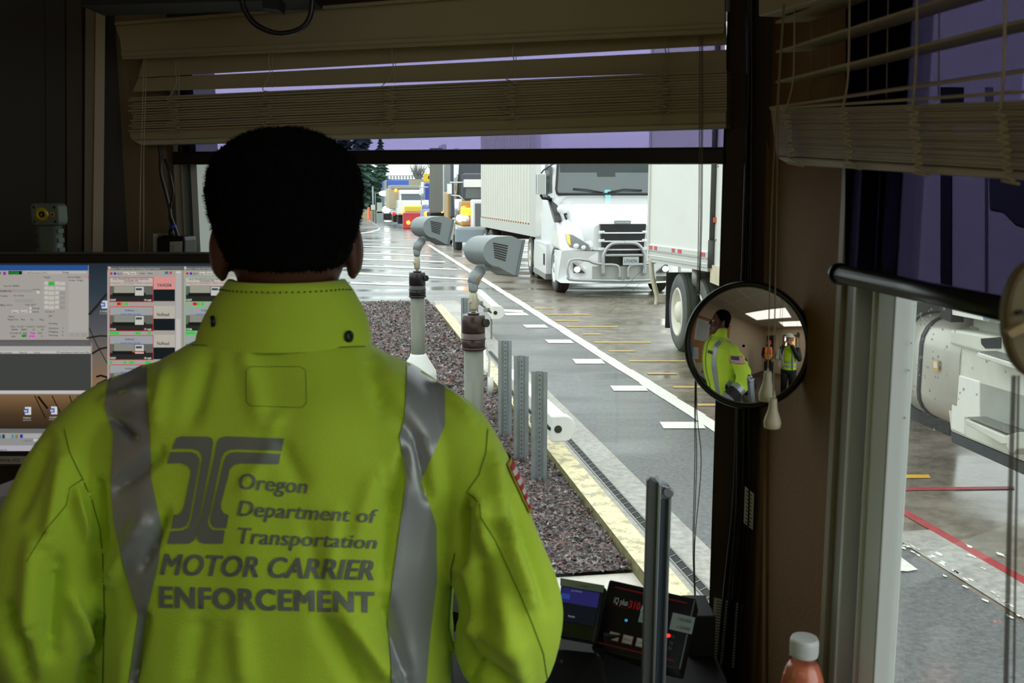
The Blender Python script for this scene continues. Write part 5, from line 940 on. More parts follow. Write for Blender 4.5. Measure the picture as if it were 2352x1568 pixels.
# --- hand lamp on a shelf behind the monitor
Yl = 1.93; mb = MB(); a = atY(118, 578, Yl); mb.box((a.x - .35, Yl - .04, a.z - .05), (a.x + .25, Yl + .09, a.z - .03), darkw); tag(mb.build('shelf', loc=(a.x, Yl, a.z - .04)), 'dark shelf behind the monitor carrying the hand lamp', 'shelf')
k = Yl / F; rt = empty('hand_lamp', (a.x, Yl, a.z - .03)); tag(rt, 'grey hand lamp with yellow reflector standing behind the monitor', 'lamp')
lg = mat('lamp_body_grey', (96, 106, 96), .5); ly = mat('reflector_yellow', (190, 170, 40), .3, .3)
mb = MB(); mb.rings([[V((p0, yy, z)) for p0, yy in rrect(.038, .036, .008, 3)] for z in (0, .02, .08)], lg)
for z in (.012, .03, .048, .066):
    for s in (-1, 1): mb.box((s * .0195 - .002, -.012, z), (s * .0195 + .002, .012, z + .008), lg)
mb.build('handle', rt)
M = Matrix.Translation((0, 0, .078 + .024)) @ Matrix.Rotation(R(90), 4, 'X')
mb = MB(); mb.prism(rrect(.054, .043, .009), -.022, .018, lg, M); hd = mb.build('head', rt, bevel=.003)
mb = MB()
mb.lathe([(.0135, .0185), (.0135, .0195), (.006, .0192), (.0055, .0185)], ly, 24, mtx=M, at=(-.005, 0, 0)); mb.lathe([(.0055, .0196), (.0055, .0202)], blackm, 16, mtx=M, at=(-.005, 0, 0)); mb.lathe([(.0016, .0203), (.0016, .021)], ly, 8, mtx=M, at=(-.005, 0, 0)); mb.lathe([(.0045, .0185), (.0045, .0195)], ly, 16, mtx=M, at=(.0155, 0, 0)); mb.lathe([(.0025, .0196), (.0025, .02)], blackm, 12, mtx=M, at=(.0155, 0, 0)); mb.build('reflector', rt)
mb = MB()
for sx in (-1, 1):
    for sz in (-1, 1): mb.lathe([(.0025, .018), (.0025, .0187)], blackm, 10, mtx=M, at=(sx * .0195, 0, sz * .0135))
mb.build('screw', rt)
mb = MB(); text(mb, 'MOM', Matrix.Translation((.002, -.0185, .004)) @ Matrix.Rotation(R(90), 4, 'X') @ Matrix.Rotation(R(90), 4, 'Z'), .005, blackm, w=.013); mb.build('marking', rt)
# --- outlet, power adapter and cords on the left piece of front wall
rt = empty('power_adapter', FP.M @ FP.l(385, 590, -.02)); I2 = Matrix.Translation(-rt.location); tag(rt, 'black power adapter with white label plugged in beside the window', 'adapter')
mb = MB(); mb.T = I2; slab(mb, FP, [(359, 546), (372, 540), (421, 543), (423, 552), (423, 640), (359, 640)], blackp, -.045, .04); mb.build('body', rt, bevel=.004)
mb = MB(); slab(mb, FP, [(390, 555), (418, 554), (416, 640), (390, 640)], paperm, -.0462, .001); M = frame(FP.M @ FP.l(392, 568, -.0466), (.9187, -.395, 0)) @ Matrix.Rotation(R(90), 4, 'X'); text(mb, 'CE', M, .005, inkm, w=.009); M = frame(FP.M @ FP.l(393, 576, -.0466), (.9187, -.395, 0)) @ Matrix.Rotation(R(90), 4, 'X'); text(mb, 'FC', M, .005, inkm, w=.008)
mb.v = [I2 @ v for v in mb.v]; mb.build('label', rt)
mb = MB(); mb.T = I2; P_ = lambda x, y, o=-.03: FP.M @ FP.l(x, y, o)
mb.tube(smoothpts([P_(366, 335), P_(369, 360), P_(370, 400), P_(380, 440), P_(390, 480), P_(393, 500), P_(404, 530), P_(412, 560), P_(418, 640)], 5), .0038, cabm, 8); mb.tube(smoothpts([P_(378, 365), P_(390, 400), P_(398, 440), P_(392, 470), P_(390, 500), P_(394, 520), P_(394, 545)], 5), .0025, cabm, 8); mb.lathe([(.006, 0), (.007, .012), (.004, .02)], cabm, 10, at=P_(394, 546)); mb.build('cord', rt)
mb = MB(); mb.T = I2; mb.lathe([(.0085, -.003), (.0085, .003)], mat('velcro_blue', (40, 60, 190), .7), 12, at=P_(397, 520)); mb.build('cord_tie', rt)
mb = MB(); slab(mb, FP, [(337, 537), (352, 537), (352, 640), (337, 640)], mat('outlet_ivory', (130, 122, 104), .5), -.02, .04); slab(mb, FP, [(352, 537), (386, 538), (386, 640), (352, 640)], mat('outlet_plate', (168, 164, 150), .5), -.0, .02); tag(mb.build('outlet_box'), 'ivory outlet box on the wall behind the power adapter', 'outlet')
# --- black box under the ceiling and its hanging cable
rt = empty('overhead_box', (-.75, 1.78, 2.5)); tag(rt, 'black box under the ceiling with a looping cable', 'box'); I3 = Matrix.Translation(-rt.location)
mb = MB(); mb.T = I3; P = [atY(x, y, 1.8) for x, y in ((185, 13), (716, -2), (716, -120), (185, -120))]; Q = [p + V((0, .1, 0)) for p in P]; mb.hexa([P[0], P[1], Q[1], Q[0], P[3], P[2], Q[2], Q[3]], blackm); P = [atY(x, y, 1.78) for x, y in ((602, 18), (630, 27), (640, 22), (640, -60), (602, -60))]; mb.hexa([P[0], P[2], P[2] + V((0, .05, 0)), P[0] + V((0, .05, 0)), P[4], P[3], P[3] + V((0, .05, 0)), P[4] + V((0, .05, 0))], blackm); mb.build('housing', rt)
mb = MB(); mb.T = I3; mb.tube(smoothpts([atY(x, y, 1.79) for x, y in ((552, -20), (562, 22), (590, 58), (640, 77), (690, 66), (713, 35), (718, -20))], 6), .0048, blackp, 8); mb.build('cable', rt)
# --- aluminium stand
rt = empty('aluminium_stand', atY(1505, 1500, 1.34)); rt.location.z = 1.335; tag(rt, 'tall aluminium stand column with round tilt knob', 'stand'); I4 = Matrix.Translation(-rt.location); alu = mat('brushed_aluminium', (176, 182, 190), .35, .85); alud = mat('satin_grey', (112, 114, 116), .45, .5)
def hx(mb, pts, Y, dy, m, I_=None):
    P = [atY(x, y, Y) for x, y in pts]; Q = [p + V((0, dy, 0)) for p in P]; n = len(P); mb.add([(I_ or Matrix.Identity(4)) @ p for p in P + Q], [tuple(range(n)), tuple(range(2 * n - 1, n - 1, -1))] + [(i, (i + 1) % n, (i + 1) % n + n, i + n) for i in range(n)], m)
mb = MB(); hx(mb, [(1487, 1104), (1495, 1097), (1511, 1107), (1515, 1116), (1498, 1590), (1474, 1590)], 1.33, .012, alud, I4); mb.build('side_plate', rt, bevel=.0015)
mb = MB(); hx(mb, [(1512, 1108), (1519, 1112), (1504, 1590), (1497, 1590)], 1.325, .04, alu, I4); hx(mb, [(1519, 1146), (1536, 1146), (1522, 1590), (1505, 1590)], 1.345, .02, mat('track_bluegrey', (120, 134, 148), .4, .6), I4); hx(mb, [(1536, 1146), (1543, 1140), (1528, 1590), (1521, 1590)], 1.335, .03, alu, I4); mb.build('column', rt, bevel=.001)
mb = MB(); hx(mb, [(1516, 1110), (1535, 1118), (1546, 1128), (1544, 1142), (1532, 1147), (1519, 1146)], 1.335, .025, alu, I4); mb.build('head', rt, bevel=.002); p = I4 @ atY(1535, 1130, 1.333); mb = MB(); mb.lathe([(.0075, 0), (.0075, .003), (.006, .004)], alu, 20, at=p, mtx=Matrix.Rotation(R(90), 4, 'X')); mb.build('knob', rt)
mb = MB(); q = atY(1485, 1600, 1.33); mb.T = I4; mb.box((q.x - .05, 1.28, 1.335), (q.x + .07, 1.42, 1.343), alu); mb.build('base', rt)
# --- scale indicator
a, b_, c_, d_ = atY(1357, 1488, 1.42), atY(1563, 1539, 1.37), atY(1603, 1370, 1.44), atY(1390, 1327, 1.49)
xax = (b_ - a).normalized(); yax = (d_ - a); w_ = (b_ - a).length; h_ = (c_ - b_).length; nrm = xax.cross(yax.normalized()).normalized(); yax = nrm.cross(xax); M = Matrix(((xax.x, yax.x, nrm.x, a.x), (xax.y, yax.y, nrm.y, a.y), (xax.z, yax.z, nrm.z, a.z), (0, 0, 0, 1)))
sh = ((d_ - a).dot(xax)) / (d_ - a).dot(yax) * 1.0
rt = empty('scale_indicator', V((a.x, a.y, 1.335))); tag(rt, 'tilted black scale indicator panel with red trim lines and white keys', 'scale indicator'); I5 = Matrix.Translation(-rt.location) @ M
H = (d_ - a).dot(yax)
mb = MB(); mb.T = I5; mb.box((0, 0, -.05), (w_, H, -.001), blackp); mb.build('housing', rt, bevel=.003)
mb = MB(); mb.T = I5; mb.box((.004, .004, -.001), (w_ - .004, H - .004, .0002), mat('indicator_face', (14, 13, 14), .25)); mb.build('face', rt)
redt = mat('indicator_red', (150, 24, 34), .4); mb = MB(); mb.T = I5
mb.box((.012, H - .012, .0002), (w_ - .012, H - .010, .0006), redt); mb.build('trim_line', rt); mb = MB(); mb.T = I5; mb.box((.008, .010, .0002), (w_ - .012, .012, .0006), redt)
mb.build('trim_line', rt)
mb = MB(); kk = I5
text(mb, 'IQ plus', kk @ Matrix.Translation((.016, H - .036, .0008)), .010, mat('print_white', (200, 200, 200), .4), w=.022, bold=.01); text(mb, '310', kk @ Matrix.Translation((.040, H - .038, .0008)), .012, mat('print_red', (190, 30, 40), .4), w=.018, bold=.04); text(mb, 'A', kk @ Matrix.Translation((.059, H - .038, .0008)), .010, mat('print_white', (200, 200, 200), .4), w=.006, bold=.03); text(mb, 'DIGITAL WEIGHT INDICATOR', kk @ Matrix.Translation((.016, H - .041, .0008)), .0025, redt, w=.022); mb.build('lettering', rt, weld=False)
mb = MB(); mb.T = I5
for i, s_ in enumerate(('ZERO', 'GROSS NET', 'TARE')):
    mb.T = I5; x = .022 + i * .021; mb.box((x, .018, 0), (x + .0165, .032, .0015), redt); mb.box((x + .001, .019, .0015), (x + .0155, .031, .0025), mat('key_white', (200, 196, 190), .4)); mb.T = None; text(mb, s_, kk @ Matrix.Translation((x + .002, .0235, .0027)), .0026, inkm, w=.012)
mb.build('key', rt)
mb = MB(); mb.T = I5; lp = mat('label_paper', (150, 160, 158), .6)
mb.box((.060, H - .056, .0002), (.100, H - .030, .0007), lp); mb.box((.108, H - .056, .0002), (.142, H - .030, .0007), lp); mb.T = None
for (s_, x, y, w1) in (('10 LB', .063, .036, .015), ('CAP 100000', .063, .050, .022), ('120,000', .118, .038, .02), ('x 20,000', .118, .050, .02)): text(mb, s_, kk @ Matrix.Translation((x, H - y - .002, .0010)), .005, inkm, w=w1)
mb.build('capacity_label', rt)
mb = MB(); mb.T = I5; mb.sph((w_ - .028, H - .066, .001), (.0028, .0028, .0015), mat('led_red', (255, 30, 20), .3, emit=4), 10, 6); mb.T = None; text(mb, 'o', kk @ Matrix.Translation((.040, H - .060, .001)), .006, mat('led_blue', (60, 170, 240), .3, emit=1.5), w=.004); mb.build('led', rt)
mb = MB()
for i, s_ in enumerate(('G', 'kg', 'lb')): text(mb, s_, kk @ Matrix.Translation((w_ - .024, H - .068 - i * .009, .001)), .005, mat('print_grey', (110, 110, 112), .4), w=.005)
mb.build('unit_marking', rt)
mb = MB(); mb.T = Matrix.Translation(-rt.location); mb.box((a.x + .02, a.y + .0, 1.335), (a.x + .11, a.y + .08, a.z + .02), blackm); mb.build('stand', rt)
mb = MB(); q0, q1 = atY(1575, 1386, 1.60), atY(1650, 1392, 1.60); mb.box((q0.x, 1.56, 1.335), (q1.x - .012, 1.65, q1.z), blackm); tag(mb.build('dark_filler_box', loc=(q0.x, 1.6, 1.335), bevel=.003), 'plain black box added behind the scale indicator to darken the spot', 'box')  # filler box added so the lit desk behind stays dark
# --- desk phone
a, b_, c_, d_ = atY(1285, 1462, 1.40), atY(1362, 1476, 1.38), atY(1386, 1345, 1.43), atY(1292, 1329, 1.45)
rt = empty('desk_phone', V((a.x, a.y, 1.335))); tag(rt, 'black desk phone with silver rimmed colour screen', 'phone'); I6 = Matrix.Translation(-rt.location)
def quad3(mb, q, m, up, th):
    q = [V(p) for p in q]; n = (q[1] - q[0]).cross(q[3] - q[0]).normalized(); n = n if n.y < 0 else -n
    A = [I6 @ (p + n * up) for p in q]; B = [I6 @ (p + n * (up - th)) for p in q]; mb.hexa([B[0], B[1], B[2], B[3], A[0], A[1], A[2], A[3]], m)
lerp = lambda u, v: (a + (b_ - a) * u) * (1 - v) + (d_ + (c_ - d_) * u) * v
mb = MB(); quad3(mb, [lerp(-.05, -.0), lerp(1.02, -.0), lerp(1.02, 1.0), lerp(-.05, 1.0)], blackp, -.001, .02); mb.build('screen_housing', rt, bevel=.003)
mb = MB(); quad3(mb, [lerp(-.05, .88), lerp(1.02, .88), lerp(1.02, 1.01), lerp(-.05, 1.01)], mat('phone_silver', (150, 160, 164), .3, .5), .0005, .002); mb.build('top_trim', rt)
psm = emit('phone_blue', (34, 30, 84)); mb = MB(); quad3(mb, [lerp(0, .28), lerp(.95, .28), lerp(.95, .86), lerp(0, .86)], emit('phone_dark', (12, 14, 22)), .0008, .001); quad3(mb, [lerp(0, .60), lerp(.95, .60), lerp(.95, .86), lerp(0, .86)], psm, .0012, .0008); quad3(mb, [lerp(.0, .66), lerp(.22, .66), lerp(.22, .75), lerp(.0, .75)], emit('phone_blue2', (30, 60, 130)), .0016, .0006); mb.build('screen', rt)
def qtext(mb, s_, u, v, hgt, m, up, w1):
    p = lerp(u, v); ex = (b_ - a).normalized(); n = (b_ - a).cross(d_ - a).normalized(); n = n if n.y < 0 else -n; ey = n.cross(ex); p = p + n * up; M7 = I6 @ Matrix(((ex.x, ey.x, n.x, p.x), (ex.y, ey.y, n.y, p.y), (ex.z, ey.z, n.z, p.z), (0, 0, 0, 1))); text(mb, s_, M7, hgt, m, w=w1)
mb = MB(); qtext(mb, 'Jan 12 9:07 AM', .25, .81, .0022, emit('phone_txt', (130, 130, 160)), .0018, .016); qtext(mb, 'Redial', .22, .36, .003, emit('phone_txt2', (130, 134, 138)), .0018, .010); mb.build('screen_text', rt, weld=False)
mb = MB(); qtext(mb, 'cisco', .48, .925, .003, inkm, .001, .010); mb.build('lettering', rt, weld=False)
e0, e1, e2, e3 = V((a.x - .035, 1.27, 1.375)), V((b_.x + .03, 1.27, 1.375)), b_ + V((.012, .0, -.012)), a + V((-.03, 0, -.012))
mb = MB(); mb.hexa([I6 @ V((e0.x, e0.y, 1.336)), I6 @ V((e1.x, e1.y, 1.336)), I6 @ V((e2.x, e2.y, 1.336)), I6 @ V((e3.x, e3.y, 1.336)), I6 @ e0, I6 @ e1, I6 @ e2, I6 @ e3], blackp); mb.build('base', rt, bevel=.008, seg=3)
for i, s_ in enumerate(('3', '8', '*', '#')):
    (x, y) = ((1289, 1522), (1336, 1530), (1323, 1545), (1345, 1549))[i]; n_ = (e1 - e0).cross(e3 - e0).normalized(); n_ = n_ if n_.z > 0 else -n_
    p = onplane(x, y, e0, n_); ex = (e1 - e0).normalized(); ey = n_.cross(ex); M8 = I6 @ Matrix(((ex.x, ey.x, n_.x, p.x), (ex.y, ey.y, n_.y, p.y), (ex.z, ey.z, n_.z, p.z), (0, 0, 0, 1)))
    mb = MB(); mb.prism(rrect(.014, .009, .002, 2), 0, .003, mat('key_black', (22, 22, 24), .3), M8); text(mb, s_, M8 @ Matrix.Translation((-.002, -.002, .0032)), .005, mat('print_grey', (110, 110, 112), .4), w=.004); mb.build('key', rt)
# --- juice bottle
bt = atY(1848, 1463, 1.30); bz = 1.335; rt = empty('juice_bottle', (bt.x, bt.y, bz)); tag(rt, 'bottle of orange-red juice with a white screw cap', 'bottle'); Hh = bt.z - bz; k = 1.30 / F
juice = mat('juice_orange', (238, 130, 98), .25, spec=.6, coat=.4); capw = mat('cap_white', (226, 228, 228), .4)
z1 = Hh - 28 * k * 1.13 - .004
R1 = .0310
mb = MB(); mb.lathe([(R1 * .9, 0), (R1, .004), (R1, max(.02, Hh - .085)), (R1 * .98, Hh - .072), (R1 * .88, Hh - .056), (R1 * .72, Hh - .042), (.0175, Hh - .036)], juice, 36); mb.build('juice', rt)
mb = MB(); mb.lathe([(R1 * 1.01, max(.02, Hh - .085)), (R1 * .99, Hh - .072), (R1 * .90, Hh - .056), (R1 * .74, Hh - .042), (.0182, Hh - .034), (.0175, Hh - .029), (.0195, Hh - .028), (.0175, Hh - .026)], glassmat('clear_plastic', (.96, .96, .96)), 36, caps=False); mb.build('bottle_body', rt)
mb = MB(); mb.lathe([(.0188, Hh - .026), (.0192, Hh - .024), (.0192, Hh - .004), (.0175, Hh)], capw, 40)
for i in range(50): a_ = 2 * pi * i / 50; mb.box((.0190 * cos(a_) - .0004, .0190 * sin(a_) - .0004, Hh - .021), (.0190 * cos(a_) + .0006, .0190 * sin(a_) + .0006, Hh - .006), capw)
mb.build('cap', rt)
# --- brown oval plate and cords hanging near the lens on the right
Yn = .62; rt = empty('hanging_paddle', atY(2388, 735, Yn)); tag(rt, 'brown oval wooden paddle with tan strip, cut by the right frame edge', 'paddle'); I9 = Matrix.Translation(-rt.location); brn = mat('paddle_brown', (120, 104, 72), .6, var=.1, vscale=10)
pts = [(2388 + 77 * cos(t) * (1.0), 735 + 137 * sin(t)) for t in [2 * pi * i / 28 for i in range(28)]]
mb = MB(); hx(mb, pts, Yn, .012, brn, I9); mb.build('plate', rt, bevel=.003)
mb = MB(); hx(mb, [(2314, 762), (2352, 742), (2400, 730), (2400, 752), (2352, 764), (2324, 776)], Yn - .006, .006, mat('strip_tan', (170, 146, 100), .6), I9); hx(mb, [(2338, 716), (2352, 712), (2352, 724), (2340, 722)], Yn - .004, .004, blackm, I9); mb.build('strip', rt)
mb = MB(); mb.tube([I9 @ atY(2366, 600, Yn), I9 @ atY(2366, -220, Yn)], .001, cordm, 6); mb.build('hanger', rt)
mb = MB(); cm2 = mat('near_cord', (96, 88, 70), .8)
for (x0, x1) in ((2326, 2306), (2332, 2312), (2340, 2328)): mb.tube([I9 @ atY(x0, 862, Yn + .06), I9 @ atY((x0 + x1) / 2, 1200, Yn + .06), I9 @ atY(x1, 1640, Yn + .06)], .0008, cm2, 5)
mb.build('cord', rt)
# pale printer corner at the left frame edge
mb = MB(); hx(mb, [(-120, 1180), (-40, 1150), (10, 1140), (45, 1124), (60, 1135), (40, 1190), (-120, 1230)], 1.45, .15, mat('pale_plastic', (176, 180, 188), .4)); a = atY(0, 1180, 1.45); mb.box((a.x - .06, 1.46, 1.335), (a.x + .0, 1.58, a.z), mat('pale_plastic', (176, 180, 188), .4)); tag(mb.build('desk_scanner', loc=(a.x, 1.5, 1.335), bevel=.004), 'pale grey plastic device edge behind the left sleeve', 'device')
# ================================================================ PEOPLE
def remesh(mb, vox, smooth=3, sf=.5):
    me = bpy.data.meshes.new('tmp'); me.from_pydata([tuple(v) for v in mb.v], [], mb.f)
    bm = bmesh.new(); bm.from_mesh(me); bmesh.ops.remove_doubles(bm, verts=bm.verts, dist=1e-6); bmesh.ops.recalc_face_normals(bm, faces=bm.faces); bm.to_mesh(me); bm.free()
    o = bpy.data.objects.new('tmp', me); C.objects.link(o)
    m = o.modifiers.new('r', 'REMESH'); m.mode = 'VOXEL'; m.voxel_size = vox
    if smooth: q = o.modifiers.new('s', 'SMOOTH'); q.iterations = smooth; q.factor = sf
    dg = bpy.context.evaluated_depsgraph_get(); dg.update(); out = bpy.data.meshes.new_from_object(o.evaluated_get(dg)); bpy.data.objects.remove(o); bpy.data.meshes.remove(me)
    for p in out.polygons: p.use_smooth = True
    return out
def mobj(me, name, mats, parent=None, loc=None):
    o = bpy.data.objects.new(name, me); C.objects.link(o); me.materials.clear()
    for m in mats: me.materials.append(m)
    if parent: o.parent = parent
    return o
def ell(mb, c, r, m, rot=None):
    a = len(mb.v); mb.sph((0, 0, 0), r, m, 20, 14)
    for i in range(a, len(mb.v)): v = mb.v[i]; mb.v[i] = (rot @ v if rot else v) + V(c)
def limb(mb, pts, rad, m, n=18, sub=5):
    P = smoothpts(pts, sub); k = len(pts) - 1; Rr = []
    for i in range(len(P)):
        t = i / (len(P) - 1) * k; j = min(int(t), k - 1); Rr.append(rad[j] + (rad[j + 1] - rad[j]) * (t - j))
    mb.tube(P, Rr, m, n); ell(mb, P[0], (Rr[0],) * 3, m); ell(mb, P[-1], (Rr[-1],) * 3, m)
def head(mb, M, k, m):
    pf = ((0, .034, .036, .050), (.02, .050, .058, .034), (.05, .061, .078, .014), (.09, .069, .090, .002), (.13, .074, .097, -.004), (.17, .073, .095, -.006), (.20, .062, .081, -.008), (.225, .038, .050, -.008), (.236, .012, .014, -.008))
    mb.rings([[M @ V((rx * k * cos(a), (yc + ry * sin(a)) * k, z * k)) for a in [2 * pi * i / 24 for i in range(24)]] for z, rx, ry, yc in pf], m)
    def e(c, r, rot=None): ell(mb, M @ (V(c) * k), tuple(x * k for x in r), m, (M.to_3x3() @ rot) if rot else M.to_3x3())
    e((0, .100, .100), (.011, .017, .020)); e((0, .108, .088), (.016, .013, .010)); e((0, .088, .128), (.045, .012, .010)); e((0, .092, .052), (.024, .010, .006)); e((0, .090, .041), (.022, .010, .006)); e((0, .078, .012), (.022, .018, .014))
    for s in (-1, 1):
        e((s * .045, .070, .085), (.022, .02, .018)); e((s * .083, -.008, .098), (.010, .019, .033), Matrix.Rotation(s * R(-22), 3, 'Z')); e((s * .080, .002, .072), (.007, .010, .012))
    mb.tube([M @ V((0, -.012 * k, -.11 * k)), M @ V((0, -.010 * k, .05 * k))], [.064 * k, .056 * k], m, 20)
def facebits(M, k, parent, I, pale=False):
    wm = mat('eye_white', (210, 205, 200), .3); dm = mat('eye_dark', (20, 14, 10), .2)
    for s in (-1, 1):
        mb = MB(); q = M @ (V((s * .030, .083, .112)) * k); ell(mb, q, (.0115 * k,) * 3, wm); q2 = M @ (V((s * .030, .0905, .112)) * k); ell(mb, q2, (.0055 * k,) * 3, dm); mb.v = [I @ v for v in mb.v]; mb.build('eye', parent)
        mb = MB(); mb.tube([M @ (V((s * x, y, z)) * k) for x, y, z in ((.014, .0965, .127), (.032, .094, .133), (.048, .083, .128))], .0028 * k, dm, 6); mb.v = [I @ v for v in mb.v]; mb.build('eyebrow', parent)
    mb = MB(); mb.tube([M @ (V((x, y, z)) * k) for x, y, z in ((-.022, .094, .0465), (0, .1025, .0465), (.022, .094, .0465))], .0022 * k, mat('lip_dark', (70, 34, 30), .5), 6); mb.v = [I @ v for v in mb.v]; mb.build('mouth', parent)
def hand(mb, wrist, fdir, up, side, k, m, curl=.5):
    """wrist point, finger direction, back-of-hand normal, thumb side sign"""
    f = V(fdir).normalized(); u = V(up); u = (u - f * u.dot(f)).normalized(); s = f.cross(u) * side
    P = lambda a, b, c: V(wrist) + (f * a + s * b + u * c) * k
    for t in (.01, .03, .05, .07): ell(mb, P(t, 0, 0), (.031 * k, .031 * k, .017 * k), m, Matrix((s, f, u)).transposed())
    for i, (b, L) in enumerate(((.030, .068), (.011, .076), (-.008, .070), (-.026, .055))):
        c = curl * (1 + .12 * i); pts = [P(.065, b * .9, .0)]; a = 0; x, z = .080, 0
        for q in (.42, .33, .25): a += c * .55; x += L * q * cos(a); z -= L * q * sin(a); pts.append(P(x, b * 1.05, z))
        mb.tube(pts, [.0095 * k, .0088 * k, .0082 * k, .0068 * k], m, 10); ell(mb, pts[-1], (.0070 * k,) * 3, m)
    pts = [P(.015, .022, -.004), P(.040, .045, -.012), P(.065, .054, -.022), P(.085, .052, -.032)]; mb.tube(pts, [.014 * k, .012 * k, .0105 * k, .008 * k], m, 10); ell(mb, pts[-1], (.008 * k,) * 3, m)
skinD = mat('skin_dark_brown', (96, 58, 44), .5, var=.06, vscale=30); skinL = mat('skin_medium', (170, 120, 94), .5)
lime = mat('lime_jacket_cloth', (196, 226, 52), .72, bump=.25, bscale=700, sheen=.2, var=.03, vscale=6); blk = mat('black_jacket_cloth', (24, 25, 28), .75); refl = mat('reflective_tape', (166, 168, 168), .34, .35, bump=.1, bscale=900); trous = mat('black_trousers', (20, 20, 23), .8); hairm = mat('black_hair', (10, 9, 9), .9, bump=1, bscale=500, spec=.1); boot = mat('black_boot', (16, 15, 14), .5)
YB = 1.22
def tring(py, xl, xr, yc, hd, Yd=YB, n=28, ex=2.4):
    a, b = atY(xl, py, Yd), atY(xr, py, Yd); cx = (a.x + b.x) / 2; hw = (b.x - a.x) / 2; z = a.z; out = []
    for i in range(n):
        t = 2 * pi * i / n; c, s = cos(t), sin(t); out.append(V((cx + hw * abs(c) ** (2 / ex) * (1 if c > 0 else -1), yc + hd * abs(s) ** (2 / ex) * (1 if s > 0 else -1), z)))
    return out
def zring(z, cx, hw, yc, hd, n=28): return [V((cx + hw * cos(2 * pi * i / n), yc + hd * sin(2 * pi * i / n), z)) for i in range(n)]
hc = atY(658, 500, 1.25); HX, HY = hc.x, 1.25
zt = atY(658, 318, 1.25).z; HM = Matrix.Translation((HX, HY, zt - .236)) @ Matrix.Rotation(R(12), 4, 'Z')
base = V((-.28, 1.22, FLZ)); IB = Matrix.Translation(-base)
def pxp(px, py, Y): return atY(px, py, Y)
aR = [(975, 940, 74, 1.22), (1035, 1000, 94, 1.21), (1085, 1095, 100, 1.20), (1122, 1205, 106, 1.18), (1150, 1320, 122, 1.165), (1172, 1410, 130, 1.165), (1160, 1490, 122, 1.18)]
aL = [(345, 905, 74, 1.22), (265, 975, 104, 1.21), (205, 1055, 120, 1.20), (160, 1150, 126, 1.18), (120, 1280, 138, 1.165), (95, 1400, 142, 1.165), (105, 1490, 130, 1.18)]
def arm3(A): return [pxp(x, y, Y) for x, y, r, Y in A], [r * Y * 1.01 / F for x, y, r, Y in A]
PR, RR_ = arm3(aR); PL, RL_ = arm3(aL)
wR = V((PR[-1].x + .01, 1.44, 1.435)); wL = V((PL[-1].x + .17, 1.46, 1.435))
# --- body (skin), one continuous surface
mb = MB(); head(mb, HM, 1.0, skinD)
mb.rings([zring(FLZ + .92, base.x, .13, 1.22, .09), zring(FLZ + 1.1, base.x, .135, 1.22, .09), zring(1.76, base.x, .15, 1.22, .08), zring(1.84, base.x, .10, 1.23, .055), zring(1.93, HX, .06, 1.235, .06)], skinD)
for s, PP, W in ((1, PR, wR), (-1, PL, wL)):
    limb(mb, [PP[1] - V((s * .015, 0, .02)), PP[3], PP[6]], [.028, .030, .034], skinD); limb(mb, [PP[6], (PP[6] + W) / 2, W], [.04, .036, .028], skinD)
    limb(mb, [V((base.x + s * .09, 1.22, FLZ + .93)), V((base.x + s * .10, 1.21, FLZ + .5)), V((base.x + s * .11, 1.22, FLZ + .08))], [.075, .052, .036], skinD)
hand(mb, wR, (-.05, 1, -.18), (.0, .2, 1), -1, 1.0, skinD, .55); hand(mb, wL, (-.1, 1, -.18), (0, .2, 1), 1, 1.0, skinD, .5)
mb.v = [IB @ v for v in mb.v]
man = mobj(remesh(mb, .0042, 2), 'person', [skinD]); man.location = base
tag(man, 'person seen from behind at the desk in a lime jacket lettered ENFORCEMENT', 'person')
facebits(HM, 1.0, man, IB)
# hair
mb = MB()
mb.rings([[HM @ V((rx * cos(a), yc + ry * sin(a), z)) for a in [2 * pi * i / 64 for i in range(64)]] for z, rx, ry, yc in ((.078, .045, .040, -.048), (.084, .066, .056, -.042), (.10, .077, .068, -.032), (.12, .085, .076, -.026), (.145, .0925, .086, -.020), (.17, .0955, .091, -.017), (.195, .0925, .090, -.015), (.215, .081, .079, -.014), (.232, .062, .062, -.014), (.243, .038, .038, -.014), (.248, .012, .012, -.014))], hairm)
mb.v = [IB @ v for v in mb.v]; me = remesh(mb, .0032, 2)
NS = [V(v.normal) for v in me.vertices]
for v, vn in zip(me.vertices, NS):
    q = V(v.co); d = noise.noise(q * 160) * .0022 + noise.noise(q * 60) * .0022; v.co = q + vn * d
hair = mobj(me, 'hair', [hairm], man)
rr = random.Random(9); mb = MB(); VV = [(V(v.co), V(v.normal)) for v in me.vertices]
for i in range(9000):
    p, n_ = VV[rr.randrange(len(VV))]; n_ = n_.copy()
    if p.z + base.z < zt - .236 + .10: n_ = (n_ + V((0, 0, -1.2))).normalized()
    q = p + (n_ + V((rr.uniform(-.7, .7), rr.uniform(-.7, .7), rr.uniform(-.7, .7)))) * .0030; s = n_.orthogonal().normalized() * .0006
    mb.add([p - s, p + s, q], [(0, 1, 2)], hairm)
mb.build('hair_tips', hair, weld=False)
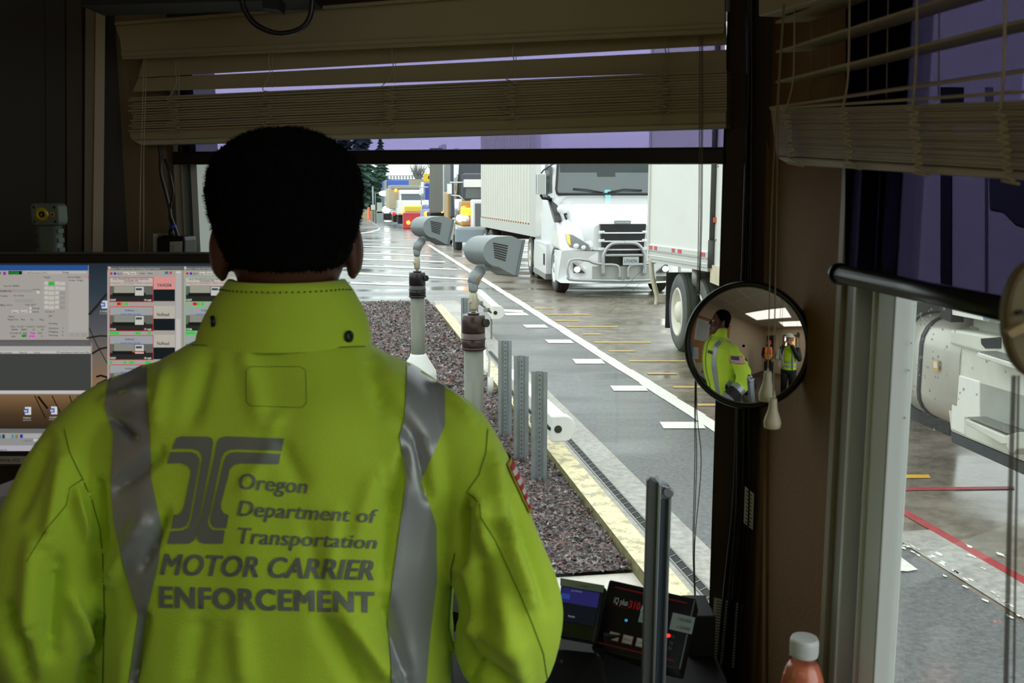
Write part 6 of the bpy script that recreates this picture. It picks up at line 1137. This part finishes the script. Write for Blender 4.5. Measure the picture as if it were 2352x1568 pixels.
# --- jacket
mb = MB()
mb.rings([zring(1.17, base.x, .235, 1.23, .155), zring(1.25, base.x, .24, 1.23, .155), tring(1568, 232, 1036, 1.23, .150), tring(1400, 222, 1040, 1.235, .150), tring(1200, 195, 1066, 1.235, .148), tring(1080, 178, 1092, 1.235, .143), tring(990, 190, 1080, 1.235, .134), tring(930, 225, 1040, 1.235, .124), tring(885, 262, 1005, 1.235, .110), tring(850, 318, 950, 1.235, .096), tring(815, 400, 872, 1.235, .082), tring(785, 450, 830, 1.235, .070)], lime)
for PP, RR, W in ((PR, RR_, wR), (PL, RL_, wL)):
    limb(mb, PP, RR, lime, 22); E_ = PP[-1]; limb(mb, [E_, E_ + (W - E_) * .35, E_ + (W - E_) * .7, E_ + (W - E_) * .97], [RR[-1] * .98, .060, .054, .047], lime, 20)
me = remesh(mb, .0052, 5, .6)
folds = [   # (x0,y0,x1,y1,width px, amplitude mm)
    (1075, 1150, 1050, 1290, 16, -7), (1100, 1170, 1120, 1260, 20, 6), (1085, 1150, 1180, 1230, 22, 4), (1130, 1060, 1150, 1150, 24, 4), (1150, 1180, 1215, 1380, 22, 5), (1180, 1160, 1260, 1400, 18, -3), (1100, 1290, 1110, 1480, 34, -5), (1060, 1440, 1180, 1480, 34, 5), (1070, 1520, 1160, 1560, 20, -6), (1150, 1390, 1200, 1560, 26, 4), (1045, 1330, 1085, 1560, 12, -4),
    (870, 900, 960, 1010, 20, -3), (960, 1010, 985, 1140, 14, -5), (930, 1040, 905, 1180, 16, -4), (640, 1010, 690, 1110, 26, -4), (560, 1120, 640, 1010, 22, 3), (860, 1090, 820, 1230, 26, 4), (900, 1110, 880, 1330, 24, -4), (770, 1180, 760, 1300, 26, 4), (700, 1190, 740, 1380, 24, -3), (790, 1400, 900, 1560, 30, 6), (740, 1420, 820, 1568, 26, -5), (880, 1380, 930, 1568, 22, -4),
    (270, 1120, 370, 1040, 18, -4), (330, 1200, 250, 1330, 22, 4), (380, 1180, 330, 1300, 14, -5), (250, 960, 300, 1000, 12, -6), (240, 920, 330, 900, 16, 4), (225, 1110, 235, 1260, 12, -8), (180, 1130, 200, 1230, 16, 6), (200, 1120, 225, 1330, 14, -5), (150, 1060, 110, 1240, 22, 5), (110, 1020, 40, 1180, 26, -4), (80, 1250, 60, 1450, 30, 6), (130, 1300, 120, 1500, 26, -6), (170, 1380, 215, 1520, 18, 6), (20, 1400, 60, 1560, 26, -6), (480, 820, 440, 960, 26, -3), (380, 860, 360, 960, 22, 3), (560, 800, 600, 960, 30, 3), (640, 960, 620, 1000, 20, 2), (850, 820, 880, 940, 26, -3), (330, 1420, 300, 1568, 16, -6), (225, 1420, 200, 1568, 18, -6), (550, 1430, 560, 1568, 34, 3), (460, 1420, 440, 1568, 34, -3), (1000, 860, 1080, 960, 18, 3)]
def topx(p):
    d = V(p) - EYE; t = d.dot(FW); return 1176 + d.x / t * F, 784 - d.dot(UP) / t * F
NS = [V(v.normal) for v in me.vertices]
for v, n_ in zip(me.vertices, NS):
    q = V(v.co); a = noise.noise(V((q.x * 16, q.y * 16, q.z * 5))) * .005 + noise.noise(q * 9 + V((5, 5, 5))) * .006
    if n_.y < .1:
        x, y = topx(q); s = 0
        for (x0, y0, x1, y1, w_, am) in folds:
            w_ = w_ * .78
            dx, dy = x1 - x0, y1 - y0; L2 = dx * dx + dy * dy; t = max(0, min(1, ((x - x0) * dx + (y - y0) * dy) / L2)); e2 = (x - x0 - dx * t) ** 2 + (y - y0 - dy * t) ** 2
            if e2 < 9 * w_ * w_: s += am * math.exp(-e2 / (w_ * w_)) * (1 if .1 < t < .9 else .7)
        if 370 < x < 870 and 990 < y < 1420: s *= .55
        a += s * .0030 * min(1, max(0, (.1 - n_.y) * 2))
    v.co = q + n_ * a
me.update()
tree = BVHTree.FromPolygons([V(v.co) for v in me.vertices], [tuple(p.vertices) for p in me.polygons])
def onarm(c):
    best = None
    for PP, W in ((PR, wR), (PL, wL)):
        E_ = PP[-1]; d = W - E_; t = (c - E_).dot(d) / d.dot(d); r = (c - E_ - d * t).length
        if t > 0 and r < .095 and c.y > 1.20: best = t
    return best
for p in me.polygons:
    c = V(p.center); t = onarm(c); k = 0
    if c.z < 1.38 and t is None: k = 1
    if c.z < 1.30 and c.z > 1.25 and t is None: k = 2
    if t is not None: k = 0 if t < .18 else 2 if t < .36 else 1 if t < .66 else 2 if t < .82 else 1
    p.material_index = k
me.transform(IB)
mi = [p.material_index for p in me.polygons]
jk = mobj(me, 'jacket', [lime, blk, refl], man)
for p, k in zip(me.polygons, mi): p.material_index = k
def cast(px, py, off):
    d = ray(px, py).normalized(); h = tree.ray_cast(EYE, d)
    if h[0] is None: return None
    n_ = h[1] if h[1].dot(d) < 0 else -h[1]
    return h[0] - d * off * .6 + n_ * off * .4
def drape(name, verts, faces, m, off, caster=None, parent=None):
    """verts (a, b) in picture or side coordinates laid on the jacket surface"""
    cs = caster or cast; P = [cs(x, y, off) for x, y in verts]; mb = MB(); ok = [f for f in faces if all(P[i] is not None and True for i in f) and max((P[i] - P[f[0]]).length for i in f) < .05]
    mb.add([IB @ (p if p is not None else V((0, 0, 0))) for p in P], ok, m, True); used = set(i for f in ok for i in f)
    o = mb.build(name, parent or jk, weld=False)
    bm = bmesh.new(); bm.from_mesh(o.data); bmesh.ops.delete(bm, geom=[v for v in bm.verts if not v.link_faces], context='VERTS'); bmesh.ops.recalc_face_normals(bm, faces=bm.faces); bm.to_mesh(o.data); bm.free(); return o
def band(L, Rt, n=90, w=14):      # grid between two polylines given as (x, y) from top to bottom
    def at(pl, f):
        ls = [sqrt((pl[i + 1][0] - pl[i][0]) ** 2 + (pl[i + 1][1] - pl[i][1]) ** 2) for i in range(len(pl) - 1)]; T_ = sum(ls) * f
        for i, l in enumerate(ls):
            if T_ <= l or i == len(ls) - 1: t = T_ / l if l else 0; return (pl[i][0] + (pl[i + 1][0] - pl[i][0]) * t, pl[i][1] + (pl[i + 1][1] - pl[i][1]) * t)
            T_ -= l
    V_ = []; F_ = []
    for i in range(n + 1):
        a, b = at(L, i / n), at(Rt, i / n)
        for j in range(w + 1): V_.append((a[0] + (b[0] - a[0]) * j / w, a[1] + (b[1] - a[1]) * j / w))
    for i in range(n):
        for j in range(w): q = i * (w + 1) + j; F_.append((q, q + 1, q + w + 2, q + w + 1))
    return V_, F_
v_, f_ = band([(252, 862), (240, 930), (262, 1000), (255, 1100), (262, 1200), (285, 1300), (318, 1410), (296, 1568), (290, 1600)], [(340, 815), (336, 900), (345, 1000), (348, 1100), (372, 1215), (365, 1290), (334, 1420), (318, 1568), (316, 1600)]); drape('reflective_stripe', v_, f_, refl, .0022)
v_, f_ = band([(935, 830), (930, 960), (917, 1000), (934, 1100), (916, 1230), (902, 1330), (890, 1430), (900, 1568), (900, 1600)], [(1022, 880), (1022, 975), (967, 1105), (1001, 1205), (1003, 1330), (986, 1470), (978, 1568), (976, 1600)]); drape('reflective_stripe', v_, f_, refl, .0022)
printm = mat('grey_print', (122, 124, 116), .6, bump=.1, bscale=900)
# emblem (slanted road interchange) and lettering
def fine(vs, fs, maxl):      # triangulate and split long edges so that flat shapes follow the cloth
    bm = bmesh.new(); B = [bm.verts.new((x, y, 0)) for x, y in vs]
    from mathutils.geometry import tessellate_polygon
    for f in fs:
        tr = tessellate_polygon([[V((*vs[i], 0)) for i in f]]) if len(f) > 3 else [(0, 1, 2)]
        for t in tr:
            try: bm.faces.new([B[f[k]] for k in t])
            except ValueError: pass
    xs = [q.co.x for q in bm.verts]; ys = [q.co.y for q in bm.verts]
    for ax_i, (lo, hi) in enumerate(((min(xs), max(xs)), (min(ys), max(ys)))):
        c = lo + maxl
        while c < hi:
            bmesh.ops.bisect_plane(bm, geom=bm.verts[:] + bm.edges[:] + bm.faces[:], plane_co=(c, c, 0), plane_no=(1, 0, 0) if ax_i == 0 else (0, 1, 0)); c += maxl
    bm.verts.index_update(); v = [(q.co.x, q.co.y) for q in bm.verts]; f = [tuple(x.index for x in q.verts) for q in bm.faces]; bm.free(); return v, f
def zp(x, y): return (300 + x * 700 / 1996, 950 + y * 550 / 1568)      # from the zoomed crop
def strokes(name, polys):
    V_, F_ = [], []
    for pl in polys: v, f = fine([zp(*p) for p in pl], [tuple(range(len(pl)))], 9); F_ += [tuple(i + len(V_) for i in q) for q in f]; V_ += v
    drape(name, V_, F_, printm, .0016)
def bend(outer, inner): return outer + inner[::-1]
strokes('emblem', [
    bend([(300, 160), (330, 148), (510, 150), (535, 162), (542, 190), (532, 260), (430, 800), (414, 832), (380, 850), (240, 850)], [(272, 232), (310, 228), (405, 230), (445, 242), (466, 270), (470, 300), (462, 345), (400, 690), (380, 745), (340, 762), (262, 768)]),
    bend([(262, 250), (400, 250), (432, 262), (450, 290), (452, 320), (385, 690), (365, 732), (330, 748), (268, 752)], [(242, 325), (330, 322), (372, 338), (395, 365), (396, 400), (352, 610), (330, 650), (310, 660), (284, 664)]),
    bend([(1006, 162), (620, 148), (585, 160), (568, 185), (562, 220), (438, 790), (438, 815), (452, 840), (480, 850), (604, 850)], [(988, 243), (700, 232), (650, 236), (615, 254), (596, 290), (520, 650), (506, 705), (515, 738), (540, 760), (618, 762)]),
    bend([(980, 262), (700, 250), (655, 256), (628, 275), (612, 310), (530, 660), (524, 710), (538, 738), (560, 748), (628, 748)], [(970, 330), (720, 324), (675, 336), (648, 365), (640, 410), (592, 590), (594, 620), (610, 648), (644, 662)])])
def lettering(name, s, q, bold, shear, maxl=7, reps=((0, 0),)):      # q: TL, TR, BR, BL of the text bounding box in picture coordinates
    vs, fs = textmesh(s, 0, shear, spacing=1.10 if bold > .04 else 1.03, res=4); x0, x1 = min(v.x for v in vs), max(v.x for v in vs); y0, y1 = min(v.y for v in vs), max(v.y for v in vs); W = []
    for v in vs:
        u = (v.x - x0) / (x1 - x0); t = (v.y - y0) / (y1 - y0); W.append(tuple(q[3][i] * (1 - u) * (1 - t) + q[2][i] * u * (1 - t) + q[0][i] * (1 - u) * t + q[1][i] * u * t for i in (0, 1)))
    V_, F_ = [], []
    for k in (-1, -.33, .33, 1):
        for ky in ((-.7, .7) if bold > .02 else (0,)):
            v, f = fine([(x + k * bold * 70, y + ky * bold * 50) for x, y in W], fs, maxl); F_ += [tuple(i + len(V_) for i in g) for g in f]; V_ += v
    return drape(name, V_, F_, printm, .0016)
lettering('lettering', 'Oregon', [zp(712, 388), zp(1160, 425), zp(1155, 555), zp(712, 525)], .016, .18)
lettering('lettering', 'Department of', [zp(706, 565), zp(1618, 625), zp(1612, 745), zp(700, 700)], .016, .18)
lettering('lettering', 'Transportation', [zp(706, 743), zp(1612, 800), zp(1606, 912), zp(706, 884)], .016, .18)
lettering('lettering', 'MOTOR CARRIER', [zp(205, 915), zp(1592, 960), zp(1586, 1088), zp(200, 1052)], .026, .2)
lettering('lettering', 'ENFORCEMENT', [zp(196, 1130), zp(1588, 1168), zp(1586, 1300), zp(196, 1266)], .042, 0)
# seams and stitching
seamm = mat('seam_dark_lime', (96, 124, 18), .8)
def seam(pl, w=1.1, step=9):
    pts = [];
    for i in range(len(pl) - 1):
        (x0, y0), (x1, y1) = pl[i], pl[i + 1]; n = max(1, int(sqrt((x1 - x0) ** 2 + (y1 - y0) ** 2) / step)); pts += [(x0 + (x1 - x0) * t / n, y0 + (y1 - y0) * t / n) for t in range(n)]
    pts.append(pl[-1]); L = []; Q = []
    for i, (x, y) in enumerate(pts):
        a, b = pts[max(0, i - 1)], pts[min(len(pts) - 1, i + 1)]; dx, dy = b[0] - a[0], b[1] - a[1]; l = sqrt(dx * dx + dy * dy) or 1; L.append((x - dy / l * w, y + dx / l * w)); Q.append((x + dy / l * w, y - dx / l * w))
    n = len(pts); return L + Q, [(i, i + 1, n + i + 1, n + i) for i in range(n - 1)]
for pl, w_ in (([(1120, 985), (1116, 1040), (1100, 1090), (1072, 1130), (1088, 1142), (1102, 1160), (1104, 1188), (1140, 1245), (1170, 1310), (1196, 1368), (1222, 1430), (1248, 1500), (1258, 1568)], 1.1), ([(1045, 1270), (1036, 1310), (1036, 1360), (1030, 1440), (1045, 1500), (1044, 1568)], 1.3), ([(148, 985), (160, 1040), (190, 1100), (215, 1160), (230, 1215), (234, 1260)], 1.1), ([(190, 1100), (160, 1120), (152, 1160), (110, 1210), (60, 1290)], .9), ([(440, 792), (520, 796), (640, 800), (760, 798), (838, 796)], 1.0), ([(565, 850), (575, 842), (690, 842), (702, 850), (704, 925), (694, 936), (576, 932), (566, 922), (565, 850)], .6), ([(236, 1270), (240, 1400), (236, 1568)], 1.2)):
    v, f = seam(pl, w_); drape('seam', v, f, seamm, .0010)
# collar: a standing band around the neck
mb = MB(); N = 72
cl = [(798, 432, 842, .078), (770, 438, 840, .076), (735, 452, 832, .073), (700, 470, 815, .070), (665, 492, 798, .068), (646, 508, 780, .067)]
def cring(py, xl, xr, hd, sh):
    r_ = tring(py, xl, xr, 1.235, hd, 1.20, N, 2.0); cx = sum((p.x for p in r_)) / N; out = []
    for p in r_:
        q = V((cx + (p.x - cx) * (1 - sh / .09), 1.235 + (p.y - 1.235) * (1 - sh / .09), p.z)); ang = atan2(q.y - 1.235, q.x - cx)
        q.z += -.010 * (1 if q.y > 1.235 else 0) * ((q.y - 1.235) / .08) * 2; q.z -= .030 * max(0, abs(q.x - cx) / .1 - .72) * (1 if py < 700 else 0); out.append(q)
    return out
rings = [cring(*c, 0) for c in cl] + [cring(*c, .006) for c in cl[::-1]]
cm = MB(); cm.rings(rings, lime, caps=False); cm.v = [IB @ (v + V((noise.noise(v * 14) * .003, noise.noise(v * 14 + V((3, 3, 3))) * .003, 0))) for v in cm.v]; col = cm.build('collar', jk)
mb = MB()
for i in range(46):
    t = R(190 + i * 160 / 45); r_ = rings[4]; k = int((190 + i * 160 / 45) / 360 * N) % N; p = r_[k]; mb.sph(IB @ (p + (p - V((p.x * .3 + HX * .7, 1.235, p.z))).normalized() * .0015), (.0013, .0011, .0011), mat('stitch_dark', (60, 70, 20), .8), 6, 4)
mb.build('stitching', col, weld=False)
for (px, py) in ((485, 750), (793, 756)):
    best = min((V(p) for r_ in rings[:6] for p in r_ if p.y < 1.25), key=lambda p: (topx(p)[0] - px) ** 2 + (topx(p)[1] - py) ** 2); n_ = (best - V((HX, 1.235, best.z))).normalized()
    mb = MB(); mb.lathe([(.0075, 0), (.007, .003), (.003, .004)], blackp, 16, mtx=V((0, 0, 1)).rotation_difference(n_).to_matrix().to_4x4()); mb.v = [v + IB @ (best - n_ * .0005) for v in mb.v]; mb.build('snap', jk)
# sleeve patches, seen edge-on from behind and in the mirror
def sidecast(sgn):
    def f(a, b, off):
        h = tree.ray_cast(V((sgn * 2, a, b)), V((-sgn, 0, 0)))
        return None if h[0] is None else h[0] + V((sgn * off, 0, 0))
    return f
def sgrid(y0, y1, z0, z1, n=8, m_=8): return [(y0 + (y1 - y0) * i / n, z0 + (z1 - z0) * j / m_) for j in range(m_ + 1) for i in range(n + 1)], [(j * (n + 1) + i, j * (n + 1) + i + 1, (j + 1) * (n + 1) + i + 1, (j + 1) * (n + 1) + i) for j in range(m_) for i in range(n)]
zc = atY(1190, 1115, 1.18).z; gold = mat('patch_gold', (190, 150, 50), .6); pr = mat('patch_red', (190, 50, 54), .7); pw_ = mat('patch_white', (220, 214, 208), .7); pbu = mat('patch_blue', (50, 60, 120), .7)
v_, f_ = sgrid(1.165, 1.262, zc - .031, zc + .031); o = drape('flag_patch', v_, f_, gold, .003, sidecast(1))
for i in range(9): z0 = zc - .027 + i * .006; v_, f_ = sgrid(1.169, 1.258, z0, z0 + .006, 8, 1); drape('flag_stripe', v_, f_, pr if i % 2 == 0 else pw_, .0042, sidecast(1), jk)
v_, f_ = sgrid(1.216, 1.258, zc, zc + .027, 4, 3); drape('flag_canton', v_, f_, pbu, .0052, sidecast(1))
v_, f_ = sgrid(1.19, 1.27, zc - .04, zc + .035); drape('sleeve_badge', v_, f_, mat('badge_orange', (200, 110, 40), .6), .003, sidecast(-1))
def frontcast(a, b, off):
    h = tree.ray_cast(V((a, 3, b)), V((0, -1, 0))); return None if h[0] is None else h[0] + V((0, off, 0))
for s in (-1, 1):
    x0 = base.x + s * .115; v_, f_ = band([(x0 - .025, 1.40), (x0 - .025 + s * .03, 1.89)], [(x0 + .025, 1.40), (x0 + .025 + s * .03, 1.89)], 30, 4); drape('reflective_stripe', v_, f_, refl, .003, frontcast)
v_, f_ = band([(base.x + .04, 1.765), (base.x + .04, 1.79)], [(base.x + .125, 1.765), (base.x + .125, 1.79)], 3, 6); drape('name_badge', v_, f_, mat('badge_brown', (84, 56, 34), .6), .004, frontcast)
v_, f_ = band([(base.x - .006, 1.38), (base.x - .006, 1.90)], [(base.x + .006, 1.38), (base.x + .006, 1.90)], 30, 1); drape('zip', v_, f_, blackm, .003, frontcast)
# trousers and boots
mb = MB()
mb.rings([zring(FLZ + .86, base.x, .165, 1.225, .125), zring(FLZ + .95, base.x, .17, 1.225, .125), zring(FLZ + 1.0, base.x, .16, 1.225, .12)], trous)
for s in (-1, 1): limb(mb, [V((base.x + s * .09, 1.22, FLZ + .90)), V((base.x + s * .10, 1.21, FLZ + .5)), V((base.x + s * .11, 1.22, FLZ + .07))], [.105, .082, .066], trous)
mb.v = [IB @ v for v in mb.v]; mobj(remesh(mb, .009, 3), 'trousers', [trous], man)
for s in (-1, 1):
    mb = MB(); x = s * .11; mb.rings([[V((x + w_ * cos(a), yc + l * sin(a), z)) for a in [2 * pi * i / 20 for i in range(20)]] for z, w_, l, yc in ((0, .048, .135, .05), (.02, .05, .137, .05), (.05, .047, .125, .045), (.08, .045, .08, .0), (.12, .05, .058, -.01))], boot); mb.build('boot', man)
# ================================================================ two more people and the room seen in the mirror
def figure(loc, face, label, H, top_m, vest, cap, camera=False, skin=skinL):
    k = H / 1.78; M = Matrix.Translation(loc) @ Matrix.Rotation(face, 4, 'Z'); X = lambda x, y, z: M @ V((x * k, y * k, z * k)); I = Matrix.Translation(-V(loc))
    mb = MB(); HM_ = M @ Matrix.Translation((0, .01, 1.535 * k)); head(mb, HM_, k, skin)
    def rg(z, hw, hd, yc=0): return [X(hw * cos(a), yc + hd * sin(a), z) for a in [2 * pi * i / 22 for i in range(22)]]
    mb.rings([rg(.88, .15, .11), rg(1.1, .14, .10), rg(1.32, .165, .11), rg(1.42, .17, .09), rg(1.49, .08, .07)], skin)
    arms = []
    for s in (-1, 1):
        S, E, W = ((s * .19, 0, 1.40), (s * .25, .10, 1.20), (s * .07, .20, 1.53)) if camera else ((s * .20, 0, 1.40), (s * .25, -.02, 1.12), (s * .20, .16, .98))
        arms.append((S, E, W)); limb(mb, [X(*S), X(*E)], [.055 * k, .044 * k], skin); limb(mb, [X(*E), X(*W)], [.042 * k, .03 * k], skin); hand(mb, X(*W), M.to_3x3() @ V((-s * .3, .5, .4 if camera else -.5)), M.to_3x3() @ V((s * .6, -.2, .6)), s, k, skin, .7)
        limb(mb, [X(s * .09, 0, .90), X(s * .10, .01, .5), X(s * .11, -.01, .08)], [.08 * k, .055 * k, .038 * k], skin)
    mb.v = [I @ v for v in mb.v]; p = mobj(remesh(mb, .0075, 1), 'person', [skin]); p.location = loc; tag(p, label, 'person'); facebits(HM_, k, p, I)
    def cloth(nm, rings_, limbs, m, vx=.010):
        mb = MB()
        if rings_: mb.rings(rings_, m)
        for a, b, c in limbs: limb(mb, a, b, m)
        mb.v = [I @ v for v in mb.v]; return mobj(remesh(mb, vx, 3), nm, [m], p)
    cloth('jacket', [rg(.90, .165, .125), rg(1.1, .16, .12), rg(1.32, .18, .125), rg(1.42, .185, .105), rg(1.50, .09, .08)], [([X(*S), X(*E)], [.068 * k, .058 * k], 0) for S, E, W in arms] + [([X(*E), X(*[a + (b - a) * .85 for a, b in zip(E, W)])], [.056 * k, .045 * k], 0) for S, E, W in arms], top_m)
    v = cloth('vest', [rg(.93, .178, .136), rg(1.1, .174, .132), rg(1.32, .192, .136), rg(1.43, .175, .112), rg(1.49, .12, .095)], [], vest[0])
    mb = MB()
    for z in (1.02, 1.12): mb.rings([[q + V((0, 0, dz)) for q in rg(z + 0, .183, .141)] for dz in (-.022, .022)], vest[1], caps=False)
    for s in (-1, 1): mb.tube([X(s * .11, .115, .95), X(s * .11, .14, 1.2), X(s * .11, .125, 1.38), X(s * .10, .03, 1.49), X(s * .11, -.12, 1.38), X(s * .11, -.14, 1.2)], .014 * k, vest[1], 6)
    mb.v = [I @ v_ for v_ in mb.v]; mb.build('vest_stripe', v)
    cloth('trousers', [rg(.84, .16, .12), rg(.98, .155, .115)], [([X(s * .09, 0, .88), X(s * .10, .01, .5), X(s * .11, -.01, .07)], [.10 * k, .08 * k, .062 * k], 0) for s in (-1, 1)], trous)
    for s in (-1, 1):
        mb = MB(); mb.rings([[I @ X(s * .11 + w_ * cos(a), yc + l * sin(a), z) for a in [2 * pi * i / 18 for i in range(18)]] for z, w_, l, yc in ((0, .046, .13, .05), (.03, .048, .13, .05), (.06, .045, .11, .04), (.10, .045, .06, -.005))], boot); mb.build('boot', p)
    mb = MB(); J = I @ HM_
    if cap == 'hardhat':
        hm_ = mat('hard_hat_white', (226, 228, 220), .35); mb.rings([[J @ V((rx * k * cos(a), (yc + ry * sin(a)) * k, z * k)) for a in [2 * pi * i / 28 for i in range(28)]] for z, rx, ry, yc in ((.145, .115, .145, .01), (.150, .110, .135, .005), (.165, .100, .122, -.002), (.20, .094, .115, -.004), (.235, .070, .088, -.004), (.26, .035, .04, -.004), (.265, .005, .006, -.004))], hm_); mb.build('hard_hat', p)
    else:
        om = mat('beanie_orange', (236, 70, 40), .8); mb.rings([[J @ V((rx * k * cos(a), (yc + ry * sin(a)) * k, z * k)) for a in [2 * pi * i / 24 for i in range(24)]] for z, rx, ry, yc in ((.135, .081, .103, -.008), (.17, .083, .105, -.008), (.21, .072, .090, -.010), (.24, .045, .055, -.010), (.252, .01, .012, -.01))], om); mb.build('beanie', p)
    return p
limev = mat('vest_lime', (196, 226, 40), .7); oranv = mat('vest_orange', (240, 90, 40), .7); yels = mat('vest_yellow_stripe', (226, 220, 80), .5)
figure(V((.02, -.30, FLZ)), 0, 'person in lime vest and white hard hat taking a photograph, reflected in mirror', 1.74, blk, (limev, refl), 'hardhat', True)
figure(V((-1.10, -1.55, FLZ)), R(-25), 'person in orange vest and orange beanie at the back of the room', 1.70, blk, (oranv, yels), 'beanie')
# chair with a lime jacket over it, wall map, papers, water cooler
def chair(x, y, rz):
    rt = empty('office_chair', (x, y, FLZ), rz); tag(rt, 'black office chair standing behind the officer', 'chair'); mb = MB()
    for i in range(5): a = 2 * pi * i / 5; mb.tube([(0, 0, .10), (.28 * cos(a), .28 * sin(a), .07)], [.022, .016], blackp, 8); mb.sph((.28 * cos(a), .28 * sin(a), .03), .03, blackp, 10, 8)
    mb.build('base', rt); mb = MB(); mb.cyl((0, 0, .10), (0, 0, .55), .025, steel, 12); mb.build('pole', rt)
    mb = MB(); mb.rings([[V((p0, p1, z)) for p0, p1 in rrect(w_, w_ - .02, .08, 4)] for z, w_ in ((.55, .44), (.57, .48), (.62, .48), (.64, .44))], blackm); mb.build('seat', rt)
    mb = MB(); mb.rings([[V((p0, yy - .02 * 0, .98 + p1)) for p0, p1 in rrect(w_, .52, .10, 4)] for yy, w_ in ((-.25, .38), (-.23, .42), (-.20, .42), (-.18, .38))], blackm); mb.tube([(0, -.1, .58), (0, -.24, .66), (0, -.25, .85)], .02, blackp, 8); mb.build('backrest', rt); return rt
chair(-.62, .55, R(160))
mb = MB(); P = [V((-.62 + dx, .60 + dy, FLZ + z)) for dx, dy, z in ((-.24, .14, 1.26), (.24, .10, 1.26), (.26, .06, .9), (-.24, .1, .86), (-.22, .2, 1.26), (.22, .17, 1.26), (.24, .18, .84), (-.26, .2, .9))]
mb.hexa([P[3], P[2], P[6], P[7], P[0], P[1], P[5], P[4]], lime); tag(mb.build('spare_jacket', bevel=.03, seg=3), 'lime jacket hung over the back of the office chair', 'jacket')
def wallpaper_(x, y, z, w_, h_, nm, lb, rows, m=paperm, yaw=None):
    mb = MB(); mb.box((LX, y - w_ / 2, z), (LX + .006, y + w_ / 2, z + h_), m)
    for i in range(rows): mb.box((LX + .006, y - w_ * .42, z + h_ * (i + .6) / (rows + 1)), (LX + .008, y + w_ * .36, z + h_ * (i + .6) / (rows + 1) + h_ * .2 / rows), mat('print_grey_dark', (90, 96, 100), .6))
    tag(mb.build(nm), lb, 'paper')
mb = MB(); mb.box((LX, -.2, 1.25), (LX + .02, 1.6, 2.45), mat('cork_board', (176, 120, 74), .9, var=.1, vscale=30)); mb.box((LX, -.2, 2.45), (LX + .03, 1.6, 2.49), mat('oak_strip', (150, 96, 54), .6)); tag(mb.build('cork_board'), 'cork notice board on the left wall', 'board')
LX += .021
wallpaper_(0, .9, 1.85, .5, .55, 'wall_chart', 'large pale chart pinned high on the cork board', 12); wallpaper_(0, 1.1, 1.35, .22, .3, 'notice_sheet', 'small sheet pinned low on the cork board, nearest window', 6); wallpaper_(0, .55, 1.35, .2, .3, 'notice_sheet', 'small sheet pinned low on the cork board, farther from window', 4)
LX -= .021
rt = empty('water_cooler', (LX + .25, 1.35, FLZ)); tag(rt, 'white water cooler with a blue bottle by the left wall', 'water cooler')
mb = MB(); mb.box((-.15, -.15, 0), (.15, .15, .95), whitepvc); mb.build('cabinet', rt, bevel=.02); mb = MB(); mb.lathe([(.05, .95), (.12, 1.0), (.13, 1.05), (.13, 1.28), (.12, 1.32), (.02, 1.34)], mat('bottle_blue', (70, 110, 140), .15, coat=.5), 24); mb.build('water_bottle', rt)
# ---------------------------------------------------------------- camera, world, view
cd = bpy.data.cameras.new('camera'); cam = bpy.data.objects.new('camera', cd); C.objects.link(cam)
cd.sensor_width = 36; cd.lens = F * 36 / 2352; cam.location = EYE; cam.rotation_euler = (pi / 2 - PITCH, 0, 0); cd.clip_start = .02; cd.clip_end = 2000
cd.dof.use_dof = True; cd.dof.focus_distance = 5.0; cd.dof.aperture_fstop = 13
sc = bpy.context.scene; sc.camera = cam
w = bpy.data.worlds.new('sky'); sc.world = w; w.use_nodes = True; nt = w.node_tree; bg = nt.nodes['Background']
tc = nt.nodes.new('ShaderNodeTexCoord'); sx = nt.nodes.new('ShaderNodeSeparateXYZ'); rp = nt.nodes.new('ShaderNodeValToRGB')
nt.links.new(tc.outputs['Generated'], sx.inputs[0]); nt.links.new(sx.outputs['Z'], rp.inputs[0]); nt.links.new(rp.outputs[0], bg.inputs[0])
rp.color_ramp.elements[0].position = 0; rp.color_ramp.elements[0].color = (.80, .86, .87, 1)
rp.color_ramp.elements[1].position = .7; rp.color_ramp.elements[1].color = (1, 1, 1, 1)
bg.inputs[1].default_value = SKY
vs = sc.view_settings; sc.display_settings.display_device = 'sRGB'; vs.view_transform = 'Standard'; vs.look = 'None'; vs.exposure = EXPO; vs.gamma = 1; vs.use_curve_mapping = False
cy = sc.cycles; cy.max_bounces = 7; cy.diffuse_bounces = 3; cy.glossy_bounces = 4; cy.transmission_bounces = 6; cy.transparent_max_bounces = 16
cy.sample_clamp_indirect = 4; cy.caustics_reflective = False; cy.caustics_refractive = False; cy.use_denoising = True
cy.use_adaptive_sampling = True; cy.adaptive_threshold = .03
